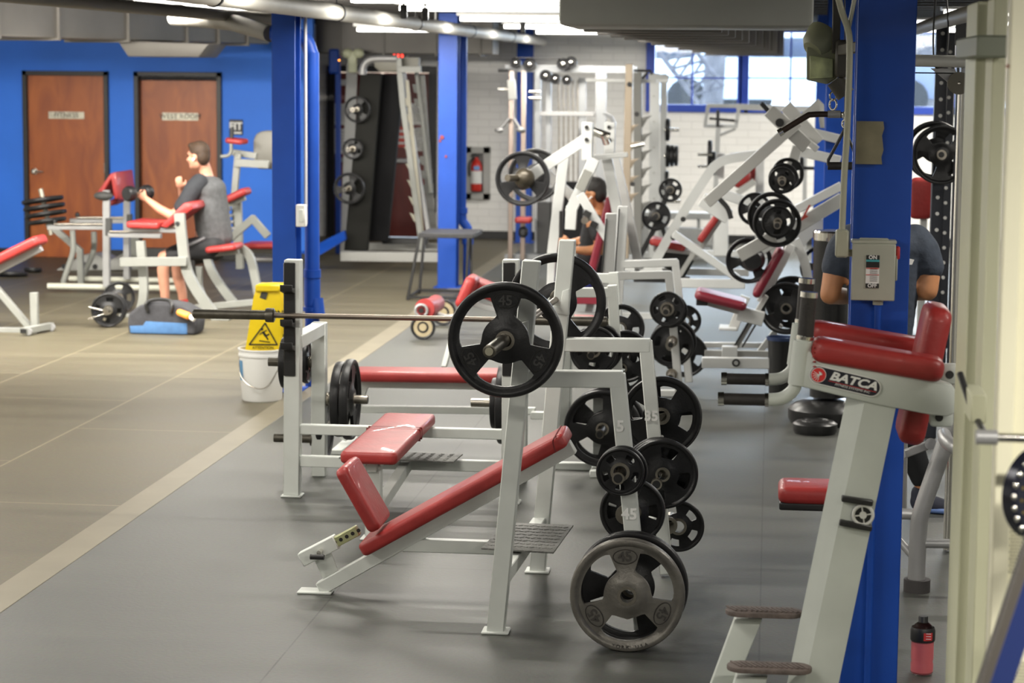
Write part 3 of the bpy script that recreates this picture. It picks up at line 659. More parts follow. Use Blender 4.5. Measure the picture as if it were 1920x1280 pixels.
# ---- its plates
o = put_plate(at(948, 637, 8.55), 45, 'big black plate on the near end of barbell, facing the camera', rot=0); marks(o, '45', 45, mat('lighter_black_rubber', (.035, .034, .032), .5))  # raised marks in a lighter black than the plate, for contrast
put_plate(at(1044, 566, 10.12), 45, 'big black plate on the far end of the near barbell', rot=40)
GP = 'plates stored on the nearest bench frame'
o = put_plate(at(1176, 1139, 8.56), 45, 'worn silver grey plate on the floor peg with cast numbers', GP, m=IRON, rot=-4); marks(o, '45', 45, mat('dark_cast_mark', (.05, .045, .04), .5), brand='YORK USA'); PLN = o
put_plate(at(1184, 1112, 8.70), 45, 'black plate directly behind the worn silver grey one', GP, rot=30)
put_plate(at(1163, 884, 8.66), 5, 'small black plate in front on upper near peg', GP)
put_plate(at(1167, 882, 8.71), 5, 'small black plate second on the upper near peg', GP, rot=20, d=.2)
for k, w in enumerate(('first', 'second')): put_plate(at(1186, 958, 8.88+.05*k), 25, 'medium black plate behind the near post marked with forty five, %s of two' % w, GP, rot=k*33, d=.265)
for k, w in enumerate(('front', 'middle', 'rear')): put_plate(at(1243-4*k, 888-2*k, 9.72+.045*k), 35, 'medium black plate below the number thirty five, %s of three' % w, GP, rot=15+k*25, d=.31)
for k, w in enumerate(('nearer', 'farther')): put_plate(at(1240+2*k, 779+1.5*k, 10.0+.05*k), 35, 'large black plate behind the post marked thirty five, %s of two' % w, GP, rot=10+k*5)
put_plate(at(1272, 986, 10.0), 10, 'small black plate low on the far post, farthest right of the group', GP, rot=12, d=.235)
# ================================================================ FLAT BENCH
t = thing('flat_press_bench', 'grey flat press bench with short red pad and black bar catches', 'bench', fl(755, 930)); FB = t
Y0, Y1 = 11.5, 12.12
for px, s in ((549.5, 1), (957.5, -1)):
    g = G(); a = at(px-1, 932, Y0); b = at(px+1, 486, Y0); a.z = .01; g.seg(a, b, .085, .075); up_ = part(g, 'upright_post', GREY, t)
    g = G(); c = V((a.x, Y0, .006)); g.box(c, (.11, .1, .012)); part(g, 'foot_plate', GREY, t)
    za, zb2 = at(px, 492, Y0-.04).z, at(px, 705, Y0-.04).z; x = b.x-.004*s
    g = G(); g.box((x-.01, Y0-.042, (za+zb2)/2), (.062, .012, za-zb2), bev=.004); strip = part(g, 'bar_catch', BLACK, t)
    for py in (538, 602, 645):
        z = at(px, py, Y0).z; g = G(); g.prism([V((x-.042, Y0-.045, z+q)) for q in (.0,)]+[V((x-.042, Y0-.045, z-.03)), V((x-.042, Y0-.125, z-.012)), V((x-.042, Y0-.13, z+.022)), V((x-.042, Y0-.118, z+.022)), V((x-.042, Y0-.105, z+.002))], (.064, 0, 0), .002); part(g, 'catch_hook', BLACK, strip)
    xr = at(590 if s > 0 else 590, 600, Y1).x if s > 0 else 2*at(757, 600, Y0).x-at(590, 600, Y1).x
    xr = a.x+.02 if s > 0 else a.x-.02
    zr = .86; g = G(); g.seg((xr, Y1, .0), (xr, Y1, zr), .08, .07); g.seg((xr, Y0, zr-.035), (xr, Y1, zr-.035), .07, .07, ref=FZ); part(g, 'storage_frame', GREY, t)
XLr = at(549, 700, Y0).x; XRr = at(958, 700, Y0).x; XC = (XLr+XRr)/2
g = G(); z = at(760, 809, Y0).z; g.box((XC, Y0, z), (XRr-XLr-.08, .05, .052)); part(g, 'cross_beam', GREY, t)
g = G(); z = at(760, 869, Y0).z; g.box((XC, Y0, z), (XRr-XLr-.08, .05, .058)); part(g, 'cross_beam', GREY, t)
zp = .45; a = fl(690, 848, zp); Yp0 = a.y; b = fl(750, 773, zp); x0 = fl(637, 846, zp).x; x1 = fl(745, 848, zp).x; xc = (x0+x1)/2
g = G(); g.pad(((xc), (Yp0+b.y)/2, zp-.03), FY, b.y-Yp0, .275, .06, wdir=FX, r=.02); pd = part(g, 'bench_pad', RED, t)
g = G(); yb = Yp0+(b.y-Yp0)*.62; g.box((xc, yb, zp-.03), (.278, .004, .062), bev=.001); g.box((xc, yb-.06, zp-.03), (.278, .004, .062), bev=.001); parts(g, 'seam', MATS['dark_red_seam'], pd)
g = G(); g.seg((xc, Yp0+.1, zp-.09), (xc, Y0, zp-.09), .05, .05, ref=FZ); g.seg((xc, Yp0+.16, .02), (xc, Yp0+.16, zp-.08), .075, .075); part(g, 'front_leg', GREY, t)
g = G(); g.seg((xc, Yp0+.16, .12), (xc, Y0, at(760, 869, Y0).z), .055, .055, ref=FZ); part(g, 'lower_spine', GREY, t)
g = G(); g.box((xc, Yp0+.16, .006), (.12, .1, .012)); part(g, 'foot_plate', GREY, t)
tread_plate([(635, 860), (850, 868), (868, 853), (655, 847)], t, .24)
for s, X in ((1, XLr+.02), (-1, XRr-.02)):
    zz = at(640, 748, Y1).z
    peg((X+s*.04, Y1, zz), (X+s*.27, Y1, zz), parent=t)
    if s > 0:
        z2 = at(500, 678, Y1).z; peg((X-.04, Y1, z2), (X-.29, Y1, z2), parent=t, m=DSTEEL); z3 = at(500, 820, Y1).z; peg((X-.04, Y1, z3), (X-.26, Y1, z3), parent=t, m=DSTEEL)
z1 = at(640, 748, Y1).z; z2 = at(500, 678, Y1).z
GB = 'plates stored on the flat bench rack'
X = XLr+.02
put_plate((X+.17, Y1, z1), 45, 'large black plate seen edge on, beside the steel peg between flat bench posts', GB, 'X', 20)
put_plate((X+.115, Y1, z1), 45, 'black plate pressed against the left rear post of flat bench', GB, 'X', 50, d=.42)
put_plate((X-.19, Y1, z2), 25, 'black plate seen edge on, outermost over the white bucket', GB, 'X', 20, d=.29)
put_plate((X-.13, Y1, z2), 10, 'small black plate between the left post and outermost plate', GB, 'X', 10)
put_plate((X-.075, Y1, z2), 10, 'small black plate touching the outside of left post', GB, 'X', 30)
put_plate((X+.0, Y1+.14, .25), 35, 'black plate low behind the left rear post of flat bench', GB, 'X', 10)
X = XRr-.02
put_plate((X-.09, Y1, z1), 45, 'large black plate edge on, beside the peg under the long red pad end', GB, 'X', 20)
put_plate((X-.135, Y1, z1), 25, 'small black plate edge on, inner side of the right rear post', GB, 'X', 30)
barbell(at(362, 588, 11.40), at(1140, 603, 11.40), 'bare steel barbell lying across the flat bench catches')
# ================================================================ KNEE RAISE / DIP TOWER (BATCA)
Y0 = 7.15
t = thing('knee_raise_tower', 'grey knee raise and dip tower with two red arm pads and an oval badge', 'exercise tower', (at(1560, 1280, Y0).x, Y0+.25, 0))
TW = t
def S(px, py, dy=0.): return at(px, py, Y0)+V((0, dy, 0))
# column: face polygon with oblique left flank, continued down to the floor
top_l, top_m, top_r = S(1593, 745), S(1627, 750), S(1687, 762)
def down(p, q, z): k = (z-p.z)/(q.z-p.z); return p+(q-p)*k
bl, bm_, br = S(1499, 1184), S(1516, 1253), S(1574, 1280)
zb = .06
L0, M0, R0 = down(top_l, bl, zb), down(top_m, bm_, zb), down(top_r, br, zb)
D1, D2 = .09, .16
g = G(); b = g.bm
ring = lambda l, m, r: [b.verts.new(p) for p in (V((l.x, Y0+.05, l.z)), V((m.x, Y0, m.z)), V((r.x, Y0, r.z)), V((r.x, Y0+D2, r.z)), V((l.x+.02, Y0+D2, l.z)))]
A = ring(V((top_l.x, 0, top_m.z+.05)), V((top_m.x, 0, top_m.z+.05)), V((top_r.x, 0, top_m.z+.05))); B = ring(L0, M0, R0)
b.faces.new(A[::-1]); b.faces.new(B)
for i in range(5): b.faces.new((A[i], A[(i+1) % 5], B[(i+1) % 5], B[i]))
part(g, 'column', TOWER, t)
g = G(); g.prism([L0+V((-.02, 0, -zb)), R0+V((.03, 0, -zb)), R0+V((.03, 0, 0)), L0+V((-.02, 0, 0))], (0, D2+.02, 0), .006); g.box((L0.x+.35, Y0+.30, .04), (1.1, .06, .08)); g.box((L0.x-.12, Y0+.3, .04), (.08, .8, .08)); part(g, 'base_frame', TOWER, t)
# head beam, front and rear
for k, dy in ((0, -.012), (1, .47)):
    e = [(1500, 640), (1530, 668), (1560, 676), (1770, 716), (1786, 722), (1793, 735), (1793, 760), (1788, 775), (1776, 780), (1745, 777), (1640, 757), (1493, 722), (1488, 690)]
    g = G(); g.prism([S(*p)+V((0, dy, 0)) for p in e], (0, .06, 0), .008); part(g, 'arm_beam', TOWER, t)
    g = G(); g.pad(S(1645, 675)+V((0, dy+.05, 0)), S(1765, 697)-S(1527, 656), .425, .15, .075, r=.028); pd = part(g, 'arm_pad', RED, t)
    g = G()
    for q in range(5): c = S(1528+.5*q, 650+9*q)+V((-.004, dy+.03, 0)); g.ell(c, .008, .05, .004)
    sm = part(g, 'gathered_seam', RED, pd); 
    # upright grip
    g = G(); g.tube([S(1497, 722)+V((0, dy+.03, 0)), S(1504, 668)+V((0, dy+.03, 0)), S(1508, 640)+V((0, dy+.03, 0))], .034, 16, False); g.cyl(S(1508, 645)+V((0, dy+.03, 0)), S(1510, 630)+V((0, dy+.03, 0)), .026); part(g, 'grip_socket', TOWER, t)
    g = G(); g.cyl(S(1510, 634)+V((0, dy+.03, 0)), S(1517, 556)+V((0, dy+.03, 0)), .026, n=20); gp = part(g, 'hand_grip', FOAM, t)
    g = G(); g.cyl(S(1509.5, 637)+V((0, dy+.03, 0)), S(1510.3, 631)+V((0, dy+.03, 0)), .029, n=20); g.cyl(S(1516.6, 558)+V((0, dy+.03, 0)), S(1517.6, 548)+V((0, dy+.03, 0)), .028, n=20); parts(g, 'chrome_collar', CHR, gp)
    # dip handle
    g = G(); g.tube([S(1494, 716)+V((0, dy+.03, 0)), S(1486, 734)+V((0, dy+.03, 0)), S(1466, 748)+V((0, dy+.03, 0)), S(1436, 751)+V((0, dy+.03, 0))], .021, 14); part(g, 'dip_tube', TOWER, t)
    g = G(); g.cyl(S(1438, 751)+V((0, dy+.03, 0)), S(1354, 749)+V((0, dy+.03, 0)), .0195, n=20); gp = part(g, 'hand_grip', FOAM, t)
    g = G(); g.cyl(S(1441, 751)+V((0, dy+.03, 0)), S(1434, 751)+V((0, dy+.03, 0)), .0225, n=20); g.cyl(S(1357, 749)+V((0, dy+.03, 0)), S(1346, 749)+V((0, dy+.03, 0)), .0225, n=20); parts(g, 'chrome_collar', CHR, gp)
g = G(); g.box(S(1700, 745)+V((0, .27, 0)), (.09, .47, .08)); g.box(S(1640, 725)+V((0, .27, -.0)), (.16, .47, .05)); part(g, 'cross_tube', TOWER, t)
# back pad
u = S(1771, 592)-S(1712, 850); g = G(); g.pad(S(1742, 720)+V((0, .28, 0)), u, u.length*1.02, .27, .085, r=.03); part(g, 'back_pad', RED, t, label='long leaning red back pad')
for px, py in ((1783, 708), (1763, 789)):
    g = G(); g.box(S(px, py)+V((.01, .10, 0)), (.075, .05, .065), bev=.012, seg=2); bb_ = part(g, 'pad_bracket', TOWER, t)
    g = G(); c = S(px+1, py)+V((.0, .07, 0)); g.cyl(c, c+V((0, .03, 0)), .013); part(g, 'bolt', BLACK, bb_)
# badge
u = (S(1640, 726)-S(1540, 702)).normalized(); w = V((-u.z, 0, u.x)); c = S(1584, 713)+V((0, -.017, 0))
def oval(c, L, h, dy, m, nm, par):
    P = [c+u*(L/2-h/2)*(1 if math.cos(a) > 0 else -1)+u*math.cos(a)*h/2+w*math.sin(a)*h/2 for a in [PI/36+k*PI/18 for k in range(36)]]
    g = G(); g.prism(P, (0, dy, 0), 0); return part(g, nm, m, par)
bd = oval(c, .232, .060, .006, mat('badge_rim', (.7, .7, .68), .4), 'badge_rim', t); bk = oval(c+V((0, -.001, 0)), .224, .053, .004, mat('badge_black', (.012, .012, .022), .35), 'badge', t)
g = G(); cc = c-u*.086+V((0, -.003, 0)); g.cyl(cc, cc+V((0, .004, 0)), .0245, n=32); q = part(g, 'badge_disc', PAPER, bk)
g = G(); cc = cc+V((0, -.001, 0)); g.cyl(cc, cc+V((0, .003, 0)), .0225, n=32); q = part(g, 'badge_ball', mat('badge_red', (.65, .03, .03), .4), bk)
g = G()
for k in range(6):
    a = .5+k*.42; p0 = cc+V((0, -.0018, 0))+(u*math.cos(a+2.2)+w*math.sin(a+2.2))*.019; p1 = cc+V((0, -.0018, 0))+(u*.7+w*.3)*.004; p2 = cc+V((0, -.0018, 0))+(u*math.cos(a*.6+.1)+w*math.sin(a*.6+.1))*.012
    g.tube([p0, p1, p2], .0009, 5)
part(g, 'badge_stripe', PAPER, bk)
text('BATCA', c+u*.026+w*.006+V((0, -.0015, 0)), .037, u, w, PAPER, 'badge_lettering', bk, .0006, shear=.25, bold=.0014, sx=1.28)
text('FITNESS SYSTEMS INC', c+u*.028-w*.017+V((0, -.0015, 0)), .0105, u, w, PAPER, 'badge_lettering', bk, .0004, shear=.2, sx=1.12)
g = G(); g.box(c+u*.026-w*.0108+V((0, -.0015, 0)), (.155, .001, .0014), Matrix((u, FY, w)).transposed(), 0); part(g, 'badge_stripe', MATS['badge_red'], bk)
# steps and clamp
for (x0, x1, y, dy) in ((1358, 1507, 1171, .14), (1363, 1522, 1247, -.06)):
    p0 = S(x0, y)+V((0, dy, 0)); p1 = S(x1, y)+V((0, dy, 0)); n = 20; P = []
    h = .055
    for k in range(n):
        a = 2*PI*k/n; s = 1 if math.cos(a) >= 0 else -1
        P.append((p0+p1)/2+V((s*((p1-p0).x/2-h)+math.cos(a)*h, math.sin(a)*h, 0)))
    g = G(); g.prism(P, (0, 0, .016), .003); fp = part(g, 'foot_step', mat('brown_rubber_step', (.11, .085, .075), .7, 0, .25, 30, .3, 90), t)
    g = G()
    for k in range(14): g.box((p0+p1)/2+V(((k-6.5)*.0165, 0, .018)), (.008, .07, .004), Matrix.Rotation(.5, 3, 'Z'), .001)
    rb = part(g, 'step_tread', MATS['brown_rubber_step'], fp)
e0 = S(1376, 1182)+V((0, .16, 0)); e1 = S(1430, 1182)+V((0, .16, 0)); e2 = S(1340, 1280); dd = (e2-e0); k = (e0.z-.06)/(-dd.z)
g = G(); f0 = V((e0.x+dd.x*k, Y0+.16, .06)); g.prism([e0, e1, V((f0.x+.075, Y0+.16, .06)), f0], (0, .07, 0), .006); f0y = f0; part(g, 'step_leg', TOWER, t)
g = G(); a = S(1380, 1259)+V((0, -.06, 0)); b_ = S(1440, 1259)+V((0, -.06, 0)); g.prism([a, b_, V((b_.x-.06, Y0-.06, .06)), V((a.x-.07, Y0-.06, .06))], (0, .07, 0), .006); part(g, 'step_leg', TOWER, t)
g = G(); g.box((f0.x+.05, Y0+.08, .03), (.3, .35, .06)); g.seg((f0.x+.1, Y0+.1, .04), (L0.x+.05, Y0+.1, .04), .07, .07); part(g, 'base_foot', TOWER, t)
g = G(); g.box(S(1607, 937)+V((0, .06, 0)), (.10, .17, .018), Matrix.Rotation(.12, 3, 'Y'), .003); g.box(S(1604, 983)+V((0, .06, 0)), (.105, .17, .018), Matrix.Rotation(.16, 3, 'Y'), .003); parts(g, 'clamp_strap', BLACK, t)
g = G(); c = S(1618, 964)+V((0, -.012, 0)); g.loop(c, .031, .0055, FY, 28, 8); g.cyl(c+V((0, -.004, 0)), c+V((0, .01, 0)), .012)
for k in range(4): a = k*PI/2+.15; g.cyl(c+V((math.cos(a)*.01, 0, math.sin(a)*.01)), c+V((math.cos(a)*.03, 0, math.sin(a)*.03)), .0025, n=8)
part(g, 'clamp_wheel', mat('light_plastic', (.6, .6, .57), .5), t); g = G(); g.cyl(c+V((0, .004, 0)), c+V((0, .014, 0)), .03); part(g, 'clamp_hub', BLACK, t)
# ================================================================ column four as a closed box section, switch box, conduit, lights
g = G(); g.box((P4.x, 7.9+.1, ZC/2), (.192, .18, ZC), bev=.006); part(g, 'column_casing', BLUE, C4)
YC = 7.89
g = G(); a = at(1606, 227, YC); b = at(1654, 308, YC); mm = 12; P = [a, V((b.x, YC, a.z))]+[V((b.x+.004*math.sin(k*2.1), YC, a.z+(b.z-a.z)*k/6)) for k in range(1, 6)]+[b, V((a.x, YC, b.z))]
g.prism(P, (0, -.003, 0), 0); part(g, 'bare_patch', mat('olive_bare_patch', (.22, .20, .13), .8, 0, .15, 14), C4)
SWG = mat('switch_box_grey', (.40, .41, .34), .45, .1, .05, 8)
t = thing('switch_box', 'grey metal safety switch box with ON and OFF sticker on blue column', 'switch box', at(1637, 565, YC))
a = at(1598, 455, YC-.06); b = at(1677, 563, YC-.06); ce = (a+b)/2
g = G(); g.box(ce+V((0, .028, 0)), (b.x-a.x-.004, .06, a.z-b.z-.01), bev=.004); part(g, 'box_body', SWG, t)
g = G(); g.box(ce+V((0, -.004, -.002)), (b.x-a.x, .008, a.z-b.z), bev=.003); cv = part(g, 'box_cover', SWG, t)
g = G(); g.box(V((ce.x, YC-.03, a.z+.004)), (b.x-a.x+.004, .07, .012), bev=.002); g.box(V((ce.x-.0, YC-.05, a.z+.013)), (.1, .03, .008)); part(g, 'rain_hood', SWG, t)
st = at(1636, 509, YC-.07)
h = 60/525.; g = G(); g.box(V((st.x, a.y-.009, st.z)), (.046, .002, h), bev=0); sk = part(g, 'warning_sticker', PAPER, cv)
for z0, z1, m_ in ((.5, .36, BLACK), (.36, .3, mat('teal_band', (.05, .35, .38), .5)), (.3, .12, BLACK), (-.36, -.5, BLACK)):
    g = G(); g.box(V((st.x, a.y-.0105, st.z+h*(z0+z1)/2)), (.046, .001, h*(z0-z1)), bev=0); part(g, 'sticker_band', m_, sk)
for z0 in (.1, -.1):
    g = G(); g.box(V((st.x, a.y-.0105, st.z+h*z0)), (.044, .001, .003), bev=0); part(g, 'sticker_line', MATS['red_notice'], sk)
g = G()
for k in range(7): g.box(V((st.x+.004, a.y-.0107, st.z+h*(.06-.06*k)+.002)), (.026, .0008, .0018), bev=0)
part(g, 'sticker_line', BLACK, sk)
text('ON', V((st.x, a.y-.0115, st.z+h*.43)), .018, FX, FZ, PAPER, 'sticker_lettering', sk, .0003, bold=.0006); text('OFF', V((st.x, a.y-.0115, st.z-h*.43)), .018, FX, FZ, PAPER, 'sticker_lettering', sk, .0003, bold=.0006)
g = G(); g.box(V((b.x+.008, YC-.04, at(1680, 472, YC).z)), (.014, .03, .045)); part(g, 'switch_lever', mat('red_plastic', (.5, .03, .03), .4), t)
g = G(); g.box(V((b.x+.004, YC-.045, at(1680, 500, YC).z)), (.008, .02, .09)); part(g, 'lever_bracket', SWG, t)
g = G(); x = at(1645, 600, YC-.02).x; g.cyl((x, YC-.02, b.z), (x, YC-.02, .02), .012); part(g, 'lower_conduit', BLUE, t); g = G(); g.cyl((x, YC-.02, b.z+.005), (x, YC-.02, b.z-.02), .018); part(g, 'conduit_nut', SWG, t)
t = thing('conduit', 'cream conduit hanging from the ceiling into a junction elbow beside the switch box', 'conduit', at(1585, 480, YC))
CON = mat('cream_conduit', (.42, .42, .32), .45)
g = G(); g.tube([at(1566, -30, YC-.05), at(1578, 20, YC-.05), at(1591, 60, YC-.05), at(1593, 110, YC-.05), at(1588, 250, YC-.05), at(1583, 330, YC-.05), at(1579, 430, YC-.05)], .0115, 12); part(g, 'tube', CON, t)
g = G(); a = at(1567, 430, YC-.05); b = at(1590, 482, YC-.05); g.box((a+b)/2, (b.x-a.x, .05, a.z-b.z), bev=.006); part(g, 'junction_elbow', CON, t)
g = G(); g.cyl(at(1585, 474, YC-.03), at(1600, 474, YC-.03), .013); part(g, 'connector', CON, t)
g = G(); g.tube([at(1605, -20, YC-.05), at(1600, 10, YC-.05), at(1590, 60, YC-.03)], .0075, 10); part(g, 'side_tube', SWG, t)
# flood lamps on the column
t = thing('emergency_lamp', 'dusty greenish twin floodlight fixture hanging beside the blue column', 'lamp', at(1550, 90, 8.6)); YE = 8.6
OL = mat('olive_lamp_shell', (.27, .28, .17), .5, 0, .15, 8)
c0 = at(1540, 82, YE); s = .095
g = G(); g.lathe([(.0, -.075), (.04, -.07), (.06, -.045), (.07, 0), (.07, .015), (.06, .02)], at(1543, 72, YE+.05), V((.55, .5, .65)), 28); part(g, 'lamp_shell', OL, t)
g = G(); g.prism([at(1512, 88, YE), at(1566, 92, YE), at(1574, 128, YE), at(1568, 146, YE), at(1550, 158, YE), at(1512, 150, YE)], (.01, .10, .0), .006); part(g, 'lamp_hood', OL, t)
g = G(); c = at(1540, 128, YE)+V((0, -.012, 0)); g.prism([at(1518, 104, YE-.012), at(1562, 110, YE-.012), at(1562, 146, YE-.012), at(1518, 148, YE-.012)], (0, .01, 0), .004); part(g, 'lamp_lens', mat('green_tinted_lens', (.55, .60, .30), .3, 0, .25, 22), t)
g = G(); g.box(at(1578, 110, YE), (.05, .1, .14), bev=.01); g.box(at(1568, 45, YE), (.03, .05, .22)); g.seg(at(1570, 95, YE), at(1610, 88, YE-.3), .02, .04); part(g, 'lamp_bracket', mat('dark_bracket', (.06, .055, .04), .6), t)
g = G(); g.cyl(at(1566, 150, YE), at(1586, 178, YE), .035); part(g, 'ballast', MATS['dark_bracket'], t)
# lat bar and handle hanging left of the column
t = thing('cable_bar', 'angled dark pulldown bar hanging by a carabiner', 'cable bar', at(1540, 212, 9.5)); YH = 9.5
g = G(); g.tube([at(1463, 248, YH), at(1512, 218, YH), at(1520, 215, YH), at(1548, 214, YH), at(1586, 216, YH)], .0125, 12, True, 3); part(g, 'bar', mat('dark_bronze_bar', (.07, .05, .04), .35, .7), t)
g = G(); g.cyl(at(1460, 250, YH), at(1468, 245, YH), .016); part(g, 'end_cap', CHR, t)
g = G(); g.loop(at(1562, 196, YH)+V((0, 0, 0)), .022, .004, V((.6, .5, 0)), 18, 6); g.loop(at(1562, 180, YH), .018, .004, V((-.5, .6, 0)), 18, 6); part(g, 'carabiner', CHR, t); g = G(); g.cyl(at(1562, 172, YH), at(1562, -40, YH), .0025); part(g, 'cable', BLACK, t)
g = G(); g.cyl(at(1552, 214, YH), at(1576, 214, YH), .016); part(g, 'swivel', SILV, t)
t = thing('strap_handle_attachment', 'black strap handle hanging behind the cream conduit', 'handle', at(1580, 310, 9.4)); YH = 9.4
g = G(); g.tube([at(1553, 310, YH), at(1553, 300, YH), at(1582, 246, YH), at(1584, 240, YH)], .007, 8, False); g.tube([at(1606, 310, YH), at(1606, 296, YH), at(1586, 246, YH), at(1584, 240, YH)], .006, 8, False); part(g, 'strap', BLACK, t)
g = G(); g.cyl(at(1552, 311, YH), at(1608, 311, YH), .0165, n=18); part(g, 'hand_grip', FOAM, t)
g = G(); g.loop(at(1584, 232, YH), .016, .004, V((.6, .5, 0)), 16, 6); g.loop(at(1584, 216, YH), .014, .004, V((-.6, .5, 0)), 16, 6); part(g, 'carabiner', CHR, t); g = G(); g.cyl(at(1584, 210, YH), at(1584, -40, YH), .0025); part(g, 'cable', BLACK, t)
# ================================================================ silver tube multi gym with red seat
t = thing('tube_gym_machine', 'silver tubular gym machine with flat red seat behind the dip tower', 'gym machine', fl(1718, 1105)); YG = 9.77
def T(px, py, Y=YG): return at(px, py, Y)
g = G(); g.tube([T(1718, 1098), T(1719, 1060), T(1723, 985), T(1732, 945), T(1776, 820), T(1812, 722)], .038, 18, True, 4); part(g, 'main_leg', SILV, t)
c = fl(1718, 1105); g = G(); g.cyl(V((c.x, YG, 0)), V((c.x, YG, .055)), .058, n=24); part(g, 'rubber_foot', mat('grey_rubber_foot', (.05, .045, .045), .7), t)
g = G(); g.cyl(T(1660, 963, YG+.1), T(1722, 965, YG), .022); part(g, 'seat_tube', SILV, t)
g = G(); g.cyl(T(1722, 1018), T(1860, 1020), .021); part(g, 'stay_tube', SILV, t); g = G(); g.cyl(T(1652, 973, YG+.1), T(1714, 1045), .018); part(g, 'diagonal_tube', SILV, t)
g = G(); g.tube([T(1770, 815, 9.6), T(1776, 828, 9.4), T(1800, 842, 9.3), T(1850, 846, 9.3)], .03, 14); part(g, 'curved_handle', SILV, t)
g = G(); g.cyl(T(1692, 958, 10.4), T(1694, 820, 10.4), .02); part(g, 'rear_tube', SILV, t)
g = G(); g.seg(T(1682, 856, 9.9), T(1745, 832, 9.9), .035, .035); g.cyl(T(1745, 832, 9.85), T(1745, 832, 10), .026); g.cyl(T(1684, 852, 9.8), T(1684, 852, 9.9), .032); part(g, 'linkage', SILV, t)
g = G(); g.cyl(T(1684, 852, 9.78), T(1684, 852, 9.81), .018); part(g, 'pivot_bolt', BLACK, t)
g = G(); g.cyl(T(1810, 735), T(1813, 722), .042); part(g, 'tube_cap', BLACK, t)
zs = .50; YS = 9.95
a = T(1459, 935, YS); b = T(1680, 937, YS)
g = G(); g.pad((a+b)/2+V((0, .14, .008)), FX, b.x-a.x, .30, .075, r=.028); part(g, 'seat', RED, t); g = G(); g.pad((a+b)/2+V((.005, .14, -.04)), FX, b.x-a.x, .28, .035, r=.008); part(g, 'seat_base', BLACK, t)
g = G(); g.box(V(((a.x+b.x)/2+.15, YS+.14, a.z-.07)), (b.x-a.x-.3, .06, .02)); g.seg(V((b.x-.1, YS+.14, a.z-.07)), V((c.x, YG, T(1722, 965).z)), .04, .04); part(g, 'seat_beam', SILV, t)
g = G(); g.seg(V((b.x-.06, YS+.14, a.z-.07)), V((b.x-.06, YS+.14, 0.0)), .05, .05); part(g, 'seat_post', SILV, t)
# ================================================================ bottle
t = thing('drink_bottle', 'clear sports drink bottle with pink liquid and black cap standing on the floor', 'bottle', fl(1728, 1262)); c = t.location.copy(); c.x = t.location.x
k = 108/490./.222
def R_(r, z): return (r*k, z*k)
m = bpy.data.materials.new('clear_plastic'); m.use_nodes = True; bs = m.node_tree.nodes['Principled BSDF']; bs.inputs['Transmission Weight'].default_value = 1; bs.inputs['Roughness'].default_value = .05; bs.inputs['IOR'].default_value = 1.1; bs.inputs['Base Color'].default_value = (.95, .9, .9, 1); CLR = m
g = G(); g.lathe([R_(0, .001), R_(.036, 0), R_(.043, .008), R_(.043, .04), R_(.0405, .05), R_(.043, .06), R_(.043, .135), R_(.045, .14), R_(.045, .165), R_(.042, .178), R_(.03, .192), R_(.017, .202), R_(.017, .21)], c, FZ, 32); part(g, 'bottle_body', CLR, t)
g = G(); g.lathe([R_(0, .003), R_(.033, .003), R_(.0405, .01), R_(.041, .04), R_(.0385, .05), R_(.041, .06), R_(.041, .125), R_(0, .125)], c, FZ, 32); part(g, 'pink_drink', mat('pink_drink', (.95, .22, .24), .25, 0, .05, 5, coat=.5), t)
g = G(); g.lathe([R_(0, .224), R_(.017, .224), R_(.0185, .221), R_(.0185, .205), R_(.0195, .203), R_(.0195, .2)], c, FZ, 24); part(g, 'bottle_cap', BLACK, t)
g = G(); g.lathe([R_(.0455, .13), R_(.047, .135), R_(.047, .17), R_(.0425, .182)], c, FZ, 32); lb = part(g, 'bottle_label', BLACK, t)
g = G(); g.lathe([R_(.0476, .138), R_(.0476, .168)], c, FZ, 32)
for f in [f for f in g.bm.faces if not (f.calc_center_median().y < c.y-.02 and -.004 < f.calc_center_median().x-c.x < .036)]: g.bm.faces.remove(f)
part(g, 'label_panel', MATS['red_plastic'], lb)
g = G(); 
for q in range(3): g.box(c+V((.018, -.0475, .145+.010*q))*1, (.018, .001, .002), bev=0)
part(g, 'label_line', PAPER, lb)
# ================================================================ cream machine at the right edge
t = thing('selectorized_machine', 'tall cream gym machine frame with perforated shroud at the edge of picture', 'gym machine', at(1850, 1280, 5.2)*1); t.location.z = 0
YM = 5.2
def boxpx(px0, px1, Y, dep, z0, z1, name, m, par, tilt=0): 
    x0 = at(px0, 640, Y).x; x1 = at(px1, 640, Y).x; g = G(); g.box(((x0+x1)/2, Y+dep/2, (z0+z1)/2), (x1-x0, dep, z1-z0), bev=.004); return part(g, name, m, par)
CRG = mat('cream_green_enamel', (.60, .60, .42), .5, 0, .04, 3)
boxpx(1812, 1842, 6.6, .35, 0, 2.46, 'rear_post', CRG, t); boxpx(1843, 1868, 6.3, .2, 0, 2.46, 'middle_post', CRG, t)
boxpx(1874, 1907, YM, .08, 0, 2.62, 'front_post', CREAM, t)
boxpx(1904, 2010, YM+.05, .03, .0, 2.62, 'shroud_panel', CREAM, t)
x0 = at(1822, 90, 6.3).x; x1 = at(1880, 90, 6.3).x; g = G(); g.box(((x0+x1)/2, 6.5, at(1840, 88, 6.3).z), (x1-x0, .7, .06), bev=.006); part(g, 'cross_head', mat('grey_green_trim', (.22, .24, .18), .5), t)
g = G(); g.box(((x0+x1)/2, 6.6, 2.9), (x1-x0, .5, .5)); part(g, 'upper_housing', mat('dark_green_housing', (.09, .11, .05), .6), t)
g = G(); a = at(1840, 819, 5.0); g.cyl(a, a+V((.45, 0, 0)), .011, n=16); hb = part(g, 'hand_rail', CHR, t); g = G(); g.cyl(a+V((-.012, 0, 0)), a+V((.035, 0, 0)), .017, n=20); part(g, 'rail_collar', SILV, hb)
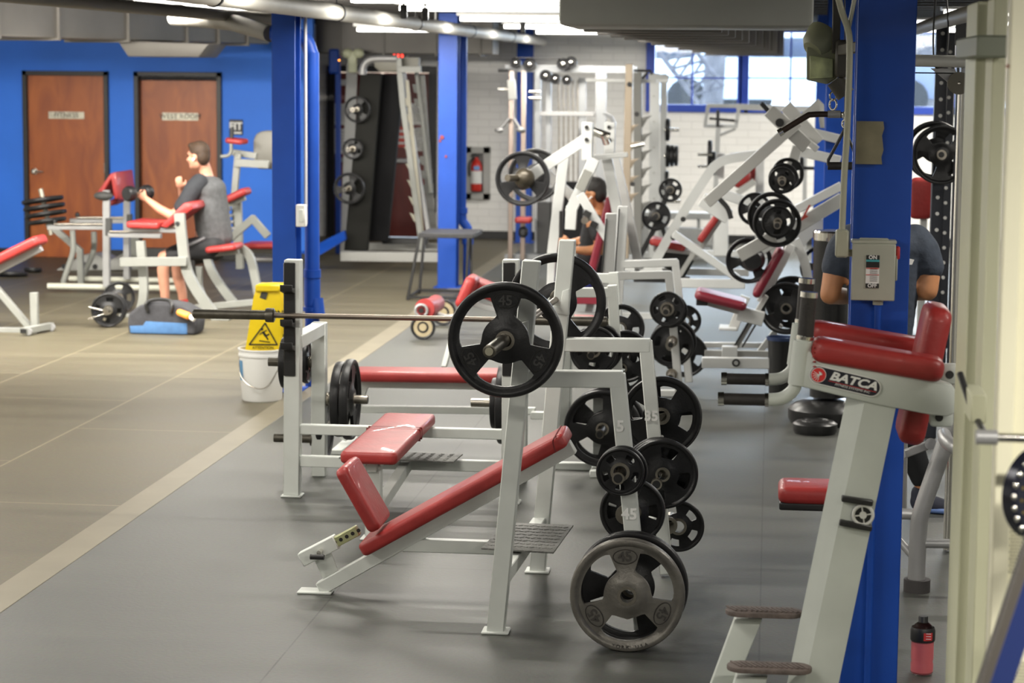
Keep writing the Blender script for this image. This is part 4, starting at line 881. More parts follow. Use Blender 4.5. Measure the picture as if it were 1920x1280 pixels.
g = G(); x0 = at(1808, 745, 6.0).x; x1 = at(1858, 745, 5.7).x; z1 = at(1830, 735, 5.9).z; g.box(((x0+x1)/2, 5.9, z1-.03), (x1-x0, .2, .075)); part(g, 'bracket_box', CRG, t)
g = G(); g.tube([at(1800, 700, 6.0), at(1822, 765, 5.9), at(1846, 812, 5.7)], .009, 8); part(g, 'cable_guide', BLACK, t)
for (ya, yb) in ((985, 1085), (1243, 1290)):
    g = G(); xa = at(1890, ya, YM+.04).x; xb = at(1935, ya, YM+.04).x
    a = at(1905, ya, YM+.045); b = at(1905, yb, YM+.045); nz = int((a.z-b.z)/.008)
    for i in range(nz):
        for j in range(9):
            q = V((at(1900, ya, YM+.045).x-.012+.007*j+(.0035 if i % 2 else 0), YM+.047, a.z-.008*i)); g.cyl(q, q+V((0, .004, 0)), .0022, n=6)
    o = part(g, 'perforation_pattern', mat('hole_shadowless_dark', (.2, .19, .13), .8), t); o['kind'] = 'stuff'
g = G(); g.cyl(at(1889, 124, YM-.002), at(1889, 124, YM+.01), .0045, n=12); part(g, 'screw', mat('rust_screw', (.25, .12, .07), .6), t)
# wheel with chrome studs and slanted strut
t = thing('studded_wheel', 'black wheel ringed with shiny studs cut off by the picture edge', 'wheel', at(1960, 925, 4.9)); cw = at(1962, 925, 4.9)
s49 = sc(4.9); R1 = 92/s49
g = G(); g.lathe([(R1*.35, -.012), (R1*.6, -.02), (R1*.93, -.02), (R1, -.01), (R1, .02), (R1*.35, .02)], cw, V((-.55, .8, 0)), 48); part(g, 'wheel_disc', mat('dark_glossy', (.02, .022, .035), .15, .3), t)
ax = V((-.55, .8, 0)).normalized(); u = ax.orthogonal().normalized(); w = ax.cross(u); g = G()
for k in range(26): a = 2*PI*k/26; g.ell(cw-ax*.016+(u*math.cos(a)+w*math.sin(a))*R1*.96, .006, .006, .008, n=8)
parts(g, 'chrome_stud', CHR, t); g = G()
for k in range(20): a = 2*PI*k/20; g.ell(cw-ax*.02+(u*math.cos(a)+w*math.sin(a))*R1*.8, .004, .004, .004, n=6)
parts(g, 'brass_stud', mat('brass', (.6, .45, .15), .3, 1.), t)
t = thing('steel_strut', 'dark blue and grey slanted square strut crossing the lower corner', 'strut', at(1860, 1280, 4.6)); YT = 4.6
p0, p1 = at(1935, 1085, YT), at(1868, 1285, YT); dz = (p1-p0)/(p0.z-p1.z); pe = p0+dz*(p0.z-.0); 
g = G(); g.seg(p0-dz*.25, pe, .055, .055); part(g, 'strut_bar', mat('navy_strut', (.02, .035, .14), .4), t)
w_ = V((-.03, 0, -.008)); g = G(); g.seg(p0-dz*.25+w_, pe+w_, .022, .058); part(g, 'strut_face', mat('brown_grey_strut', (.09, .08, .07), .5), t)
# ================================================================ black rack, pulley beam, uprights far right
YK = 14.0
t = thing('power_rack', 'black perforated power rack against the windows with two plates on it', 'power rack', fl(1770, 660)*1)
t.location = (at(1770, 400, YK).x, YK, 0)
def upr(px0, px1, Y, ztop_px, par, name='rack_upright'):
    x0 = at(px0, 300, Y).x; x1 = at(px1, 300, Y).x; zt = at(px0, ztop_px, Y).z; g = G(); g.box(((x0+x1)/2, Y+.05, zt/2), (x1-x0, .08, zt)); u_ = part(g, name, mat('navy_black_rack', (.012, .015, .025), .45), par)
    g = G(); z = .3
    while z < zt-.05: g.cyl(((x0+x1)/2, Y+.012, z), ((x0+x1)/2, Y+.0, z), .012, n=8); z += .1
    q = part(g, 'rack_hole_pattern', PAPER, u_, kind='stuff'); return u_
upr(1749, 1772, YK, 45, t); upr(1789, 1802, YK-.2, 35, t); upr(1765, 1786, YK+1.2, 60, t)
g = G(); g.box(at(1775, 640, YK), (.5, .1, .08)); part(g, 'lower_crossmember', MATS['navy_black_rack'], t)
a = at(1754, 52, YK-.02); b = at(1830, 92, YK-.02)
g = G(); g.box(at(1807, 58, YK-.3), (.1, .02, .17)); part(g, 'gusset_plate', BLACK, t)
put_plate(at(1752, 282, YK-.1), 45, 'black plate on the perforated black rack, the one partly hidden', 'plates on the black rack', rot=20, d=.36)
put_plate(at(1765, 290, YK-.25), 45, 'black plate on the perforated black rack, in front of its twin', 'plates on the black rack', rot=60, d=.36)
peg(at(1765, 290, YK-.02), at(1765, 290, YK-.36), parent=t)
t = thing('gym_bench', 'red upholstered bench back rising before the white wall behind the rack', 'bench', at(1725, 480, 15.6)); YB2 = 15.6; t.location.z = 0
a = at(1708, 332, YB2); b = at(1747, 411, YB2); g = G(); g.pad(V(((a.x+b.x)/2, YB2, (a.z+b.z)/2)), FZ, a.z-b.z, b.x-a.x+.02, .07, wdir=FX, r=.03); part(g, 'back_pad', RED, t)
g = G(); x = at(1731, 450, YB2+.05).x; g.seg((x, YB2+.06, b.z+.2), (x, YB2+.06, 0), .05, .05); g.box((x, YB2+.06, .03), (.5, .08, .06)); part(g, 'bench_post', WHITE, t); g = G(); g.cyl(at(1697, 377, YB2), at(1712, 377, YB2), .014); part(g, 'side_rod', DSTEEL, t)
t = thing('cable_column', 'silver cable machine upright with slanted black lettering and a round pulley', 'cable machine', at(1812, 600, 10.6)); YU = 10.6; t.location.z = 0
x0 = at(1793, 300, YU).x; x1 = at(1822, 300, YU).x
g = G(); g.box(((x0+x1)/2+.02, YU+.06, at(1812, 100, YU).z/2), (x1-x0+.02, .1, at(1812, 100, YU).z)); part(g, 'upright', mat('steel_grey_upright', (.30, .31, .33), .4, .4), t)
g = G(); g.cyl((x0+.01, YU-.02, at(1797, 170, YU).z), (x0+.01, YU-.02, .02), .016); part(g, 'guide_rod', CHR, t)
u_ = FZ; c = at(1815, 275, YU-.02)
text('LIFE FITNESS', at(1813, 285, YU)+V((0, -.005, 0)), .055, FZ, -FX, BLACK, 'upright_lettering', t, .0006, shear=.3, bold=.001, sx=1.35)
a = at(1690, 113, YU); b = at(1830, 116, YU); g = G(); g.cyl(a, b, .028, n=20); part(g, 'top_tube', mat('white_tube', (.6, .6, .56), .35, .1), t)
c = at(1798, 156, YU-.03); g = G(); g.lathe([(0, -.012), (.036, -.012), (.052, -.012), (.044, 0), (.052, .012), (0, .012)], c, FY, 30); pl_ = part(g, 'pulley_wheel', mat('olive_pulley', (.13, .12, .09), .5), t); g = G(); g.ell(c+V((0, -.014, 0)), .008, .006, .008); part(g, 'pulley_bolt', CHR, pl_)
g = G(); g.prism([at(1745, 128, YU), at(1790, 128, YU), at(1800, 150, YU), at(1780, 156, YU)], (0, .02, 0)); part(g, 'pulley_bracket', SILV, t)
g = G(); g.cyl(at(1690, 136, YU), at(1826, 138, YU), .003, n=8); part(g, 'cable', BLACK, t)
g = G(); g.tube([at(1754, 0, YU), at(1750, 60, YU), at(1752, 120, YU), at(1762, 126, YU), at(1772, 118, YU), at(1778, 60, YU), at(1774, -20, YU)], .004, 8); part(g, 'hanging_loop', BLACK, t)
t = thing('ceiling_pipe', 'grey ceiling pipe rising towards the camera above the black rack', 'pipe', at(1780, 40, 12)); g = G(); g.tube([at(1700, 60, 15), at(1760, 42, 12), at(1830, 22, 9.4), at(1990, -20, 7.2)], .035, 14); part(g, 'pipe', mat('olive_grey_pipe', (.2, .19, .15), .5), t)
# ================================================================ trash bin, punching bag
t = thing('trash_bin', 'tapered black trash bin with a liner standing behind the dip handles', 'bin', fl(1462, 742)); c = t.location.copy(); YT = c.y; r0 = 24/sc(YT); hh = at(1462, 632, YT).z
g = G(); g.lathe([(0, 0), (r0*.86, 0), (r0*1.02, hh*.96), (r0*1.1, hh*.96), (r0*1.1, hh), (r0*.98, hh), (r0*.8, .02), (0, .02)], c, FZ, 32); part(g, 'bin_body', mat('black_plastic', (.014, .014, .014), .3), t)
g = G(); g.lathe([(r0*1.12, hh*.955), (r0*1.13, hh+.005), (r0*.97, hh+.004), (r0*.9, hh*.7)], c, FZ, 32); part(g, 'bin_liner', mat('dark_blue_liner', (.02, .035, .09), .3), t)
t = thing('punching_bag', 'freestanding black punching bag with shiny rim and round black base', 'punching bag', fl(1555, 745)); c = fl(1556, 770); c = V((at(1556, 600, 14.55).x, 14.55, 0)); YP = c.y; s = sc(YP); hh = at(1556, 432, YP).z; r = 34/s
g = G(); g.lathe([(0, .16), (r, .17), (r, hh-.03), (0, hh-.03)], c, FZ, 36); part(g, 'bag_cylinder', mat('black_vinyl', (.012, .012, .012), .25), t)
g = G(); g.lathe([(r*.9, hh-.06), (r*1.03, hh-.06), (r*1.04, hh-.01), (r*.98, hh), (0, hh-.01)], c, FZ, 36); part(g, 'shiny_rim', CHR, t)
g = G(); g.lathe([(0, 0), (.24, 0), (.255, .03), (.255, .09), (.22, .12), (.14, .15), (0, .16)], c, FZ, 40); part(g, 'bag_base', mat('black_plastic', (0, 0, 0)), t)
g = G(); a = at(1553, 447, YP)+V((0, -r, 0)); g.cyl(a, a+V((0, .02, 0)), .016); part(g, 'rivet', CHR, t)
p = fl(1500, 768); g = G()
t = thing('round_base', 'low black round weight base on the floor before the punching bag', 'base', fl(1540, 772)); c = fl(1524, 779); c.y = 14.1; s = sc(c.y); g.lathe([(0, 0), (.13, 0), (.14, .02), (.14, .06), (.12, .075), (.04, .08), (0, .08)], c, FZ, 36); part(g, 'base_disc', MATS['black_plastic'], t)
g = G(); g.lathe([(.08, .0771), (.085, .084), (.09, .0771)], c, FZ, 36); part(g, 'raised_rim', MATS['black_plastic'], t)
# ================================================================ HELPERS for frames seen across the gym
FRN = [0]
def FR(par, name, m, Y, wpx, pts, dep=.06, dy=0, label=None):
    FRN[0] += 1; g = G(); w = wpx/sc(Y); dep = dep*(1-.022*(FRN[0] % 7))
    P = [at(p[0], p[1], p[2] if len(p) > 2 else Y)+V((0, dy, 0)) for p in pts]
    g.path(P, w, dep, ext=w*.3); return part(g, name, m, par, label=label)
def TB(par, name, m, Y, wpx, pts, smooth=True, dy=0):
    g = G(); w = wpx/sc(Y)/2; g.tube([at(p[0], p[1], p[2] if len(p) > 2 else Y)+V((0, dy, 0)) for p in pts], w, 12, smooth, 4); return part(g, name, m, par)
def PD(par, name, m, Y, thpx, p, q, wid=.28, dy=0, r=.02):
    a = at(p[0], p[1], Y); b = at(q[0], q[1], Y); th = thpx/sc(Y); g = G(); g.pad((a+b)/2+V((0, dy, 0)), b-a, (b-a).length, wid, th, r=min(r, th*.45)); return part(g, name, m, par)
def FOOT(par, px, py, m=WHITE, L=.5, W=.07, axis='Y'):
    c = fl(px, py); g = G(); g.box(c+V((0, 0, .035)), (L, W, .06) if axis == 'X' else (W, L, .06)); return part(g, 'floor_foot', m, par)
def PL(px, py, Y, kind, label, grp=None, dia=None, rot=0, axis='Y', nrm=None):
    return put_plate(at(px, py, Y), kind, label, grp, axis, rot, d=(dia/sc(Y) if dia else None), nrm=nrm)
def PEG(par, px, py, Y, L=.25, m=STEEL, r=.024):
    c = at(px, py, Y); peg(c+V((0, .02, 0)), c+V((0, -L, 0)), r, m, par)
# ================================================================ long flat bench (third row)
t = thing('flat_bench', 'long grey framed bench with level red pad in the row behind the flat press bench', 'bench', fl(800, 800)); YL = 13.05
PD(t, 'bench_pad', RED, YL, 19, (664, 701), (945, 704), .29)
FR(t, 'spine_beam', GREY, YL, 13, [(668, 719), (950, 724)]); FR(t, 'base_beam', GREY, YL, 13, [(650, 766), (1000, 770)])
FR(t, 'front_leg', GREY, YL, 14, [(686, 720), (646, 820)]); FR(t, 'brace', GREY, YL, 10, [(846, 640, YL+.6), (832, 690, YL+.4)])
g = G(); c = at(646, 822, YL); c.z = .015; g.box(c, (.07, .5, .03)); part(g, 'floor_foot', GREY, t)
for Yq, pts, pp in ((12.5, [(1060, 548), (1143, 548), (1160, 665)], [(1148, 540), (1168, 868)]), (13.6, [(1060, 520), (1150, 522)], [(1150, 516), (1168, 800)])):
    FR(t, 'storage_arm', GREY, Yq, 18, pts[:2]); FR(t, 'storage_post', GREY, Yq, 19, pp)
FR(t, 'upright_post', GREY, 12.5, 20, [(1058, 820), (1066, 470)]); FR(t, 'upright_post', GREY, 13.6, 19, [(1062, 780), (1070, 455)])
FR(t, 'rear_base', GREY, 13.0, 14, [(1000, 778), (1150, 782)])
# plate tree between rows
t = thing('plate_tree', 'low weight plate tree mostly hidden by plates beyond the nearest frame arms', 'plate tree', fl(1125, 872))
FR(t, 'tree_post', GREY, 12.55, 20, [(1122, 858), (1122, 600)], .06); g = G(); c = at(1122, 866, 12.55); c.z = .02; g.box(c, (.5, .06, .04)); g.box(c, (.06, .5, .04)); part(g, 'tree_base', GREY, t)
for px, py in ((1130, 803), (1114, 657)): PEG(t, px, py, 12.5, .22, DSTEEL)
GT = 'plates on the low plate tree'
PL(1130, 803, 12.38, 45, 'large black plate standing on the floor level peg of low plate tree', GT, 148, 20); PL(1137, 798, 12.46, 45, 'large black plate hidden behind the first on the low plate tree', GT, 150, 55)
PL(1114, 657, 12.3, 25, 'medium black plate showing its hub under the second frame arm', GT, 92, 0); PL(1122, 652, 12.42, 25, 'medium black plate just behind the one under the second frame arm', GT, 94, 30)
PL(1163, 615, 13.0, 25, 'black plate beside the slanted grey post with a white sticker', GT, 92, 15); PL(1172, 668, 12.7, 35, 'black plate seen between the two storage frame arms', GT, 100, 15); PL(1166, 690, 12.6, 35, 'black plate peeking over the corner of the nearest frame arm', GT, 96, 45)
# ================================================================ fourth row frame
t = thing('seated_press_bench', 'pale grey press bench frame with two arms and a cluster of small black plates', 'bench', fl(1270, 725)); GS = 'plates on the pale frame in the fourth row'
FR(t, 'storage_frame', WHITE, 15.0, 15, [(1150, 517), (1254, 515), (1274, 744)]); FR(t, 'storage_frame', WHITE, 16.0, 14, [(1168, 495), (1266, 492), (1292, 712)])
FR(t, 'upright_post', WHITE, 15.0, 21, [(1146, 406), (1128, 745)]); FR(t, 'upright_post', WHITE, 16.0, 19, [(1168, 392), (1150, 712)])
FR(t, 'base_beam', WHITE, 15.5, 12, [(1130, 735), (1280, 737)])
FR(t, 'edge_guard', BLACK, 14.95, 3, [(1137, 410), (1120, 620)], .02); FR(t, 'edge_guard', BLACK, 15.95, 3, [(1161, 392), (1150, 560)], .02)
for q in ((1251, 579, 14.85), (1260, 640, 14.9), (1259, 702, 14.95)): PEG(t, *q, .16 if q[1] > 700 else .2)
PL(1251, 579, 14.75, 5, 'small black plate on the topmost peg of fourth row frame', GS, 66, 10); PL(1256, 582, 14.85, 5, 'small black plate behind the topmost one, fourth row frame', GS, 66, 40)
PL(1259, 646, 15.12, 25, 'medium black plate on the second peg below the small pair', GS, 84, 15); PL(1263, 640, 15.2, 25, 'medium black plate behind the second peg one', GS, 86, 50)
PL(1285, 601, 16.1, 10, 'small black plate peeking out at the rear post, upper', GS, 60, 30); PL(1285, 665, 16.12, 35, 'large black plate with long slots at the rear post, lower', GS, 84, 20)
# ================================================================ wet floor signs and bucket
YEL = mat('yellow_plastic', (.85, .62, .01), .4, 0, .04, 6)
t = thing('bucket', 'white plastic bucket with wire handle at the foot of the left blue column', 'bucket', fl(490, 728)); c = fl(491, 725); c.y = 14.95; c = V((at(491, 700, 14.9).x, 14.9, 0)); s = sc(14.9); h = at(491, 652, 14.9).z; r = 43/s
g = G(); g.lathe([(0, 0), (r*.86, 0), (r*.9, .01), (r, h*.86), (r*1.05, h*.86), (r*1.05, h*.9), (r*1.02, h*.9), (r*1.02, h*.97), (r*1.06, h*.97), (r*1.06, h), (r*.98, h), (r*.84, .012), (0, .012)], c, FZ, 40); part(g, 'bucket_body', mat('white_plastic', (.78, .78, .76), .35), t)
g = G(); g.tube([c+V((-r*1.03, -.01, h*.84)), c+V((-r*.8, -r*.7, h*.5)), c+V((-r*.2, -r*1.08, h*.31)), c+V((r*.5, -r*1.0, h*.33)), c+V((r*1.03, -.01, h*.84))], .0035, 6); part(g, 'wire_handle', STEEL, t)
g = G(); a0 = math.radians(200); 
P = []
for k in range(7): a = math.radians(188+k*6); P.append((c+V((math.cos(a)*r*.955, math.sin(a)*r*.955, h*.40)), c+V((math.cos(a)*r*1.0, math.sin(a)*r*1.0, h*.78))))
for k in range(6): g.bm.faces.new([g.bm.verts.new(v) for v in (P[k][0], P[k+1][0], P[k+1][1], P[k][1])])
part(g, 'bucket_label', mat('blue_label', (.1, .28, .5), .5), t)
def wet_sign(px, py, Y, lab, sx=1, lean=.0, dark=True):
    t = thing('wet_floor_sign', lab, 'warning sign', at(px, 655, Y)); s = 1/sc(Y)
    base = at(px, 655, Y); u = V((1, .12, 0)).normalized(); v = V((lean, 0, 1)).normalized(); hh = 128*s; wb, wt = 72*s, 48*s
    def q(a, b): return base+u*a+v*b
    for dyy, nm in ((0, 'front_leaf'), (.05, 'rear_leaf')):
        P = [q(-wb/2, -.10), q(wb/2, -.10), q(wt/2+.01, hh*.78), q(wt/2-.005, hh*.96), q(wt/2-.02, hh), q(-wt/2+.02, hh), q(-wt/2+.005, hh*.96), q(-wt/2-.01, hh*.78)]
        g = G(); g.prism([p+V((0, dyy, 0)) for p in P], (0, .016, 0), .003); lf = part(g, nm, YEL, t)
        if dyy == 0:
            g = G(); g.seg(q(-wt/2-.0, hh*.93)+V((0, -.01, 0)), q(wt/2, hh*.93)+V((0, -.01, 0)), .05, .03, bev=.01); part(g, 'handle_roll', YEL, lf)
            g = G(); g.box(q(-.025, hh*.82)+V((0, -.002, 0)), (.045, .004, .05), Matrix.Rotation(.3, 3, 'Y'), .001); part(g, 'handle_slot', mat('sign_slot', (.06, .06, .05), .8), lf)
            text('CAUTION', q(0, hh*.55)+V((0, -.004, 0)), .052, u, v, BLACK, 'sign_lettering', lf, .0006, bold=.0012)
            g = G(); tri = [q(0, hh*.40), q(-.095, hh*.075), q(.095, hh*.075)]
            tri = [p+V((0, -.003, 0)) for p in tri]
            for i in range(3): g.seg(tri[i], tri[(i+1) % 3], .009, .003, ext=.002, bev=0)
            part(g, 'warning_triangle', BLACK, lf)
            g = G(); o = q(0, hh*.16)+V((0, -.003, 0))
            for (a, b, w) in (((-.01, .05), (.012, .02), .016), ((.012, .02), (.035, .035), .009), ((.012, .02), (.03, -.005), .009), ((-.01, .05), (-.03, .03), .006), ((-.006, .05), (.015, .06), .006)): g.seg(o+u*a[0]+v*a[1], o+u*b[0]+v*b[1], w, .003, bev=0)
            g.cyl(o+u*-.018+v*.068, o+u*-.018+v*.068+V((0, .003, 0)), .009, n=12); g.seg(o+u*-.03+v*-.012, o+u*.045+v*-.022, .006, .003, bev=0); part(g, 'slipping_figure', BLACK, lf)
            text('ATTENTION', q(0, hh*.025)+V((0, -.004, 0)), .026, u, v, BLACK, 'sign_lettering', lf, .0005)
wet_sign(493, 655, 14.86, 'yellow caution wet floor sign standing in the white bucket, the front one', lean=.09)
wet_sign(515, 655, 15.0, 'yellow wet floor sign behind the front one, half hidden by rack post', lean=.06)
# ================================================================ black stool
t = thing('step_stool', 'black metal plyometric stool before the second blue column', 'stool', fl(820, 560)); Ya, Yb = 21.7, 22.4
zt = at(834, 446, Ya).z
c4 = [(at(764, 560, Ya), at(786, 446, Ya)), (at(873, 566, Ya), at(878, 449, Ya)), (at(786, 545, Yb), at(796, 444, Yb)), (at(884, 549, Yb), at(882, 448, Yb))]
g = G(); a, b = c4[0][1], c4[3][1]; g.box(((c4[0][1].x+c4[1][1].x)/2+.02, (Ya+Yb)/2, zt+.02), (c4[1][1].x-c4[0][1].x+.06, Yb-Ya, .045), bev=.006); part(g, 'stool_top', mat('black_stool_top', (.03, .03, .032), .6, 0, .2, 20), t)
for lo, hi in c4: g = G(); lo = V((lo.x, lo.y, 0)); g.seg(lo, V((hi.x, hi.y, zt)), .028, .028); part(g, 'leg', BLACK, t)
for i, j in ((0, 1), (2, 3), (0, 2), (1, 3)): g = G(); a, b = V(c4[i][0]), V(c4[j][0]); a.z = b.z = .03; g.seg(a, b, .026, .026, ref=FZ); part(g, 'stretcher', BLACK, t)
# ================================================================ roller bench in the middle distance
t = thing('decline_bench', 'decline bench with red foot rollers and rounded red pad beyond the long flat bench', 'bench', fl(850, 640)); YR = 19.0
RED2 = RED
g = G(); a, b = at(863, 560, YR), at(925, 548, YR)
g.pad(at(874, 548, 18.7)+V((0, .1, 0)), at(862, 578, 18.7)-at(885, 525, 18.7), .29, .34, .10, r=.04); part(g, 'head_pad', RED, t)
PD(t, 'long_pad', RED, YR, 28, (880, 533), (952, 562), .3, dy=.1); FR(t, 'spine_beam', WHITE, YR, 10, [(890, 570), (960, 588), (1060, 610)])
g = G(); a = at(800, 581, 18.6); g.cyl(a+V((0, -.02, 0)), a+V((0, .55, 0)), .075, n=24); g.cyl(at(797, 578, 18.6)+V((0, -.03, 0)), a+V((0, .15, 0)), .085, n=24); part(g, 'foot_roller', RED, t)
g = G(); c = at(790, 582, 18.55); g.loop(c, .05, .012, FY, 24, 8); part(g, 'roller_rim', SILV, t); g = G(); g.cyl(c+V((0, .0, 0)), c+V((0, -.012, 0)), .022); part(g, 'roller_hole', BLACK, t)
TB(t, 'foot_tube', WHITE, 18.8, 9, [(806, 574), (820, 588), (842, 594), (862, 590)])
TAN = mat('tan_disc', (.34, .28, .17), .6, 0, .1, 10)
for (px, py, Yq, d, lab) in ((793, 606, 18.5, 48, 'tan faced disc weight with black rim at the foot of decline bench, in front'), (831, 593, 19.6, 50, 'tan faced disc weight with black rim at the decline bench, behind')):
    c = at(px, py, Yq); r = d/2/sc(Yq); c.z = r
    o = thing('disc_weight', lab, 'weight plate', c); g = G(); g.loop(c, r-.013, .013, FY, 36, 8); g.cyl(c+V((0, -.004, 0)), c+V((0, .02, 0)), r*.46, n=28); part(g, 'rubber_rim', RUB, o)
    g = G(); g.cyl(c+V((0, -.002, 0)), c+V((0, .015, 0)), r*.9, n=36); part(g, 'disc_face', TAN, o); g = G(); g.cyl(c+V((0, -.008, 0)), c+V((0, .0, 0)), r*.3, n=24); part(g, 'disc_hub', TAN, o)
g = G(); x = at(1070, 600, 13.9); g.pad(x, FX, .3, .25, .05); o = tag(part(g, 'short_pad', RED, None, loc=x), 'small red pad glimpsed behind the big far barbell plate', 'pad')
# ================================================================ left: adjustable bench
t = thing('adjustable_bench', 'grey adjustable bench with raised red backrest cut by the picture edge', 'bench', fl(60, 632)); YA = 18.4
PD(t, 'backrest', RED, YA, 19, (-120, 546), (80, 447), .3, r=.03); FR(t, 'pad_frame', SILV, YA, 14, [(-120, 566), (74, 466)])
FR(t, 'diagonal_brace', MS, YA, 12, [(-40, 500), (54, 612)]); FR(t, 'rear_post', MS, YA, 14, [(64, 552), (66, 622)]); FR(t, 'base_beam', MS, YA, 12, [(-100, 618), (60, 620)])
a = at(44, 632, YA-.05); b = at(100, 617, YA-.05); g = G(); c = fl(45, 630); d = fl(97, 620); c.z = d.z = .045; g.seg(c, d, .055, .055, ref=FZ); ft = part(g, 'wheel_axle', MS, t); g = G(); e = c+(c-d).normalized()*.001; g.box(e+V((0, 0, 0)), (.05, .045, .035), bev=0); part(g, 'tube_opening', BLACK, ft)
for k in (.12, .95): g = G(); p = c.lerp(d, k)+V((.02, -.04, -.01)); g.cyl(p, p+V((.0, .035, 0)), .03, n=16); part(g, 'wheel', SILV, t)
# curl bar with plates
t = thing('curl_bar', 'short curl bar with spring collar lying on the floor between the bench and bag', 'barbell', fl(205, 612)); Yc, Yc2 = 18.9, 20.0
ca, cb = at(203, 581, Yc), at(222, 562, Yc2)
u = (cb-ca).normalized()
g = G(); g.cyl(ca-u*.22, cb+u*.22, .014); g.cyl(ca-u*.25, ca+u*.06, .024); part(g, 'bar', STEEL, t)
g = G(); c = ca-u*.08; g.loop(c, .032, .006, u, 20, 6); g.cyl(c+V((-.02, 0, 0)), at(166, 575, Yc-.1), .004); g.cyl(c+V((-.01, 0, -.02)), at(166, 598, Yc-.1), .004); part(g, 'spring_clip', CHR, t)
GCB = 'plates on the short curl bar'
PL(203, 581, Yc-.02, 25, 'outer front plate on the short curl bar, near the black and blue bag', GCB, 66, 10, nrm=u); PL(206, 579, Yc+.05, 25, 'inner front plate on the short curl bar', GCB, 66, 40, nrm=u); PL(223, 562, Yc2, 25, 'rear plate on the short curl bar', GCB, 62, 0, nrm=u)
for px, py, Yq, d, lab in ((22, 518, 23.2, 60, 'flat black plate lying on the tiles under the raised red backrest'), (62, 510, 23.8, 34, 'small black plate lying on the tiles near the blue wall')):
    p = fl(px, py); p.z = .02; o = put_plate(p, 35 if d > 50 else 25, lab, None, rot=0, d=d/sc(p.y), nrm=V((0, .12, 1)))
    o.location.z = .028
# T bar plates tilted
t = thing('loading_horn', 'slanted weight horn stacked with black plates in front of the first door', 'weight horn', at(80, 400, 22.5)); YH = 22.5
a, b = at(76, 354, YH), at(96, 440, YH); g = G(); g.cyl(a, b, .024); part(g, 'horn_rod', mat('pale_zinc', (.45, .42, .34), .4, .6), t)
FR(t, 'horn_arm', MS, YH, 12, [(92, 420), (150, 470), (152, 530)])
nn = (b-a).normalized()+V((0, .35, 0))
for k, w in enumerate(('top', 'second', 'third', 'lowest')): q = at(80+3*k, 375+13*k, YH); o = put_plate(q, 35, 'tilted black plate on the slanted horn, %s of four' % w, 'plates on the slanted horn', d=(80-8*(k == 3))/sc(YH), nrm=(-.17, .06, 1))
# silver roller frame (preacher station)
t = thing('plate_loaded_row', 'low silver machine with two rails on twin floor tubes before the wooden doors', 'gym machine', fl(190, 540)); YS = 22.0
for dy, (x0, x1, y) in ((0, (92, 196, 426)), (.7, (134, 236, 414))):
    FR(t, 'rail', SILV, YS+dy, 9, [(x0, y), (x1, y)]); TB(t, 'rail_tube', STEEL, YS+dy-.04, 5, [(x0+10, y-6), (x1, y-6)])
    g = G(); g.ell(at(x0+11, y-11, YS+dy), .025, .025, .03); part(g, 'rail_stop', BLACK, t)
for dy, (x0, x1, y) in ((0, (206, 300, 440)), (.7, (240, 330, 430))): FR(t, 'rail', SILV, YS+dy-.5, 9, [(x0, y), (x1, y+2)]); TB(t, 'rail_tube', STEEL, YS+dy-.54, 5, [(x0, y-6), (x1, y-6)])
TB(t, 'front_leg', MS, YS, 11, [(136, 432), (137, 470), (128, 500), (118, 530)]); TB(t, 'front_leg', MS, YS+.7, 11, [(176, 434), (176, 466), (168, 490), (156, 516)])
TB(t, 'floor_tube', mat('pale_floor_tube', (.5, .5, .42), .4), YS-.2, 12, [(90, 536), (330, 540)], False); TB(t, 'floor_tube', MATS['pale_floor_tube'], YS+.6, 11, [(130, 522), (330, 526)], False)
FR(t, 'post', SILV, YS-.3, 13, [(200, 360), (200, 534)]); FR(t, 'post', SILV, YS+.5, 12, [(238, 370), (238, 520)])
FR(t, 'post_sleeve', DARKG, YS-.34, 11, [(204, 412), (204, 438)]); FR(t, 'post_sleeve', DARKG, YS+.46, 9, [(243, 404), (243, 430)])
g = G(); a = at(196, 356, YS-.3); g.cyl(a+V((0, -.02, 0)), a+V((0, .03, 0)), .001); g.ell(at(194, 367, YS-.35), .10, .05, .045); part(g, 'dark_roller', DARKG, t)
g = G(); D = 0.45
P = [at(178, 366, YS-.3), at(206, 326, YS-.3), at(216, 322, YS-.3), at(222, 372, YS-.3), at(214, 374, YS-.3), at(208, 336, YS-.3), at(186, 372, YS-.3)]
g.prism(P, (D, 0, 0), .0) if False else g.prism(P, (.02, .55, 0), .012); part(g, 'folded_pad', RED, t)
g = G(); a = at(214, 322, YS-.3); g.prism([at(212, 323, YS-.32), at(246, 318, YS+.2), at(252, 370, YS+.2), at(220, 374, YS-.32)], (.0, .05, 0), .01); part(g, 'pad_face', RED, t)
PD(t, 'lower_pad', RED, YS+.1, 10, (208, 382), (226, 374), .3)
# small grey gym machine behind rails
t = thing('low_machine_base', 'low grey machine base with black bolts behind the silver floor tubes', 'gym machine', fl(185, 500)); YG2 = 24.2
g = G(); g.prism([at(100, 508, YG2), at(130, 494, YG2), at(152, 478, YG2), at(178, 476, YG2), at(205, 488, YG2), at(232, 474, YG2), at(232, 506, YG2)], (0, .4, 0), .01); part(g, 'base_plate', mat('soft_grey', (.36, .36, .34), .5), t)
g = G()
for q in ((120, 500), (157, 496), (178, 500)): p = at(*q, YG2-.01); g.cyl(p, p+V((0, .02, 0)), .03)
parts(g, 'bolt', BLACK, t)
FR(t, 'tall_plate', MS, YG2+.2, 18, [(252, 450), (256, 500)]); g = G(); g.box(at(290, 478, YG2+.3), (.5, .1, .16)); part(g, 'dark_panel', DARKG, t)
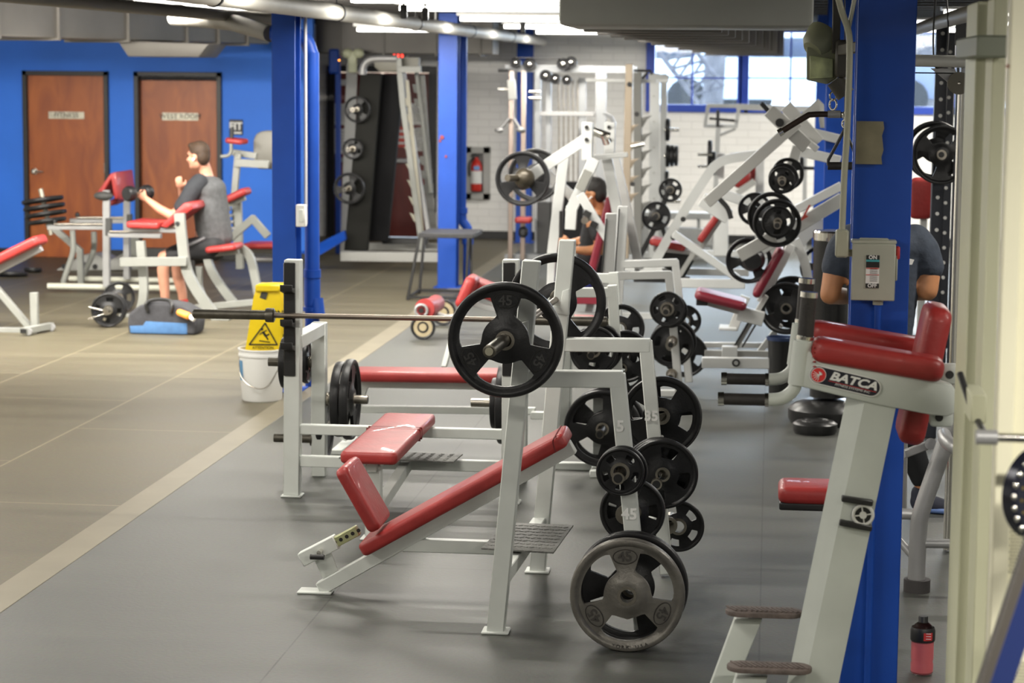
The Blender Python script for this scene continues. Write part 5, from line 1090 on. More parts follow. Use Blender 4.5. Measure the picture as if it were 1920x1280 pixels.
# ================================================================ preacher curl bench with person
t = thing('preacher_bench', 'grey preacher curl bench with sweeping curved legs and red arm pad holding the seated man', 'bench', fl(340, 610)); YP1, YP2 = 19.6, 20.5
def both(name, m, w, pts, k=.955):
    FR(t, name, m, YP1, w, pts)
g = G(); 
def swp(name, m, Y, wpx, pts, dep=.06):
    g = G(); P = [at(*p, Y) for p in pts]; Q = [P[0]*2-P[1]]+P+[P[-1]*2-P[-2]]; o = []
    for i in range(1, len(Q)-2):
        for j in range(4):
            s = j/4; a, b, c, d = Q[i-1:i+3]; o.append(.5*((2*b)+(c-a)*s+(2*a-5*b+4*c-d)*s*s+(3*b-a-3*c+d)*s**3))
    o.append(P[-1]); w = wpx/sc(Y)
    up_, lo = [], []
    for i, p in enumerate(o):
        d = (o[min(i+1, len(o)-1)]-o[max(i-1, 0)]).normalized(); n = V((-d.z, 0, d.x)); up_.append(p+n*w/2); lo.append(p-n*w/2)
    b = g.bm; rg = [[b.verts.new(x) for x in (up_[i], lo[i], lo[i]+V((0, dep, 0)), up_[i]+V((0, dep, 0)))] for i in range(len(o))]
    for A, B in zip(rg, rg[1:]):
        for j in range(4): b.faces.new((A[j], A[(j+1) % 4], B[(j+1) % 4], B[j]))
    b.faces.new(rg[0][::-1]); b.faces.new(rg[-1]); return part(g, name, m, t)
swp('curved_leg', MS, YP1, 19, [(335, 400), (340, 450), (347, 500), (362, 535), (385, 570), (418, 612)])
swp('curved_leg', MS, YP1+.1, 16, [(262, 452), (266, 500), (268, 545), (262, 580), (240, 612)])
FR(t, 'cross_arm', MS, YP1-.03, 17, [(231, 491), (346, 490)])
swp('curved_leg', MS, YP1+.7, 15, [(386, 478), (394, 505), (412, 535), (440, 572)]); swp('curved_leg', MS, YP1+.9, 15, [(446, 462), (466, 480), (476, 515), (486, 570)])
swp('seat_leg', MS, YP1+.6, 12, [(372, 500), (372, 535), (380, 560)])
FR(t, 'base_beam', MS, YP1+.5, 12, [(330, 580), (480, 566)]); g = G(); g.box(V((at(418, 612, YP1).x, YP1+.03, .015)), (.12, .1, .03)); part(g, 'foot_plate', MS, t); g = G(); g.box(V((at(238, 613, YP1+.1).x, YP1+.13, .015)), (.14, .1, .03)); part(g, 'foot_plate', MS, t)
g = G(); a = at(333, 419, YP1); g.cyl(a+V((0, -.012, 0)), a+V((0, .01, 0)), .02); part(g, 'bolt', BLACK, t)
PD(t, 'arm_pad', RED, YP1+.45, 13, (250, 418), (312, 420), .5); g = G(); P = [at(300, 424, YP1+.2), at(345, 380, YP1+.2), at(358, 380, YP1+.2), at(362, 392, YP1+.2), at(352, 398, YP1+.2), at(312, 428, YP1+.2)]; g.prism(P, (0, .5, 0), .015); part(g, 'chest_pad', RED, t)
FR(t, 'pad_rail', SILV, YP1+.3, 8, [(245, 430), (340, 432)]); PD(t, 'seat', RED, YP1+.7, 12, (392, 467), (450, 461), .35, r=.03); FR(t, 'seat_frame', MS, YP1+.7, 8, [(390, 478), (446, 472)])
g = G(); a = at(365, 500, YP1+.6); 
for q in (0, .08): g.cyl(at(362, 488, YP1+.5+q), at(366, 530, YP1+.5+q), .014)
parts(g, 'adjustment_rod', BLACK, t)
# ================================================================ machines behind the man
t = thing('leg_extension', 'grey machine with a large rounded grey back pad in front of the blue wall', 'gym machine', fl(470, 500)); YE2 = 22.2
swp2 = None
g = G(); P = [at(474, 262, YE2), at(480, 250, YE2), at(492, 245, YE2), at(560, 245, YE2), at(560, 318, YE2), at(482, 317, YE2), at(477, 310, YE2), at(474, 290, YE2)]; g.prism(P, (0, .12, 0), .03); part(g, 'back_pad', mat('grey_vinyl', (.17, .165, .145), .5), t)
FR(t, 'main_post', MS, YE2-.1, 12, [(446, 290), (440, 360), (444, 460)]); FR(t, 'upper_arm', MS, YE2-.15, 15, [(446, 305), (500, 308)]); FR(t, 'head_arm', MS, YE2, 12, [(440, 286), (478, 292)])
PD(t, 'small_pad', RED, YE2-.1, 10, (428, 262), (460, 266), .3); TB(t, 'handle_tube', MS, YE2-.2, 7, [(433, 262), (433, 284), (426, 292), (414, 293)]); g = G(); g.cyl(at(435, 240, YE2-.2), at(434, 262, YE2-.2), .022); part(g, 'hand_grip', BLACK, t)
PD(t, 'tilted_pad', RED, YE2-.4, 14, (424, 376), (466, 356), .3, r=.03); FR(t, 'pad_bracket', MS, YE2-.4, 8, [(426, 386), (458, 372)])
FR(t, 'bent_arm', MS, YE2-.5, 14, [(432, 446), (474, 410), (500, 440)]); FR(t, 'post_lower', MS, YE2-.2, 14, [(446, 370), (450, 500)])
PD(t, 'low_seat', RED, YE2+.3, 10, (462, 459), (540, 459), .4); FR(t, 'seat_frame', MS, YE2+.3, 8, [(466, 470), (540, 470)]); TB(t, 'floor_tube', SILV, YE2+.4, 9, [(468, 486), (545, 486)], False)
g = G()
for q in range(4): g.box(at(424+3*q, 392+12*q, YE2-.2), (.1, .06, .03), bev=.01)
part(g, 'linkage_stack', SILV, t)
t = thing('wall_poster', 'small black framed white lettered sign on blue wall right of the doors', 'sign', at(441, 238, YD-.02)); a, b = at(430, 224, YD-.02), at(455, 253, YD-.02); g = G(); g.box((a+b)/2, (b.x-a.x, .02, a.z-b.z)); part(g, 'sign_board', BLACK, t)
text('FIT', (a+b)/2+V((0, -.012, .01)), .12, FX, FZ, PAPER, 'sign_lettering', t, .001, bold=.004); g = G(); g.box((a+b)/2+V((.02, -.011, -.065)), (.1, .002, .02), bev=0); part(g, 'white_strip', PAPER, t)
# ================================================================ Smith machine near red doors
t = thing('smith_machine', 'tall tilted machine with dark side shrouds and pale arch at the red doors', 'gym machine', fl(740, 488)); YZ = 25.3
g = G(); g.prism([at(676, 136, YZ-.3), at(714, 140, YZ-.3), at(688, 470, YZ-.3), at(645, 469, YZ-.3)], (0, .12, 0), .006); sh = part(g, 'side_shroud', mat('charcoal_shroud', (.014, .014, .012), .7, spec=.2), t)
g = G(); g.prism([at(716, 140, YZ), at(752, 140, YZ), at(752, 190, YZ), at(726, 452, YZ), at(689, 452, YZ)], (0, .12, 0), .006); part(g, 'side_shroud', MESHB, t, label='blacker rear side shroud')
g = G(); P0 = YZ-.32
g.tube([at(680, 140, P0), at(681, 126, P0), at(690, 114, P0), at(706, 110, P0), at(745, 110, P0)], .045, 12); part(g, 'arch_tube', SILV, t)
g = G(); g.prism([at(700, 112, P0-.02), at(745, 112, P0-.02), at(745, 134, P0-.02), at(712, 134, P0-.02), at(702, 126, P0-.02)], (0, .05, 0), .01); g.box(at(765, 116, P0+.2), (.26, .1, .10)); part(g, 'top_panel', mat('warm_grey_panel', (.25, .24, .2), .5), t)
FR(t, 'front_rail', MS, P0, 11, [(748, 112), (756, 200), (792, 466)]); FR(t, 'front_rail_inner', SILV, P0+.1, 8, [(756, 130), (764, 200), (804, 440)])
FR(t, 'rear_rail', MS, P0+.5, 7, [(780, 125), (808, 360)]); FR(t, 'top_brace', MS, P0, 12, [(750, 130), (786, 130)])
g = G()
for k in range(11):
    q = at(786+2.6*k, 165+27*k, P0+.52); g.prism([q+V(v) for v in ((-.06, 0, -.05), (.05, 0, -.08), (.05, 0, .06), (-.0, 0, .04), (-.08, 0, .045))], (0, .02, 0), 0)
g.prism([at(785, 140, P0+.54), at(796, 140, P0+.54), at(818, 448, P0+.54), at(802, 448, P0+.54)], (0, .02, 0), 0); part(g, 'toothed_rail', mat('grey_toothed_rail', (.16, .16, .15), .5, .3), t)
g = G()
for k in range(8): q = at(758+2.6*k, 190+31*k, P0-.01); g.prism([q+V(v) for v in ((0, 0, -.05), (.05, 0, -.05), (.05, 0, .05), (0, 0, .03), (-.05, 0, .05))], (0, .02, 0), 0)
g.prism([at(760, 150, P0-.005), at(766, 150, P0-.005), at(795, 440, P0-.005), at(787, 440, P0-.005)], (0, .02, 0), 0); part(g, 'toothed_rail', mat('cream_toothed_rail', (.34, .32, .25), .5), t)
FR(t, 'base_frame', mat('soft_grey', (0, 0, 0)), YZ-.4, 18, [(645, 480), (830, 482)], .12); FR(t, 'base_rear', mat('soft_grey', (0, 0, 0)), YZ+.6, 14, [(690, 462), (822, 463)], .1)
FR(t, 'crossbar', BLACK, YZ+.3, 10, [(720, 452), (800, 452)]); g = G(); g.prism([at(560, 475, YZ-1), at(645, 432, YZ-.5), at(648, 450, YZ-.5), at(600, 478, YZ-1)], (0, .1, 0), .01); part(g, 'blue_beam', BLUE, t)
GZ = 'plates on the dark side shroud'
for px, py, d, w in ((670, 205, 50, 'topmost'), (662, 279, 40, 'middle'), (655, 353, 60, 'lowest')): PL(px, py, YZ-.42, 45 if d > 45 else 25, 'black plate on the charcoal side shroud, %s of three' % w, GZ, d, 20); PEG(t, px, py, YZ-.3, .28)
t = thing('exit_sign', 'glowing red EXIT sign above the red double doors', 'sign', at(742, 102, 28.6)); c = at(742, 102, 28.6); g = G(); g.box(c, (.32, .05, .13)); part(g, 'sign_housing', mat('white_plastic', (0, 0, 0)), t)
text('EXIT', c+V((0, -.027, 0)), .12, FX, FZ, emis('exit_red_glow', (1, .05, .03), 5), 'sign_lettering', t, .001, bold=.003); g = G(); g.cyl(c+V((0, .0, .06)), V((c.x, c.y, ZC-.2)), .01); part(g, 'sign_stem', GREY, t)
t = thing('emergency_lamp', 'cream twin head emergency lamp high behind the smith machine', 'lamp', at(665, 115, 26.6)); YM2 = 26.6
g = G(); g.box(at(661, 116, YM2), (.10, .08, .26), bev=.01); g.ell(at(652, 100, YM2), .07, .07, .06); g.ell(at(672, 100, YM2), .07, .07, .06); part(g, 'lamp_body', mat('cream_lamp', (.6, .62, .42), .5), t); FR(t, 'lamp_column', mat('soft_grey', (0, 0, 0)), YM2+.3, 20, [(660, 126), (648, 470)], .06)
t = thing('blue_post', 'short bright blue bracket with orange indicator beside the drain pipe', 'bracket', at(627, 115, 27)); g = G(); g.box(at(627, 115, 27), (.13, .1, .3), bev=.02); g.box(at(634, 300, 27.1), (.06, .06, 2.6)); part(g, 'blue_body', BLUE, t); g = G(); g.ell(at(636, 113, 26.9), .012, .01, .01); part(g, 'indicator_light', emis('orange_indicator', (1, .35, .02), 4), t)
# fire extinguisher
t = thing('extinguisher_cabinet', 'grey framed recessed cabinet on white wall beside the second column', 'cabinet', at(894, 373, YB)); a, b = at(873, 275, YB-.03), at(918, 374, YB-.03); ce = (a+b)/2; W = b.x-a.x; Hh = a.z-b.z
g = G(); f = .085
for dx in (-1, 1): g.box(ce+V((dx*(W/2-f/2), 0, 0)), (f, .08, Hh))
for dz in (-1, 1): g.box(ce+V((0, 0, dz*(Hh/2-f/2))), (W, .08, f))
part(g, 'cabinet_frame', mat('soft_grey', (0, 0, 0)), t); g = G(); g.box(ce+V((0, .02, 0)), (W-.08, .02, Hh-.08)); part(g, 'cabinet_back', mat('dim_grey', (.2, .2, .2), .6), t)
t = thing('fire_extinguisher', 'red fire extinguisher with white label inside the grey cabinet', 'fire extinguisher', at(893, 358, YB-.1)); c = at(893, 358, YB-.09); 
g = G(); g.lathe([(0, 0), (.065, 0), (.075, .02), (.075, .34), (.05, .4), (.025, .42), (.025, .45), (0, .45)], c, FZ, 24); part(g, 'cylinder', mat('extinguisher_red', (.55, .03, .02), .35), t)
g = G(); g.lathe([(.076, .1), (.076, .27)], c, FZ, 24); part(g, 'label_band', PAPER, t); g = G(); g.box(c+V((.01, -.03, .31)), (.08, .1, .06), bev=.01); part(g, 'blue_tag', mat('blue_tag', (.15, .35, .7), .5), t)
g = G(); g.box(c+V((.0, 0, .47)), (.06, .03, .04)); g.cyl(c+V((0, 0, .49)), c+V((-.08, -.02, .47)), .01); g.tube([c+V((-.03, -.02, .45)), c+V((-.1, -.02, .36)), c+V((-.095, -.02, .2))], .011, 8); part(g, 'valve_and_hose', BLACK, t)
# ================================================================ plate loaded press with seated man (middle)
t = thing('plate_loaded_press', 'white plate loaded press with bolted head blocks in which a man sits', 'gym machine', fl(1120, 560)); YM = 18.6; HP = t
FR(t, 'lever_arm', WHITE, YM-.5, 21, [(1000, 326), (1096, 262)]); FR(t, 'lever_arm', WHITE, YM+.5, 18, [(1030, 330), (1070, 365), (1075, 372)])
for px, Yq, dy in ((1101, YM-.55, 0), (1143, YM+.1, 0)):
    g = G(); a = at(px-9, 229, Yq); b = at(px+10, 300 if px < 1120 else 292, Yq); g.box((a+b)/2, (b.x-a.x, .12, a.z-b.z)); hb = part(g, 'head_block', WHITE, t)
    g = G()
    for py in (238, 261): c = at(px, py, Yq)+V((0, -.065, 0)); g.cyl(c, c+V((0, -.012, 0)), .016, n=12)
    parts(g, 'bolt', BLACK, hb)
g = G(); c = at(1125, 245, YM-.2); g.cyl(c+V((-.07, 0, 0)), c+V((.08, 0, -.05)), .035); g.cyl(c+V((.03, -.03, -.02)), c+V((.05, .05, -.10)), .03); part(g, 'pivot', CHR, t)
FR(t, 'front_post', WHITE, YM-.1, 19, [(1058, 292), (1036, 470)]); FR(t, 'swing_arm', WHITE, YM-.6, 21, [(1112, 303), (1072, 392), (1070, 424)])
g = G(); a = at(1095, 338, YM-.66); g.box(a, (.075, .01, .17), Matrix.Rotation(.43, 3, 'Y'), .001); part(g, 'warning_plate', mat('grey_sticker', (.22, .22, .2), .5), t)
FR(t, 'rear_leg', WHITE, YM-.2, 20, [(1138, 300), (1160, 408), (1152, 540)]); FR(t, 'rear_leg', WHITE, YM+.5, 17, [(1154, 300), (1176, 392), (1198, 500)]); FR(t, 'head_tie', WHITE, YM-.3, 9, [(1112, 295), (1174, 290)])
FR(t, 'grip_lever', WHITE, YM-.75, 16, [(1090, 368), (1144, 456)], .05)
g = G()
for q in ((1101, 401), (1114, 421)): c = at(*q, YM-.79); g.box(c, (.06, .01, .05), Matrix.Rotation(.5, 3, 'Y'), .002)
parts(g, 'sticker', BLACK, t); g = G(); c = at(1098, 412, YM-.78); g.cyl(c, c+V((0, -.1, 0)), .028); part(g, 'grip_peg', STEEL, t)
PD(t, 'back_pad', mat('dark_red_vinyl', (.2, .015, .03), .4), YM, 15, (1146, 368), (1108, 520), .3); FR(t, 'seat_post', WHITE, YM+.1, 14, [(1130, 470), (1100, 600)])
g = G(); g.box(at(1095, 560, YM), (.3, .3, .06)); part(g, 'seat', MATS['dark_red_vinyl'], t); FR(t, 'base_beam', WHITE, YM, 12, [(1000, 590), (1220, 592)]); FR(t, 'front_base_post', WHITE, YM, 14, [(1036, 460), (1030, 592)])
for px, w in ((1048, 'upright'),): g = G(); g.box(at(1052, 420, YM-.15), (.03, .05, .22)); part(g, 'black_bumper', BLACK, t)
GH = 'plates on the white plate loaded press'
PL(980, 335, YM-.62, 45, 'large black plate hung high on the lever arm of the white press', GH, 103, 0); PL(1003, 328, YM+.35, 45, 'large black plate mostly hidden behind the one hung high on the lever', GH, 100, 30)
g = G(); c = at(985, 334, YM-.6); g.cyl(c, c+V((-.12, -.22, .01)), .028); g.ell(c+V((0, -.05, 0)), .085, .08, .085); part(g, 'bulging_hub', mat('bronze_black_hub', (.06, .05, .035), .35, .4), t)
WX = mat('light_grey_powder_coat', (.30, .31, .32), .45, 0, .04, 6)
# ================================================================ cable crossover tower
t = thing('cable_crossover', 'white cable crossover tower topped with round pulleys before the white wall', 'cable machine', fl(1040, 480)); YX = 24.5
FR(t, 'top_beam', WX, YX, 13, [(951, 128), (1190, 131)], .08)
for x, w, y1, nm in ((1009, 11, 470, 'upright'), (1029, 10, 470, 'upright'), (1127, 19, 470, 'upright')): FR(t, nm, WX, YX, w, [(x, 130), (x-1, y1)], .08)
for x in (958, 981): FR(t, 'slide_rail', mat('rail_steel', (.35, .28, .24), .3, .8), YX-.1, 9, [(x+1, 135), (x-1, 484)], .05)
for k, x in enumerate((1048, 1057, 1066, 1075, 1084)): TB(t, 'guide_rod', STEEL, YX+.1, 3, [(x, 150), (x, 470)], False)
g = G(); a, b = at(1013, 378, YX-.05), at(1028, 474, YX-.05); g.box((a+b)/2, (b.x-a.x+.05, .2, a.z-b.z)); part(g, 'weight_stack', BLACK, t)
g = G(); a, b = at(1040, 340, YX+.1), at(1092, 474, YX+.1); g.box((a+b)/2, (b.x-a.x, .15, a.z-b.z)); part(g, 'weight_stack', MESHB, t)
FR(t, 'carriage', mat('soft_grey', (0, 0, 0)), YX-.15, 15, [(959, 154), (961, 182)]); FR(t, 'mid_shelf', SILV, YX-.05, 8, [(1016, 213), (1112, 214)])
for (x, y, d) in ((967, 118, 20), (993, 121, 24), (1023, 142, 22), (1056, 120, 24), (1071, 117, 22), (1063, 150, 18), (1041, 148, 20)):
    c = at(x, y, YX-.12); r = d/2/sc(YX); g = G(); g.lathe([(0, -.02), (r*.4, -.025), (r*.6, -.01), (r*.85, -.012), (r, -.025), (r*.92, 0), (r, .025), (0, .025)], c, FY, 24); pw = part(g, 'pulley', RUB, t)
    g = G(); g.ell(c+V((0, -.03, 0)), r*.35, .015, r*.35); part(g, 'pulley_hub', CHR, pw)
TB(t, 'top_cable', BLACK, YX-.15, 2, [(967, 108), (1060, 110)], False)
for pts in ([(955, 222), (936, 244)], [(963, 222), (976, 243)]): 
    TB(t, 'swing_handle', SILV, YX-.2, 6, pts, False); g = G(); g.ell(at(*pts[1], YX-.2), .05, .04, .03); part(g, 'handle_end', SILV, t)
for y in (132, 167): TB(t, 'side_peg', CHR if y > 150 else BLACK, YX-.1, 6, [(934, y), (953, y)], False)
for y in (172, 184): TB(t, 'adjust_pin', CHR, YX-.1, 6, [(992, y), (1014, y)], False)
g = G(); a = at(982, 412, YX-.3); g.pad(a, FX, .18, .25, .06); part(g, 'thigh_pad', RED, t); g = G(); g.box(at(981, 435, YX-.3), (.10, .1, .12), bev=.03); part(g, 'pad_holder', BLACK, t)
FR(t, 'curved_horn', WX, YX-.6, 7, [(1134, 213), (1146, 220), (1152, 232)]); FR(t, 'base_beam', WX, YX, 12, [(950, 482), (1200, 484)])
FR(t, 'column_sheath', WX, YX+.1, 14, [(1092, 150), (1092, 470)], .04)
# ================================================================ notched half rack
t = thing('half_rack', 'steel half rack with saw tooth hooks and black pull up grips', 'power rack', fl(1200, 510)); YN = 22.3
FR(t, 'rack_post', mat('scuffed_bronze_steel', (.3, .25, .19), .4, .5), YN, 14, [(1180, 124), (1172, 480)]); FR(t, 'rack_post', mat('grey_toothed_rail', (0, 0, 0)), YN+.5, 15, [(1196, 140), (1196, 500)])
for k in range(7):
    y = 225+k*32
    q = at(1203, y, YN+.48); g = G(); g.prism([q+V(v) for v in ((-.03, 0, .02), (.11, 0, .05), (.05, 0, 0), (.02, 0, -.06), (-.03, 0, -.12))], (0, .02, 0), .001); part(g, 'saw_hook', mat('grey_toothed_rail', (0, 0, 0)), t)
    if k < 5:
        q = at(1180, y+15, YN-.02); g = G(); g.prism([q+V(v) for v in ((-.03, 0, .02), (.10, 0, .04), (.05, 0, 0), (.02, 0, -.06), (-.03, 0, -.1))], (0, .02, 0), .001); part(g, 'saw_hook', MATS['scuffed_bronze_steel'], t)
TB(t, 'pull_up_grip', BLACK, YN, 5, [(1188, 132), (1220, 133), (1222, 140)], False); TB(t, 'pull_up_grip', BLACK, YN+.3, 5, [(1204, 148), (1214, 136)], False); TB(t, 'safety_bar', CHR, YN, 10, [(1178, 276), (1208, 270)], False)
g = G(); 
for q in ((1180, 158), (1194, 214), (1186, 345)): g.cyl(at(*q, YN-.05), at(*q, YN), .025, n=12)
parts(g, 'bolt', BLACK, t); FR(t, 'base_beam', WHITE, YN+.3, 14, [(1160, 500), (1250, 502)]); FR(t, 'top_brace', WHITE, YN+.6, 6, [(1100, 150), (1230, 152)])
t = thing('storage_rack', 'tall white rack post with plates hung edge on along its side', 'rack', fl(1235, 470)); YW = 25.5
FR(t, 'rack_post', WHITE, YW, 19, [(1228, 143), (1226, 478)]); FR(t, 'rack_post', WHITE, YW+.8, 12, [(1245, 142), (1243, 470)]); FR(t, 'top_tie', WHITE, YW, 14, [(1220, 146), (1250, 148)]); FR(t, 'base_beam', WHITE, YW+.4, 12, [(1205, 478), (1300, 480)])
for k in range(6): g = G(); c = at(1226, 180+k*48, YW-.04); g.cyl(c, c+V((0, .02, 0)), .012, n=10); part(g, 'bolt', mat('soft_grey', (0, 0, 0)), t)
for y, L in ((243, 27), (292, 25), (377, 30)): 
    c = at(1246, y, YW+.3); peg(c, c+V((L/sc(YW), 0, 0)), .02, CHR, t)
GW = 'plates hung edge on along the tall white post'
for x, y, d, k, w in ((1252, 243, 42, 45, 'single thin plate on the topmost peg'), (1252, 292, 42, 35, 'plate of the triple on the second peg, innermost'), (1260, 292, 40, 35, 'plate of the triple on the second peg, middle one'), (1268, 292, 38, 25, 'plate of the triple on the second peg, outermost'), (1250, 335, 30, 25, 'small plate low on the tall white post')):
    PL(x, y, YW+.3, 35 if k < 45 else 45, 'black '+w, GW, d, 0, 'X')
# ================================================================ black plate stand
t = thing('plate_stand', 'black angled stand holding two small plates between rack and leg machine', 'plate stand', fl(1210, 510)); YQ = 20.4
FR(t, 'stand_leg', BLACK, YQ, 10, [(1252, 360), (1226, 430), (1196, 488)], .05); FR(t, 'stand_leg', BLACK, YQ, 8, [(1240, 420), (1262, 490)], .05); FR(t, 'stand_base', BLACK, YQ, 12, [(1192, 522), (1290, 524)]); FR(t, 'stand_leg', BLACK, YQ, 8, [(1196, 488), (1194, 522)], .05); FR(t, 'stand_leg', BLACK, YQ, 8, [(1262, 490), (1282, 522)], .05)
PL(1257, 356, YQ-.12, 10, 'small black plate on the black angled stand, upper one', 'plates on the black stand', 44, 0); PL(1230, 405, YQ-.15, 25, 'black plate on the black angled stand, lower one', 'plates on the black stand', 55, 20)
PEG(t, 1256, 356, YQ-.1, .16, BLACK); PEG(t, 1229, 406, YQ-.1, .2, BLACK)
# ================================================================ white press machine with curved beam
t = thing('iso_press_machine', 'white press machine with sweeping bent beam and small red seat and back pad', 'gym machine', fl(1300, 545)); YI = 18.4
def sweep(par, name, m, Y, wpx, pts, dep=.07):
    g = G(); w = wpx/sc(Y); P = [at(*p, Y) for p in pts]; Q = [P[0]*2-P[1]]+P+[P[-1]*2-P[-2]]; o = []
    for i in range(1, len(Q)-2):
        for j in range(4):
            s = j/4; a, b, c, d = Q[i-1:i+3]; o.append(.5*((2*b)+(c-a)*s+(2*a-5*b+4*c-d)*s*s+(3*b-a-3*c+d)*s**3))
    o.append(P[-1]); b = g.bm; rg = []
    for i, p in enumerate(o):
        d = (o[min(i+1, len(o)-1)]-o[max(i-1, 0)]).normalized(); n = V((-d.z, 0, d.x)); rg.append([b.verts.new(x) for x in (p+n*w/2, p-n*w/2, p-n*w/2+V((0, dep, 0)), p+n*w/2+V((0, dep, 0)))])
    for A, B in zip(rg, rg[1:]):
        for j in range(4): b.faces.new((A[j], A[(j+1) % 4], B[(j+1) % 4], B[j]))
    b.faces.new(rg[0][::-1]); b.faces.new(rg[-1]); return part(g, name, m, par)
sweep(t, 'bent_beam', WHITE, YI, 17, [(1222, 502), (1262, 430), (1322, 335), (1342, 310), (1368, 298), (1425, 290)])
g = G(); 
for q in ((1281, 411), (1262, 445)): g.cyl(at(*q, YI-.02), at(*q, YI+.01), .022, n=14)
parts(g, 'bolt', BLACK, t)
PD(t, 'seat', RED, YI+.3, 13, (1220, 450), (1286, 463), .35); FR(t, 'seat_rail', WHITE, YI+.3, 9, [(1228, 466), (1310, 474)]); PD(t, 'back_pad', RED, YI+.2, 13, (1312, 451), (1345, 405), .3); FR(t, 'back_rail', mat('soft_grey', (0, 0, 0)), YI+.3, 10, [(1300, 484), (1356, 402)])
FR(t, 'diagonal_beam', WHITE, YI-.1, 14, [(1266, 440), (1380, 520)]); FR(t, 'base_beam', WHITE, YI-.1, 17, [(1266, 530), (1392, 532)]); FR(t, 'base_beam', WHITE, YI+.8, 13, [(1245, 508), (1400, 511)]); FR(t, 'seat_strut', mat('soft_grey', (0, 0, 0)), YI+.1, 9, [(1308, 462), (1276, 514)])
FR(t, 'grip_box', WHITE, YI-.4, 27, [(1322, 378), (1360, 402)], .12); sweep(t, 'curved_grip', BLACK, YI-.5, 9, [(1348, 372), (1364, 390), (1371, 410)], .04); FR(t, 'link', WHITE, YI-.3, 18, [(1362, 366), (1410, 382)])
g = G(); g.box(at(1268, 480, YI+.5), (.3, .3, .24), Matrix.Rotation(.5, 3, 'Y'), .02); part(g, 'black_block', BLACK, t)
# far red pads machine
t = thing('chest_machine', 'distant white machine with upright red pads against the white brick wall', 'gym machine', fl(1400, 480)); YF = 25.
PD(t, 'upright_pad', RED, YF, 26, (1405, 306), (1402, 348), .2); g = G(); g.ell(at(1391, 334, YF-.2), .09, .1, .12, Matrix.Rotation(.6, 3, 'Y')); part(g, 'round_pad', RED, t)
FR(t, 'tall_post', WHITE, YF-.1, 16, [(1425, 290), (1424, 470)]); FR(t, 'arm', WHITE, YF-.2, 10, [(1372, 292), (1430, 286)]); FR(t, 'side_post', WHITE, YF+.2, 15, [(1352, 292), (1350, 330)]); FR(t, 'pedestal', WHITE, YF+.1, 26, [(1352, 400), (1352, 470)], .3); FR(t, 'small_link', mat('soft_grey', (0, 0, 0)), YF-.3, 12, [(1385, 360), (1412, 342)])
for y in (290, 312): TB(t, 'side_peg', CHR, YF-.1, 5, [(1308, y), (1336, y)], False)
PL(1331, 288, YF+.05, 45, 'thin black plate edge on beside the brown stained post', 'plates on the distant white machine', 50, 0, 'X'); PL(1338, 306, YF+.05, 35, 'brown black plate edge on against the distant white machine', 'plates on the distant white machine', 44, 0, 'X')
FR(t, 'base_beam', WHITE, YF, 12, [(1300, 474), (1440, 476)])
t = thing('low_shelf', 'low white shelf bench standing along the white brick wall', 'shelf', fl(1290, 470)); YV = 27.3; FR(t, 'shelf_top', WHITE, YV, 12, [(1200, 402), (1330, 404)], .4); FR(t, 'shelf_board', WHITE, YV, 30, [(1200, 440), (1350, 444)], .3); g = G(); c = at(1262, 470, YV); c.z = .06; g.box(c, (.9, .35, .12)); part(g, 'shelf_base', WHITE, t)
for x in (1215, 1310): FR(t, 'shelf_leg', WHITE, YV, 6, [(x, 402), (x, 470)])
# high back frame
t = thing('lat_row_frame', 'white overhead frame with rectangular head before the window sill', 'gym machine', fl(1360, 470)); YO = 26.5
FR(t, 'head_frame', WHITE, YO, 7, [(1328, 198), (1386, 199), (1380, 237), (1322, 236), (1328, 198)]); FR(t, 'top_beam', WHITE, YO, 11, [(1384, 200), (1512, 205)]); FR(t, 'mast', WHITE, YO, 9, [(1347, 237), (1343, 330), (1340, 474)]); FR(t, 'brace', mat('soft_grey', (0, 0, 0)), YO, 5, [(1346, 255), (1378, 242)])
FR(t, 'end_post', WHITE, YO+.2, 8, [(1510, 206), (1508, 470)]); g = G(); g.cyl(at(1330, 222, YO-.1), at(1378, 226, YO-.1), .015); g.box(at(1346, 222, YO-.1), (.04, .04, .2)); part(g, 'cable_gear', BLACK, t)
PL(1503, 315, YO-.8, 45, 'black plate edge on beside the far blue column', None, 42, 0, 'X'); p = at(1506, 315, YO-.8); t2 = t; peg(p, p+V((.22, 0, 0)), .02, BLACK, t2)
# ================================================================ big incline lever machine
t = thing('lever_press_machine', 'big white lever press machine with slanted boxes, long lever and large black plates', 'gym machine', fl(1400, 690)); YB = 16.3; HB = t
SG = mat('soft_grey', (0, 0, 0)); LG = mat('light_machine_grey', (.46, .46, .44), .42)
FR(t, 'long_lever', LG, YB-.7, 21, [(1330, 376), (1492, 232)], .08)
FR(t, 'slanted_box', LG, YB-.65, 26, [(1447, 212), (1508, 270)], .12); FR(t, 'slanted_box', LG, YB-.2, 24, [(1478, 204), (1530, 262)], .12)
g = G(); c = at(1437, 204, YB-.62); g.box(c, (.03, .12, .11), Matrix.Rotation(.76, 3, 'Y').inverted(), .003); part(g, 'box_end_cap', BLACK, t)
g = G()
for q in ((1462, 230), (1478, 246)): g.cyl(at(*q, YB-.72), at(*q, YB-.6), .03, n=16)
parts(g, 'bolt', BLACK, t)
g = G(); g.prism([at(1488, 226, YB-.4), at(1534, 185, YB-.4), at(1545, 196, YB-.4), at(1546, 240, YB-.4), at(1538, 240, YB-.4), at(1534, 208, YB-.4), at(1502, 232, YB-.4)], (0, .05, 0), .004); part(g, 'triangle_plate', LG, t)
FR(t, 'side_arm', WHITE, YB, 17, [(1505, 244), (1570, 260)], .08); FR(t, 'side_arm', WHITE, YB-.1, 18, [(1500, 284), (1570, 300)], .08); FR(t, 'side_arm', LG, YB-.3, 12, [(1510, 262), (1530, 278)], .08)
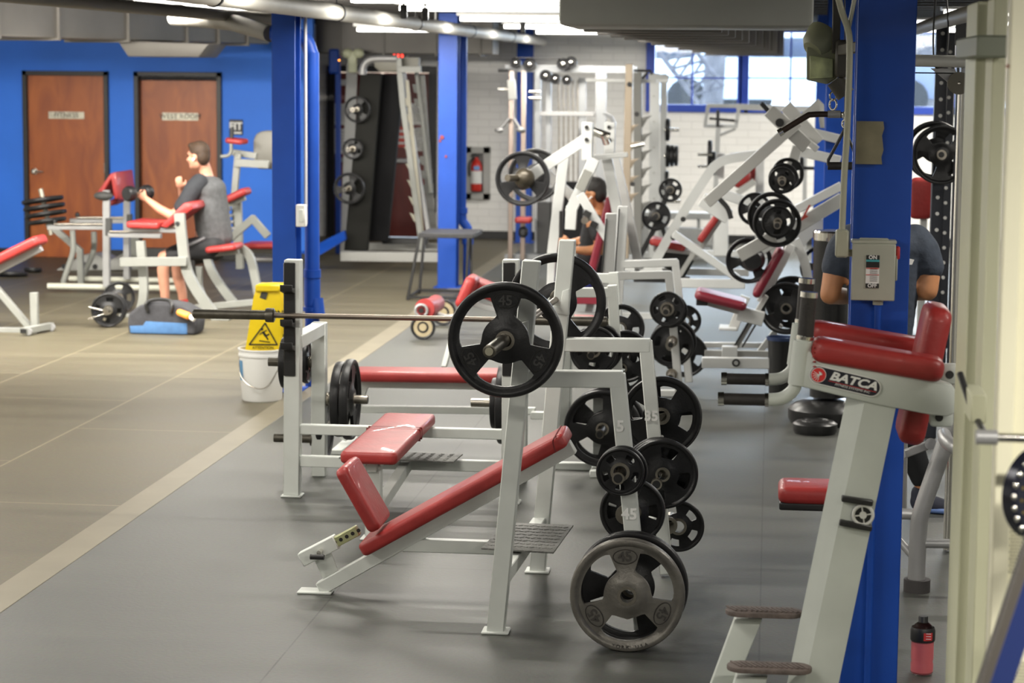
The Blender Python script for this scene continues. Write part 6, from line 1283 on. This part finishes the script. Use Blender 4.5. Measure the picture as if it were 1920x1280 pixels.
FR(t, 'drop_link', LG, YB-.5, 19, [(1494, 280), (1478, 330)], .08)
FR(t, 'plate_arm', WHITE, YB-.5, 24, [(1432, 462), (1574, 376)], .07); FR(t, 'plate_arm', WHITE, YB-.1, 16, [(1498, 390), (1574, 350)], .07); FR(t, 'end_block', LG, YB-.95, 24, [(1392, 476), (1446, 446)], .08)
g = G(); c = at(1508, 400, YB-.56); g.prism([c+V((-.03, 0, -.06)), c+V((.03, 0, .06)), c+V((.045, 0, .06)), c+V((.01, 0, -.01)), c+V((.03, 0, -.02)), c+V((0, 0, -.04))], (0, .004, 0), 0); part(g, 'red_emblem', MATS['red_notice'], t)
sweep(t, 'curved_tube', WHITE, YB+.1, 24, [(1490, 470), (1510, 440), (1540, 424), (1580, 418)], .08)
sweep(t, 'rear_leg', WHITE, YB-.1, 17, [(1490, 450), (1508, 490), (1516, 540), (1518, 650)], .07)
PD(t, 'back_pad', mat('dark_red_vinyl', (.2, .015, .03), .4), YB-.3, 15, (1416, 554), (1466, 464), .32, r=.025); FR(t, 'back_frame', WHITE, YB-.1, 16, [(1428, 562), (1482, 462)], .08)
PD(t, 'seat', MATS['dark_red_vinyl'], YB-.3, 17, (1304, 548), (1400, 572), .38, r=.03); FR(t, 'seat_rail', LG, YB-.2, 9, [(1322, 567), (1400, 588)], .08); g = G(); g.box(at(1317, 563, YB-.3), (.08, .25, .05)); part(g, 'seat_bracket', BLACK, t)
FR(t, 'seat_knuckle', WHITE, YB-.3, 26, [(1392, 588), (1424, 596)], .1); FR(t, 'adjust_post', LG, YB-.25, 9, [(1436, 556), (1372, 664)], .07)
for dx in (-8, 8): FR(t, 'post_edge', BLACK, YB-.3, 3, [(1416+dx, 596), (1384+dx, 650)], .03)
FR(t, 'rear_base', WHITE, YB+.1, 10, [(1322, 646), (1440, 647)]); FR(t, 'front_base', WHITE, YB-.6, 20, [(1322, 679), (1470, 681)], .07); FR(t, 'base_rail', SG, YB-.2, 13, [(1325, 662), (1440, 664)], .05)
g = G(); g.box(at(1368, 660, YB-.35), (.11, .1, .09)); part(g, 'clamp_block', WHITE, t); g = G(); g.loop(at(1380, 680, YB-.65), .022, .007, FY, 20, 6); part(g, 'end_ring', BLACK, t)
FR(t, 'stay', WHITE, YB-.1, 11, [(1422, 662), (1462, 610)]); FR(t, 'far_foot', WHITE, YB+1.2, 5, [(1350, 613), (1380, 615)], .3); FR(t, 'far_leg', LG, YB+1.2, 18, [(1396, 560), (1376, 612)])
GB2 = 'plates on the big white lever machine'
PL(1457, 418, YB-1.15, 45, 'large black plate facing the camera at the heart of lever machine', GB2, 90, 10); PL(1447, 405, YB-.95, 45, 'large black plate just behind the one at the heart of lever machine', GB2, 90, 40); 
PL(1458, 416, YB-1.25, 25, 'medium black plate laid over the large one at the heart of lever machine', GB2, 60, 0); PEG(t, 1457, 416, YB-1.0, .36)
PL(1466, 338, YB-.95, 10, 'small black plate stacked under the drop link, front', GB2, 50, 0); PL(1469, 334, YB-.85, 25, 'medium black plate under the drop link, second', GB2, 56, 20); PL(1477, 326, YB-.6, 25, 'medium black plate under the drop link, rear', GB2, 60, 0); PEG(t, 1466, 339, YB-.8, .24)
PL(1415, 392, YB+.4, 35, 'black plate with grey hub left of the lever machine heart', GB2, 62, 45); PL(1404, 488, YB-.35, 45, 'large black plate under the end block of lever machine', GB2, 86, 20); PEG(t, 1413, 486, YB-.2, .3, BLACK); g = G(); c = at(1412, 487, YB-.42); g.cyl(c, c+V((0, -.09, 0)), .085, .06, n=24); part(g, 'black_hub', RUB, t)
PL(1474, 578, YB-.2, 35, 'large black plate standing behind the black bin', GB2, 98, 0); PL(1484, 566, YB, 35, 'large black plate second behind the black bin', GB2, 98, 30); PL(1540, 500, YB+.3, 45, 'dark plate glimpsed between lever machine leg and punching bag', GB2, 80, 30)
# ================================================================ gym bag and items
t = thing('gym_bag', 'charcoal duffel bag with light blue base panel on the tiles', 'bag', fl(305, 628)); YG = 18.45
CHF = mat('charcoal_fabric', (.035, .035, .04), .85, 0, .2, 18, .3, 60)
def soft(g, name, m, par, vox=.01, sm=6):
    o = part(g, name, m, par); r = o.modifiers.new('r', 'REMESH'); r.mode = 'VOXEL'; r.voxel_size = vox; r.use_smooth_shade = True
    s = o.modifiers.new('s', 'SMOOTH'); s.iterations = sm; s.factor = .5; return o
s = sc(YG); a = at(241, 628, YG); b = at(366, 628, YG); L = b.x-a.x; cx = (a.x+b.x)/2; h = 60/s
g = G(); g.prism([V((cx+x*L, YG, z*h)) for x, z in ((-.5, .0), (-.52, .35), (-.5, .66), (-.34, .92), (-.2, 1.02), (.12, 1.02), (.3, .95), (.5, .72), (.53, .35), (.5, .0))], (0, .30, 0), .02); soft(g, 'bag_body', CHF, t, .010, 4)
g = G(); g.prism([V((cx+x*L, YG-.004, z*h)) for x, z in ((-.47, .03), (-.48, .26), (-.28, .28), (-.24, .42), (.38, .38), (.38, .03))], (0, .02, 0), .004); part(g, 'blue_panel', mat('blue_fabric', (.05, .13, .28), .8, 0, .1, 20), t)
g = G(); g.tube([V((cx-.2*L, YG-.01, h*.75)), V((cx-.22*L, YG-.02, h*1.0)), V((cx-.1*L, YG+.02, h*1.12)), V((cx+.1*L, YG+.02, h*1.1)), V((cx+.16*L, YG-.01, h*.95)), V((cx+.14*L, YG-.02, h*.72))], .016, 8); part(g, 'bag_handle', BLACK, t)
t = thing('small_bottle', 'orange bottle with white cap poking out of the charcoal bag', 'bottle', at(345, 590, YG-.05)); g = G(); g.cap(at(337, 586, YG-.03), .03, at(352, 592, YG-.06), .032); part(g, 'bottle_body', mat('orange_plastic', (.75, .28, .04), .4), t); g = G(); g.cyl(at(354, 592, YG-.06), at(364, 599, YG-.08), .02); part(g, 'bottle_cap', PAPER, t)
# ================================================================ PEOPLE
def E3(g, c, r, ax=None): g.ell(c, r[0], r[1], r[2], ax); return g
def limb(g, *jr):
    for (a, ra), (b, rb) in zip(jr, jr[1:]): g.cap(a, ra, b, rb, 12)
def hand(g, w, d, side, grip=.5, s=1.):
    """palm from wrist w along d with five bent fingers; side = direction of the thumb"""
    w = V(w); d = V(d).normalized(); sd = V(side); sd = (sd-d*sd.dot(d)).normalized(); n = d.cross(sd)
    c = w+d*.05*s; M = Matrix((d, sd, n)).transposed(); g.ell(c, .052*s, .042*s, .018*s, M, 12)
    for k, (o, L) in enumerate(((.028, .070), (.010, .078), (-.010, .073), (-.028, .058))):
        p0 = w+d*.085*s+sd*o*s; p1 = p0+(d*(1-grip*.6)+n*grip)*L*.5*s; p2 = p1+(d*(.4-grip)+n*(grip+.3))*L*.55*s; g.cap(p0, .0095*s, p1, .009*s, 8); g.cap(p1, .009*s, p2, .0078*s, 8)
    q0 = w+d*.03*s+sd*.03*s; q1 = q0+(d*.5+sd*.7+n*.2)*.04*s; q2 = q1+(d*.7+n*.5)*.032*s; g.cap(q0, .013*s, q1, .011*s, 8); g.cap(q1, .011*s, q2, .009*s, 8)
def head(g, c, f, up=FZ, s=1.):
    """head centred at c facing f"""
    f = V(f).normalized(); up = V(up); r = f.cross(up).normalized(); up = r.cross(f); M = Matrix((f, r, up)).transposed(); c = V(c)
    P = lambda x, y, z: c+(f*x+r*y+up*z)*s
    g.ell(P(-.012, 0, .03), .097*s, .077*s, .09*s, M); g.ell(P(.02, 0, -.045), .068*s, .058*s, .075*s, M)      # skull, face
    g.ell(P(.062, 0, -.098), .026*s, .03*s, .022*s, M, 10); g.ell(P(.045, 0, -.08), .04*s, .045*s, .03*s, M, 10)  # chin, jaw
    g.cap(P(.088, 0, -.005), .011*s, P(.108, 0, -.036), .014*s, 8); g.ell(P(.094, 0, -.042), .018*s, .02*s, .012*s, M, 8)  # nose
    g.ell(P(.078, 0, .022), .02*s, .05*s, .012*s, M, 10)      # brow
    g.ell(P(.084, 0, -.066), .013*s, .024*s, .006*s, M, 8); g.ell(P(.082, 0, -.076), .012*s, .021*s, .006*s, M, 8)   # lips
    for e in (-1, 1): g.ell(P(-.008, .078*e, -.018), .018*s, .008*s, .032*s, M, 10); g.ell(P(.06, .04*e, -.03), .025*s, .025*s, .025*s, M, 8)
    return P, M
def face_bits(par, P, M, s, hair):
    g = G()
    for e in (-1, 1): g.ell(P(.081, .031*e, -.002), .008*s, .013*s, .008*s, M, 8)
    parts(g, 'eye', mat('eye_dark', (.05, .03, .02), .2), par)
    g = G()
    for e in (-1, 1): g.ell(P(.090, .032*e, .02), .007*s, .02*s, .004*s, M, 8)
    parts(g, 'eyebrow', hair, par)
def hairdo(par, P, M, s, m, top=.012, fade=None):
    g = G(); g.ell(P(-.02, 0, .045), .1*s, .083*s, .092*s, M); g.ell(P(-.055, 0, .0), .062*s, .076*s, .085*s, M); g.ell(P(.045, 0, .092), .045*s, .062*s, .03*s, M)
    if top > .02: g.ell(P(.03, 0, .11), .07*s, .06*s, .04*s, M)
    o = soft(g, 'hair', m, par, .009, 3)
    return o
# ---- seated man with dumbbell
YP = 20.35
t = thing('person', 'seated man in grey shirt with dark sleeves and black shorts curling a dumbbell', 'person', fl(330, 590)); PM1 = t
BRN = mat('brown_hair', (.035, .018, .008), .7, 0, .3, 40, .4, 150)
def Q(px, py, dy=0.): return at(px, py, YP+dy)
hc = Q(371, 292, .05)
g = G(); Pm, Mm = head(g, hc, V((-1, .28, -.02)), s=1.04)
limb(g, (Q(381, 305, .1), .056), (Q(388, 330, .12), .062))
g.ell(Q(391, 352, .12), .15, .22, .11); g.ell(Q(393, 395, .12), .15, .19, .22); g.ell(Q(397, 440, .12), .155, .19, .18); g.ell(Q(396, 462, .12), .16, .2, .11)
limb(g, (Q(366, 350, -.08), .068), (Q(347, 382, -.14), .055), (Q(324, 405, -.15), .045), (Q(300, 392, -.15), .042), (Q(276, 374, -.12), .028)); hand(g, Q(276, 374, -.12), V((-1, .1, .55)), V((0, -.3, 1)), .9, 1.05)
limb(g, (Q(386, 346, .30), .06), (Q(352, 380, .34), .048), (Q(343, 372, .2), .042), (Q(339, 352, .05), .03)); hand(g, Q(339, 354, .0), V((-.02, -.6, .8)), V((1, 0, .4)), .35, 1.)
limb(g, (Q(397, 462, .02), .10), (Q(350, 468, .0), .085), (Q(308, 482, -.05), .062), (Q(306, 510, -.05), .058), (Q(309, 545, -.05), .048), (Q(311, 580, -.05), .036))
limb(g, (Q(398, 466, .24), .10), (Q(362, 474, .3), .085), (Q(332, 488, .32), .062), (Q(334, 520, .32), .056), (Q(342, 550, .32), .046), (Q(344, 580, .32), .036))
soft(g, 'body', SKIN, t, .011, 5); face_bits(t, Pm, Mm, 1.04, BRN); hairdo(t, Pm, Mm, 1.04, BRN)
g = G(); g.ell(Q(389, 354, .12), .175, .25, .125)
for k in range(9): g.ell(Q(392+k*1.3, 364+k*10, .12), .165+.001*k, .226-.002*k, .12)
limb(g, (Q(387, 336, .12), .075), (Q(389, 346, .12), .1)); limb(g, (Q(372, 350, -.07), .085), (Q(390, 362, .0), .1)); limb(g, (Q(393, 348, .3), .08), (Q(396, 362, .22), .1))
soft(g, 'shirt', mat('heather_grey_cloth', (.085, .087, .092), .85, 0, .2, 25, .3, 60), t, .012, 14)
SLV = mat('dark_charcoal_cloth', (.02, .022, .027), .85, 0, .15, 25)
g = G(); limb(g, (Q(374, 342, -.07), .085), (Q(363, 354, -.11), .088), (Q(348, 378, -.15), .078), (Q(340, 388, -.155), .072)); soft(g, 'sleeve', SLV, t, .012, 4)
g = G(); limb(g, (Q(386, 344, .30), .08), (Q(362, 368, .34), .07)); soft(g, 'sleeve', SLV, t, .012, 4)
g = G(); g.ell(Q(402, 463, .12), .165, .215, .085); limb(g, (Q(400, 462, .0), .122), (Q(360, 467, -.02), .108), (Q(324, 478, -.04), .085)); limb(g, (Q(400, 466, .26), .12), (Q(372, 474, .3), .105), (Q(346, 484, .32), .088)); soft(g, 'shorts', mat('black_shorts', (.009, .009, .011), .7), t, .012, 5)
g = G(); g.tube([Q(384, 446, -.09), Q(362, 456, -.135), Q(338, 466, -.13)], .014, 8); part(g, 'shorts_stripe', mat('grey_stripe', (.16, .16, .17), .7), t)
RS = mat('red_sock', (.5, .04, .03), .8)
for q, dy in (((311, 572), -.05), ((344, 566), .32)): g = G(); g.cap(Q(*q, dy), .048, Q(q[0], q[1]+10, dy), .044); part(g, 'sock', RS, t)
for q, dy in (((300, 590), -.06), ((333, 590), .31)): g = G(); g.cap(Q(q[0]+12, q[1]-3, dy), .052, Q(q[0]-12, q[1]+3, dy), .042); g.box(V((Q(*q, dy).x, YP+dy, .014)), (.27, .1, .028), bev=.012); soft(g, 'shoe', BLACK, t, .01, 3)
g = G(); g.ell(Pm(-.005, -.088, -.03), .012, .012, .015); part(g, 'earbud', PAPER, t)
t = thing('dumbbell', 'round black dumbbell in the hand of the seated man', 'dumbbell', Q(258, 361, -.15)); c = Q(259, 362, -.14); u = V((.5, .8, .02)).normalized()
g = G(); g.cyl(c-u*.07, c+u*.07, .015); part(g, 'dumbbell_grip', STEEL, t)
for k in (-1, 1): g = G(); g.lathe([(0, -.045), (.06, -.042), (.072, -.02), (.072, .02), (.06, .042), (0, .045)], c+u*.105*k, u, 28); part(g, 'dumbbell_head', RUB, t)
# ---- man in the white press
YP = 18.75
t = thing('person', 'man in black shirt with glasses and earbuds seated inside the white press', 'person', fl(1095, 590))
BLH = mat('black_hair', (.01, .008, .007), .6, 0, .3, 40, .4, 150)
g = G(); Pm, Mm = head(g, Q(1112, 362), V((-1, .1, -.1)), s=1.02)
limb(g, (Q(1120, 376, .02), .056), (Q(1126, 402, .05), .062)); g.ell(Q(1122, 420, .05), .13, .21, .11); g.ell(Q(1112, 465, .05), .13, .18, .22); g.ell(Q(1100, 520, .05), .15, .19, .14)
limb(g, (Q(1112, 420, -.16), .065), (Q(1122, 445, -.2), .052), (Q(1128, 468, -.2), .046), (Q(1100, 470, -.25), .04), (Q(1078, 468, -.3), .03)); hand(g, Q(1078, 468, -.3), V((-1, -.1, .1)), V((0, 0, 1)), .7)
limb(g, (Q(1116, 420, .26), .06), (Q(1100, 450, .3), .048), (Q(1070, 456, .25), .035)); hand(g, Q(1070, 456, .25), V((-1, 0, .1)), V((0, 0, 1)), .7)
for dy in (-.1, .2): limb(g, (Q(1100, 530, dy), .1), (Q(1078, 532, dy-.03), .085), (Q(1056, 540, dy-.05), .062), (Q(1057, 575, dy-.05), .052), (Q(1058, 612, dy-.05), .036), (Q(1048, 618, dy-.06), .03))
soft(g, 'body', SKIN2, t, .011, 5); face_bits(t, Pm, Mm, 1.02, BLH); hairdo(t, Pm, Mm, 1.02, BLH, .03)
g = G()
for k in range(9): g.ell(Q(1123-k*2, 424+k*10, .05), .145, .215, .12)
g.ell(Q(1104, 500, .05), .15, .2, .12); limb(g, (Q(1124, 404, .05), .08), (Q(1122, 416, .05), .1)); limb(g, (Q(1114, 418, -.14), .082), (Q(1121, 440, -.2), .066)); limb(g, (Q(1117, 418, .24), .08), (Q(1106, 442, .3), .06)); soft(g, 'shirt', mat('black_cloth', (.008, .009, .011), .8), t, .012, 5)
g = G(); g.ell(Q(1100, 522, .05), .17, .21, .12)
for dy in (-.1, .2): limb(g, (Q(1100, 528, dy), .12), (Q(1060, 536, dy-.04), .09))
soft(g, 'shorts', mat('navy_shorts', (.012, .02, .14), .7), t, .012, 5); g = G(); g.ell(Q(1078, 512, -.1), .14, .12, .035, Matrix.Rotation(.35, 3, 'Y')); part(g, 'red_waist_panel', mat('bright_red_cloth', (.6, .02, .05), .7), t)
g = G(); 
for e in (-1, 1): g.loop(Pm(.098, .034*e, -.004), .022, .002, Mm @ V((1, 0, 0)), 16, 5)
g.cyl(Pm(.098, -.056, -.002), Pm(.0, -.083, -.002), .0022, n=6); part(g, 'glasses', BLACK, t); g = G(); g.cap(Pm(-.0, -.088, -.028), .008, Pm(.03, -.092, -.05), .005, 8); part(g, 'earbud', PAPER, t)
# ---- standing man from behind
YP = 11.55
t = thing('person', 'standing man in slate blue shirt seen from behind, partly hidden by the wide blue column', 'person', fl(1690, 965))
g = G(); hc = Q(1655, 366, .05); Pm, Mm = head(g, hc, V((.05, 1, -.35)), s=1.05)
limb(g, (Q(1655, 395, .03), .06), (Q(1655, 425, .02), .068)); g.ell(Q(1655, 460, .0), .21, .13, .12); g.ell(Q(1655, 520, .0), .19, .125, .20); g.ell(Q(1654, 600, .02), .155, .115, .16); g.ell(Q(1652, 655, .02), .165, .13, .13)
for e, (ex, ey), (hx, hy) in ((-1, (1556, 552), (1604, 558)), (1, (1740, 545), (1698, 550))):
    limb(g, (Q(1655+e*72, 458, .0), .075), (Q(1655+e*88, 500, .0), .062), (Q(ex, ey, -.02), .052), ((Q(ex, ey, -.02)+Q(hx, hy, .3))/2, .046), (Q(hx, hy, .30), .032)); hand(g, Q(hx, hy, .30), V((-e*.6, 1, .1)), V((0, 0, 1)), .6)
for kx, ax, fy, foot in ((1680, 1730, 0.05, (1768, 958)), (1632, 1650, .2, (1650, 950))):
    limb(g, (Q(1652+(20 if kx > 1650 else -22), 670, .02), .1), (Q(kx+(10 if kx > 1650 else -5), 790, .0), .066), (Q(ax, 910, fy), .042))
soft(g, 'body', SKIN2, t, .011, 5); face_bits(t, Pm, Mm, 1.05, BLH); hairdo(t, Pm, Mm, 1.05, BLH)
SL = mat('slate_cloth', (.035, .045, .065), .85, 0, .15, 25, .3, 50)
g = G(); g.ell(Q(1655, 460, .0), .225, .145, .12)
for k in range(9): g.ell(Q(1655, 475+k*18, .01), .215-.007*k, .142, .11)
g.ell(Q(1652, 630, .02), .165, .135, .09); limb(g, (Q(1655, 424, .02), .08), (Q(1655, 440, .01), .11))
for e in (-1, 1): limb(g, (Q(1655+e*60, 452, .0), .09), (Q(1655+e*76, 470, .0), .086), (Q(1655+e*88, 500, -.0), .076))
sh = soft(g, 'shirt', SL, t, .012, 5)
text('S', Q(1696, 469, -.155), .075, FX, FZ, mat('red_print', (.6, .04, .03), .6), 'shirt_print', t, .001, bold=.003); g = G(); c = Q(1697, 494, -.155)
g.prism([c+V(v) for v in ((-.04, 0, .01), (.0, 0, .03), (.045, 0, .02), (.035, 0, -.005), (.02, 0, -.005), (.015, 0, -.045), (0, 0, -.045), (.0, 0, -.008), (-.035, 0, -.02))], (0, .004, 0), 0); part(g, 'shirt_graphic', PAPER, t)
g = G(); g.ell(Q(1652, 655, .02), .178, .145, .10)
for kx, ax, fy in ((1680, 1728, .05), (1632, 1650, .2)): limb(g, (Q(1652+(20 if kx > 1650 else -22), 675, .02), .115), (Q(kx+(10 if kx > 1650 else -5), 790, .0), .085), (Q(ax, 895, fy), .06))
soft(g, 'trousers', mat('black_cloth', (0, 0, 0)), t, .012, 5)
SHO = mat('navy_shoe', (.015, .018, .035), .7)
for (a, b, fy) in (((1726, 940), (1778, 954), .05), ((1650, 940), (1652, 948), .2)): g = G(); g.cap(Q(*a, fy), .056, Q(*b, fy-.03), .044); g.cap(Q(a[0]-2, a[1]-16, fy), .046, Q(*a, fy), .05); soft(g, 'shoe', SHO, t, .01, 3)
g = G(); a = Q(1722, 964, .05); b = Q(1790, 966, .0); a.z = b.z = .018; g.seg(a, b, .028, .09, ext=.0, bev=.01); part(g, 'shoe_sole', mat('blue_sole', (.12, .2, .45), .5), t)
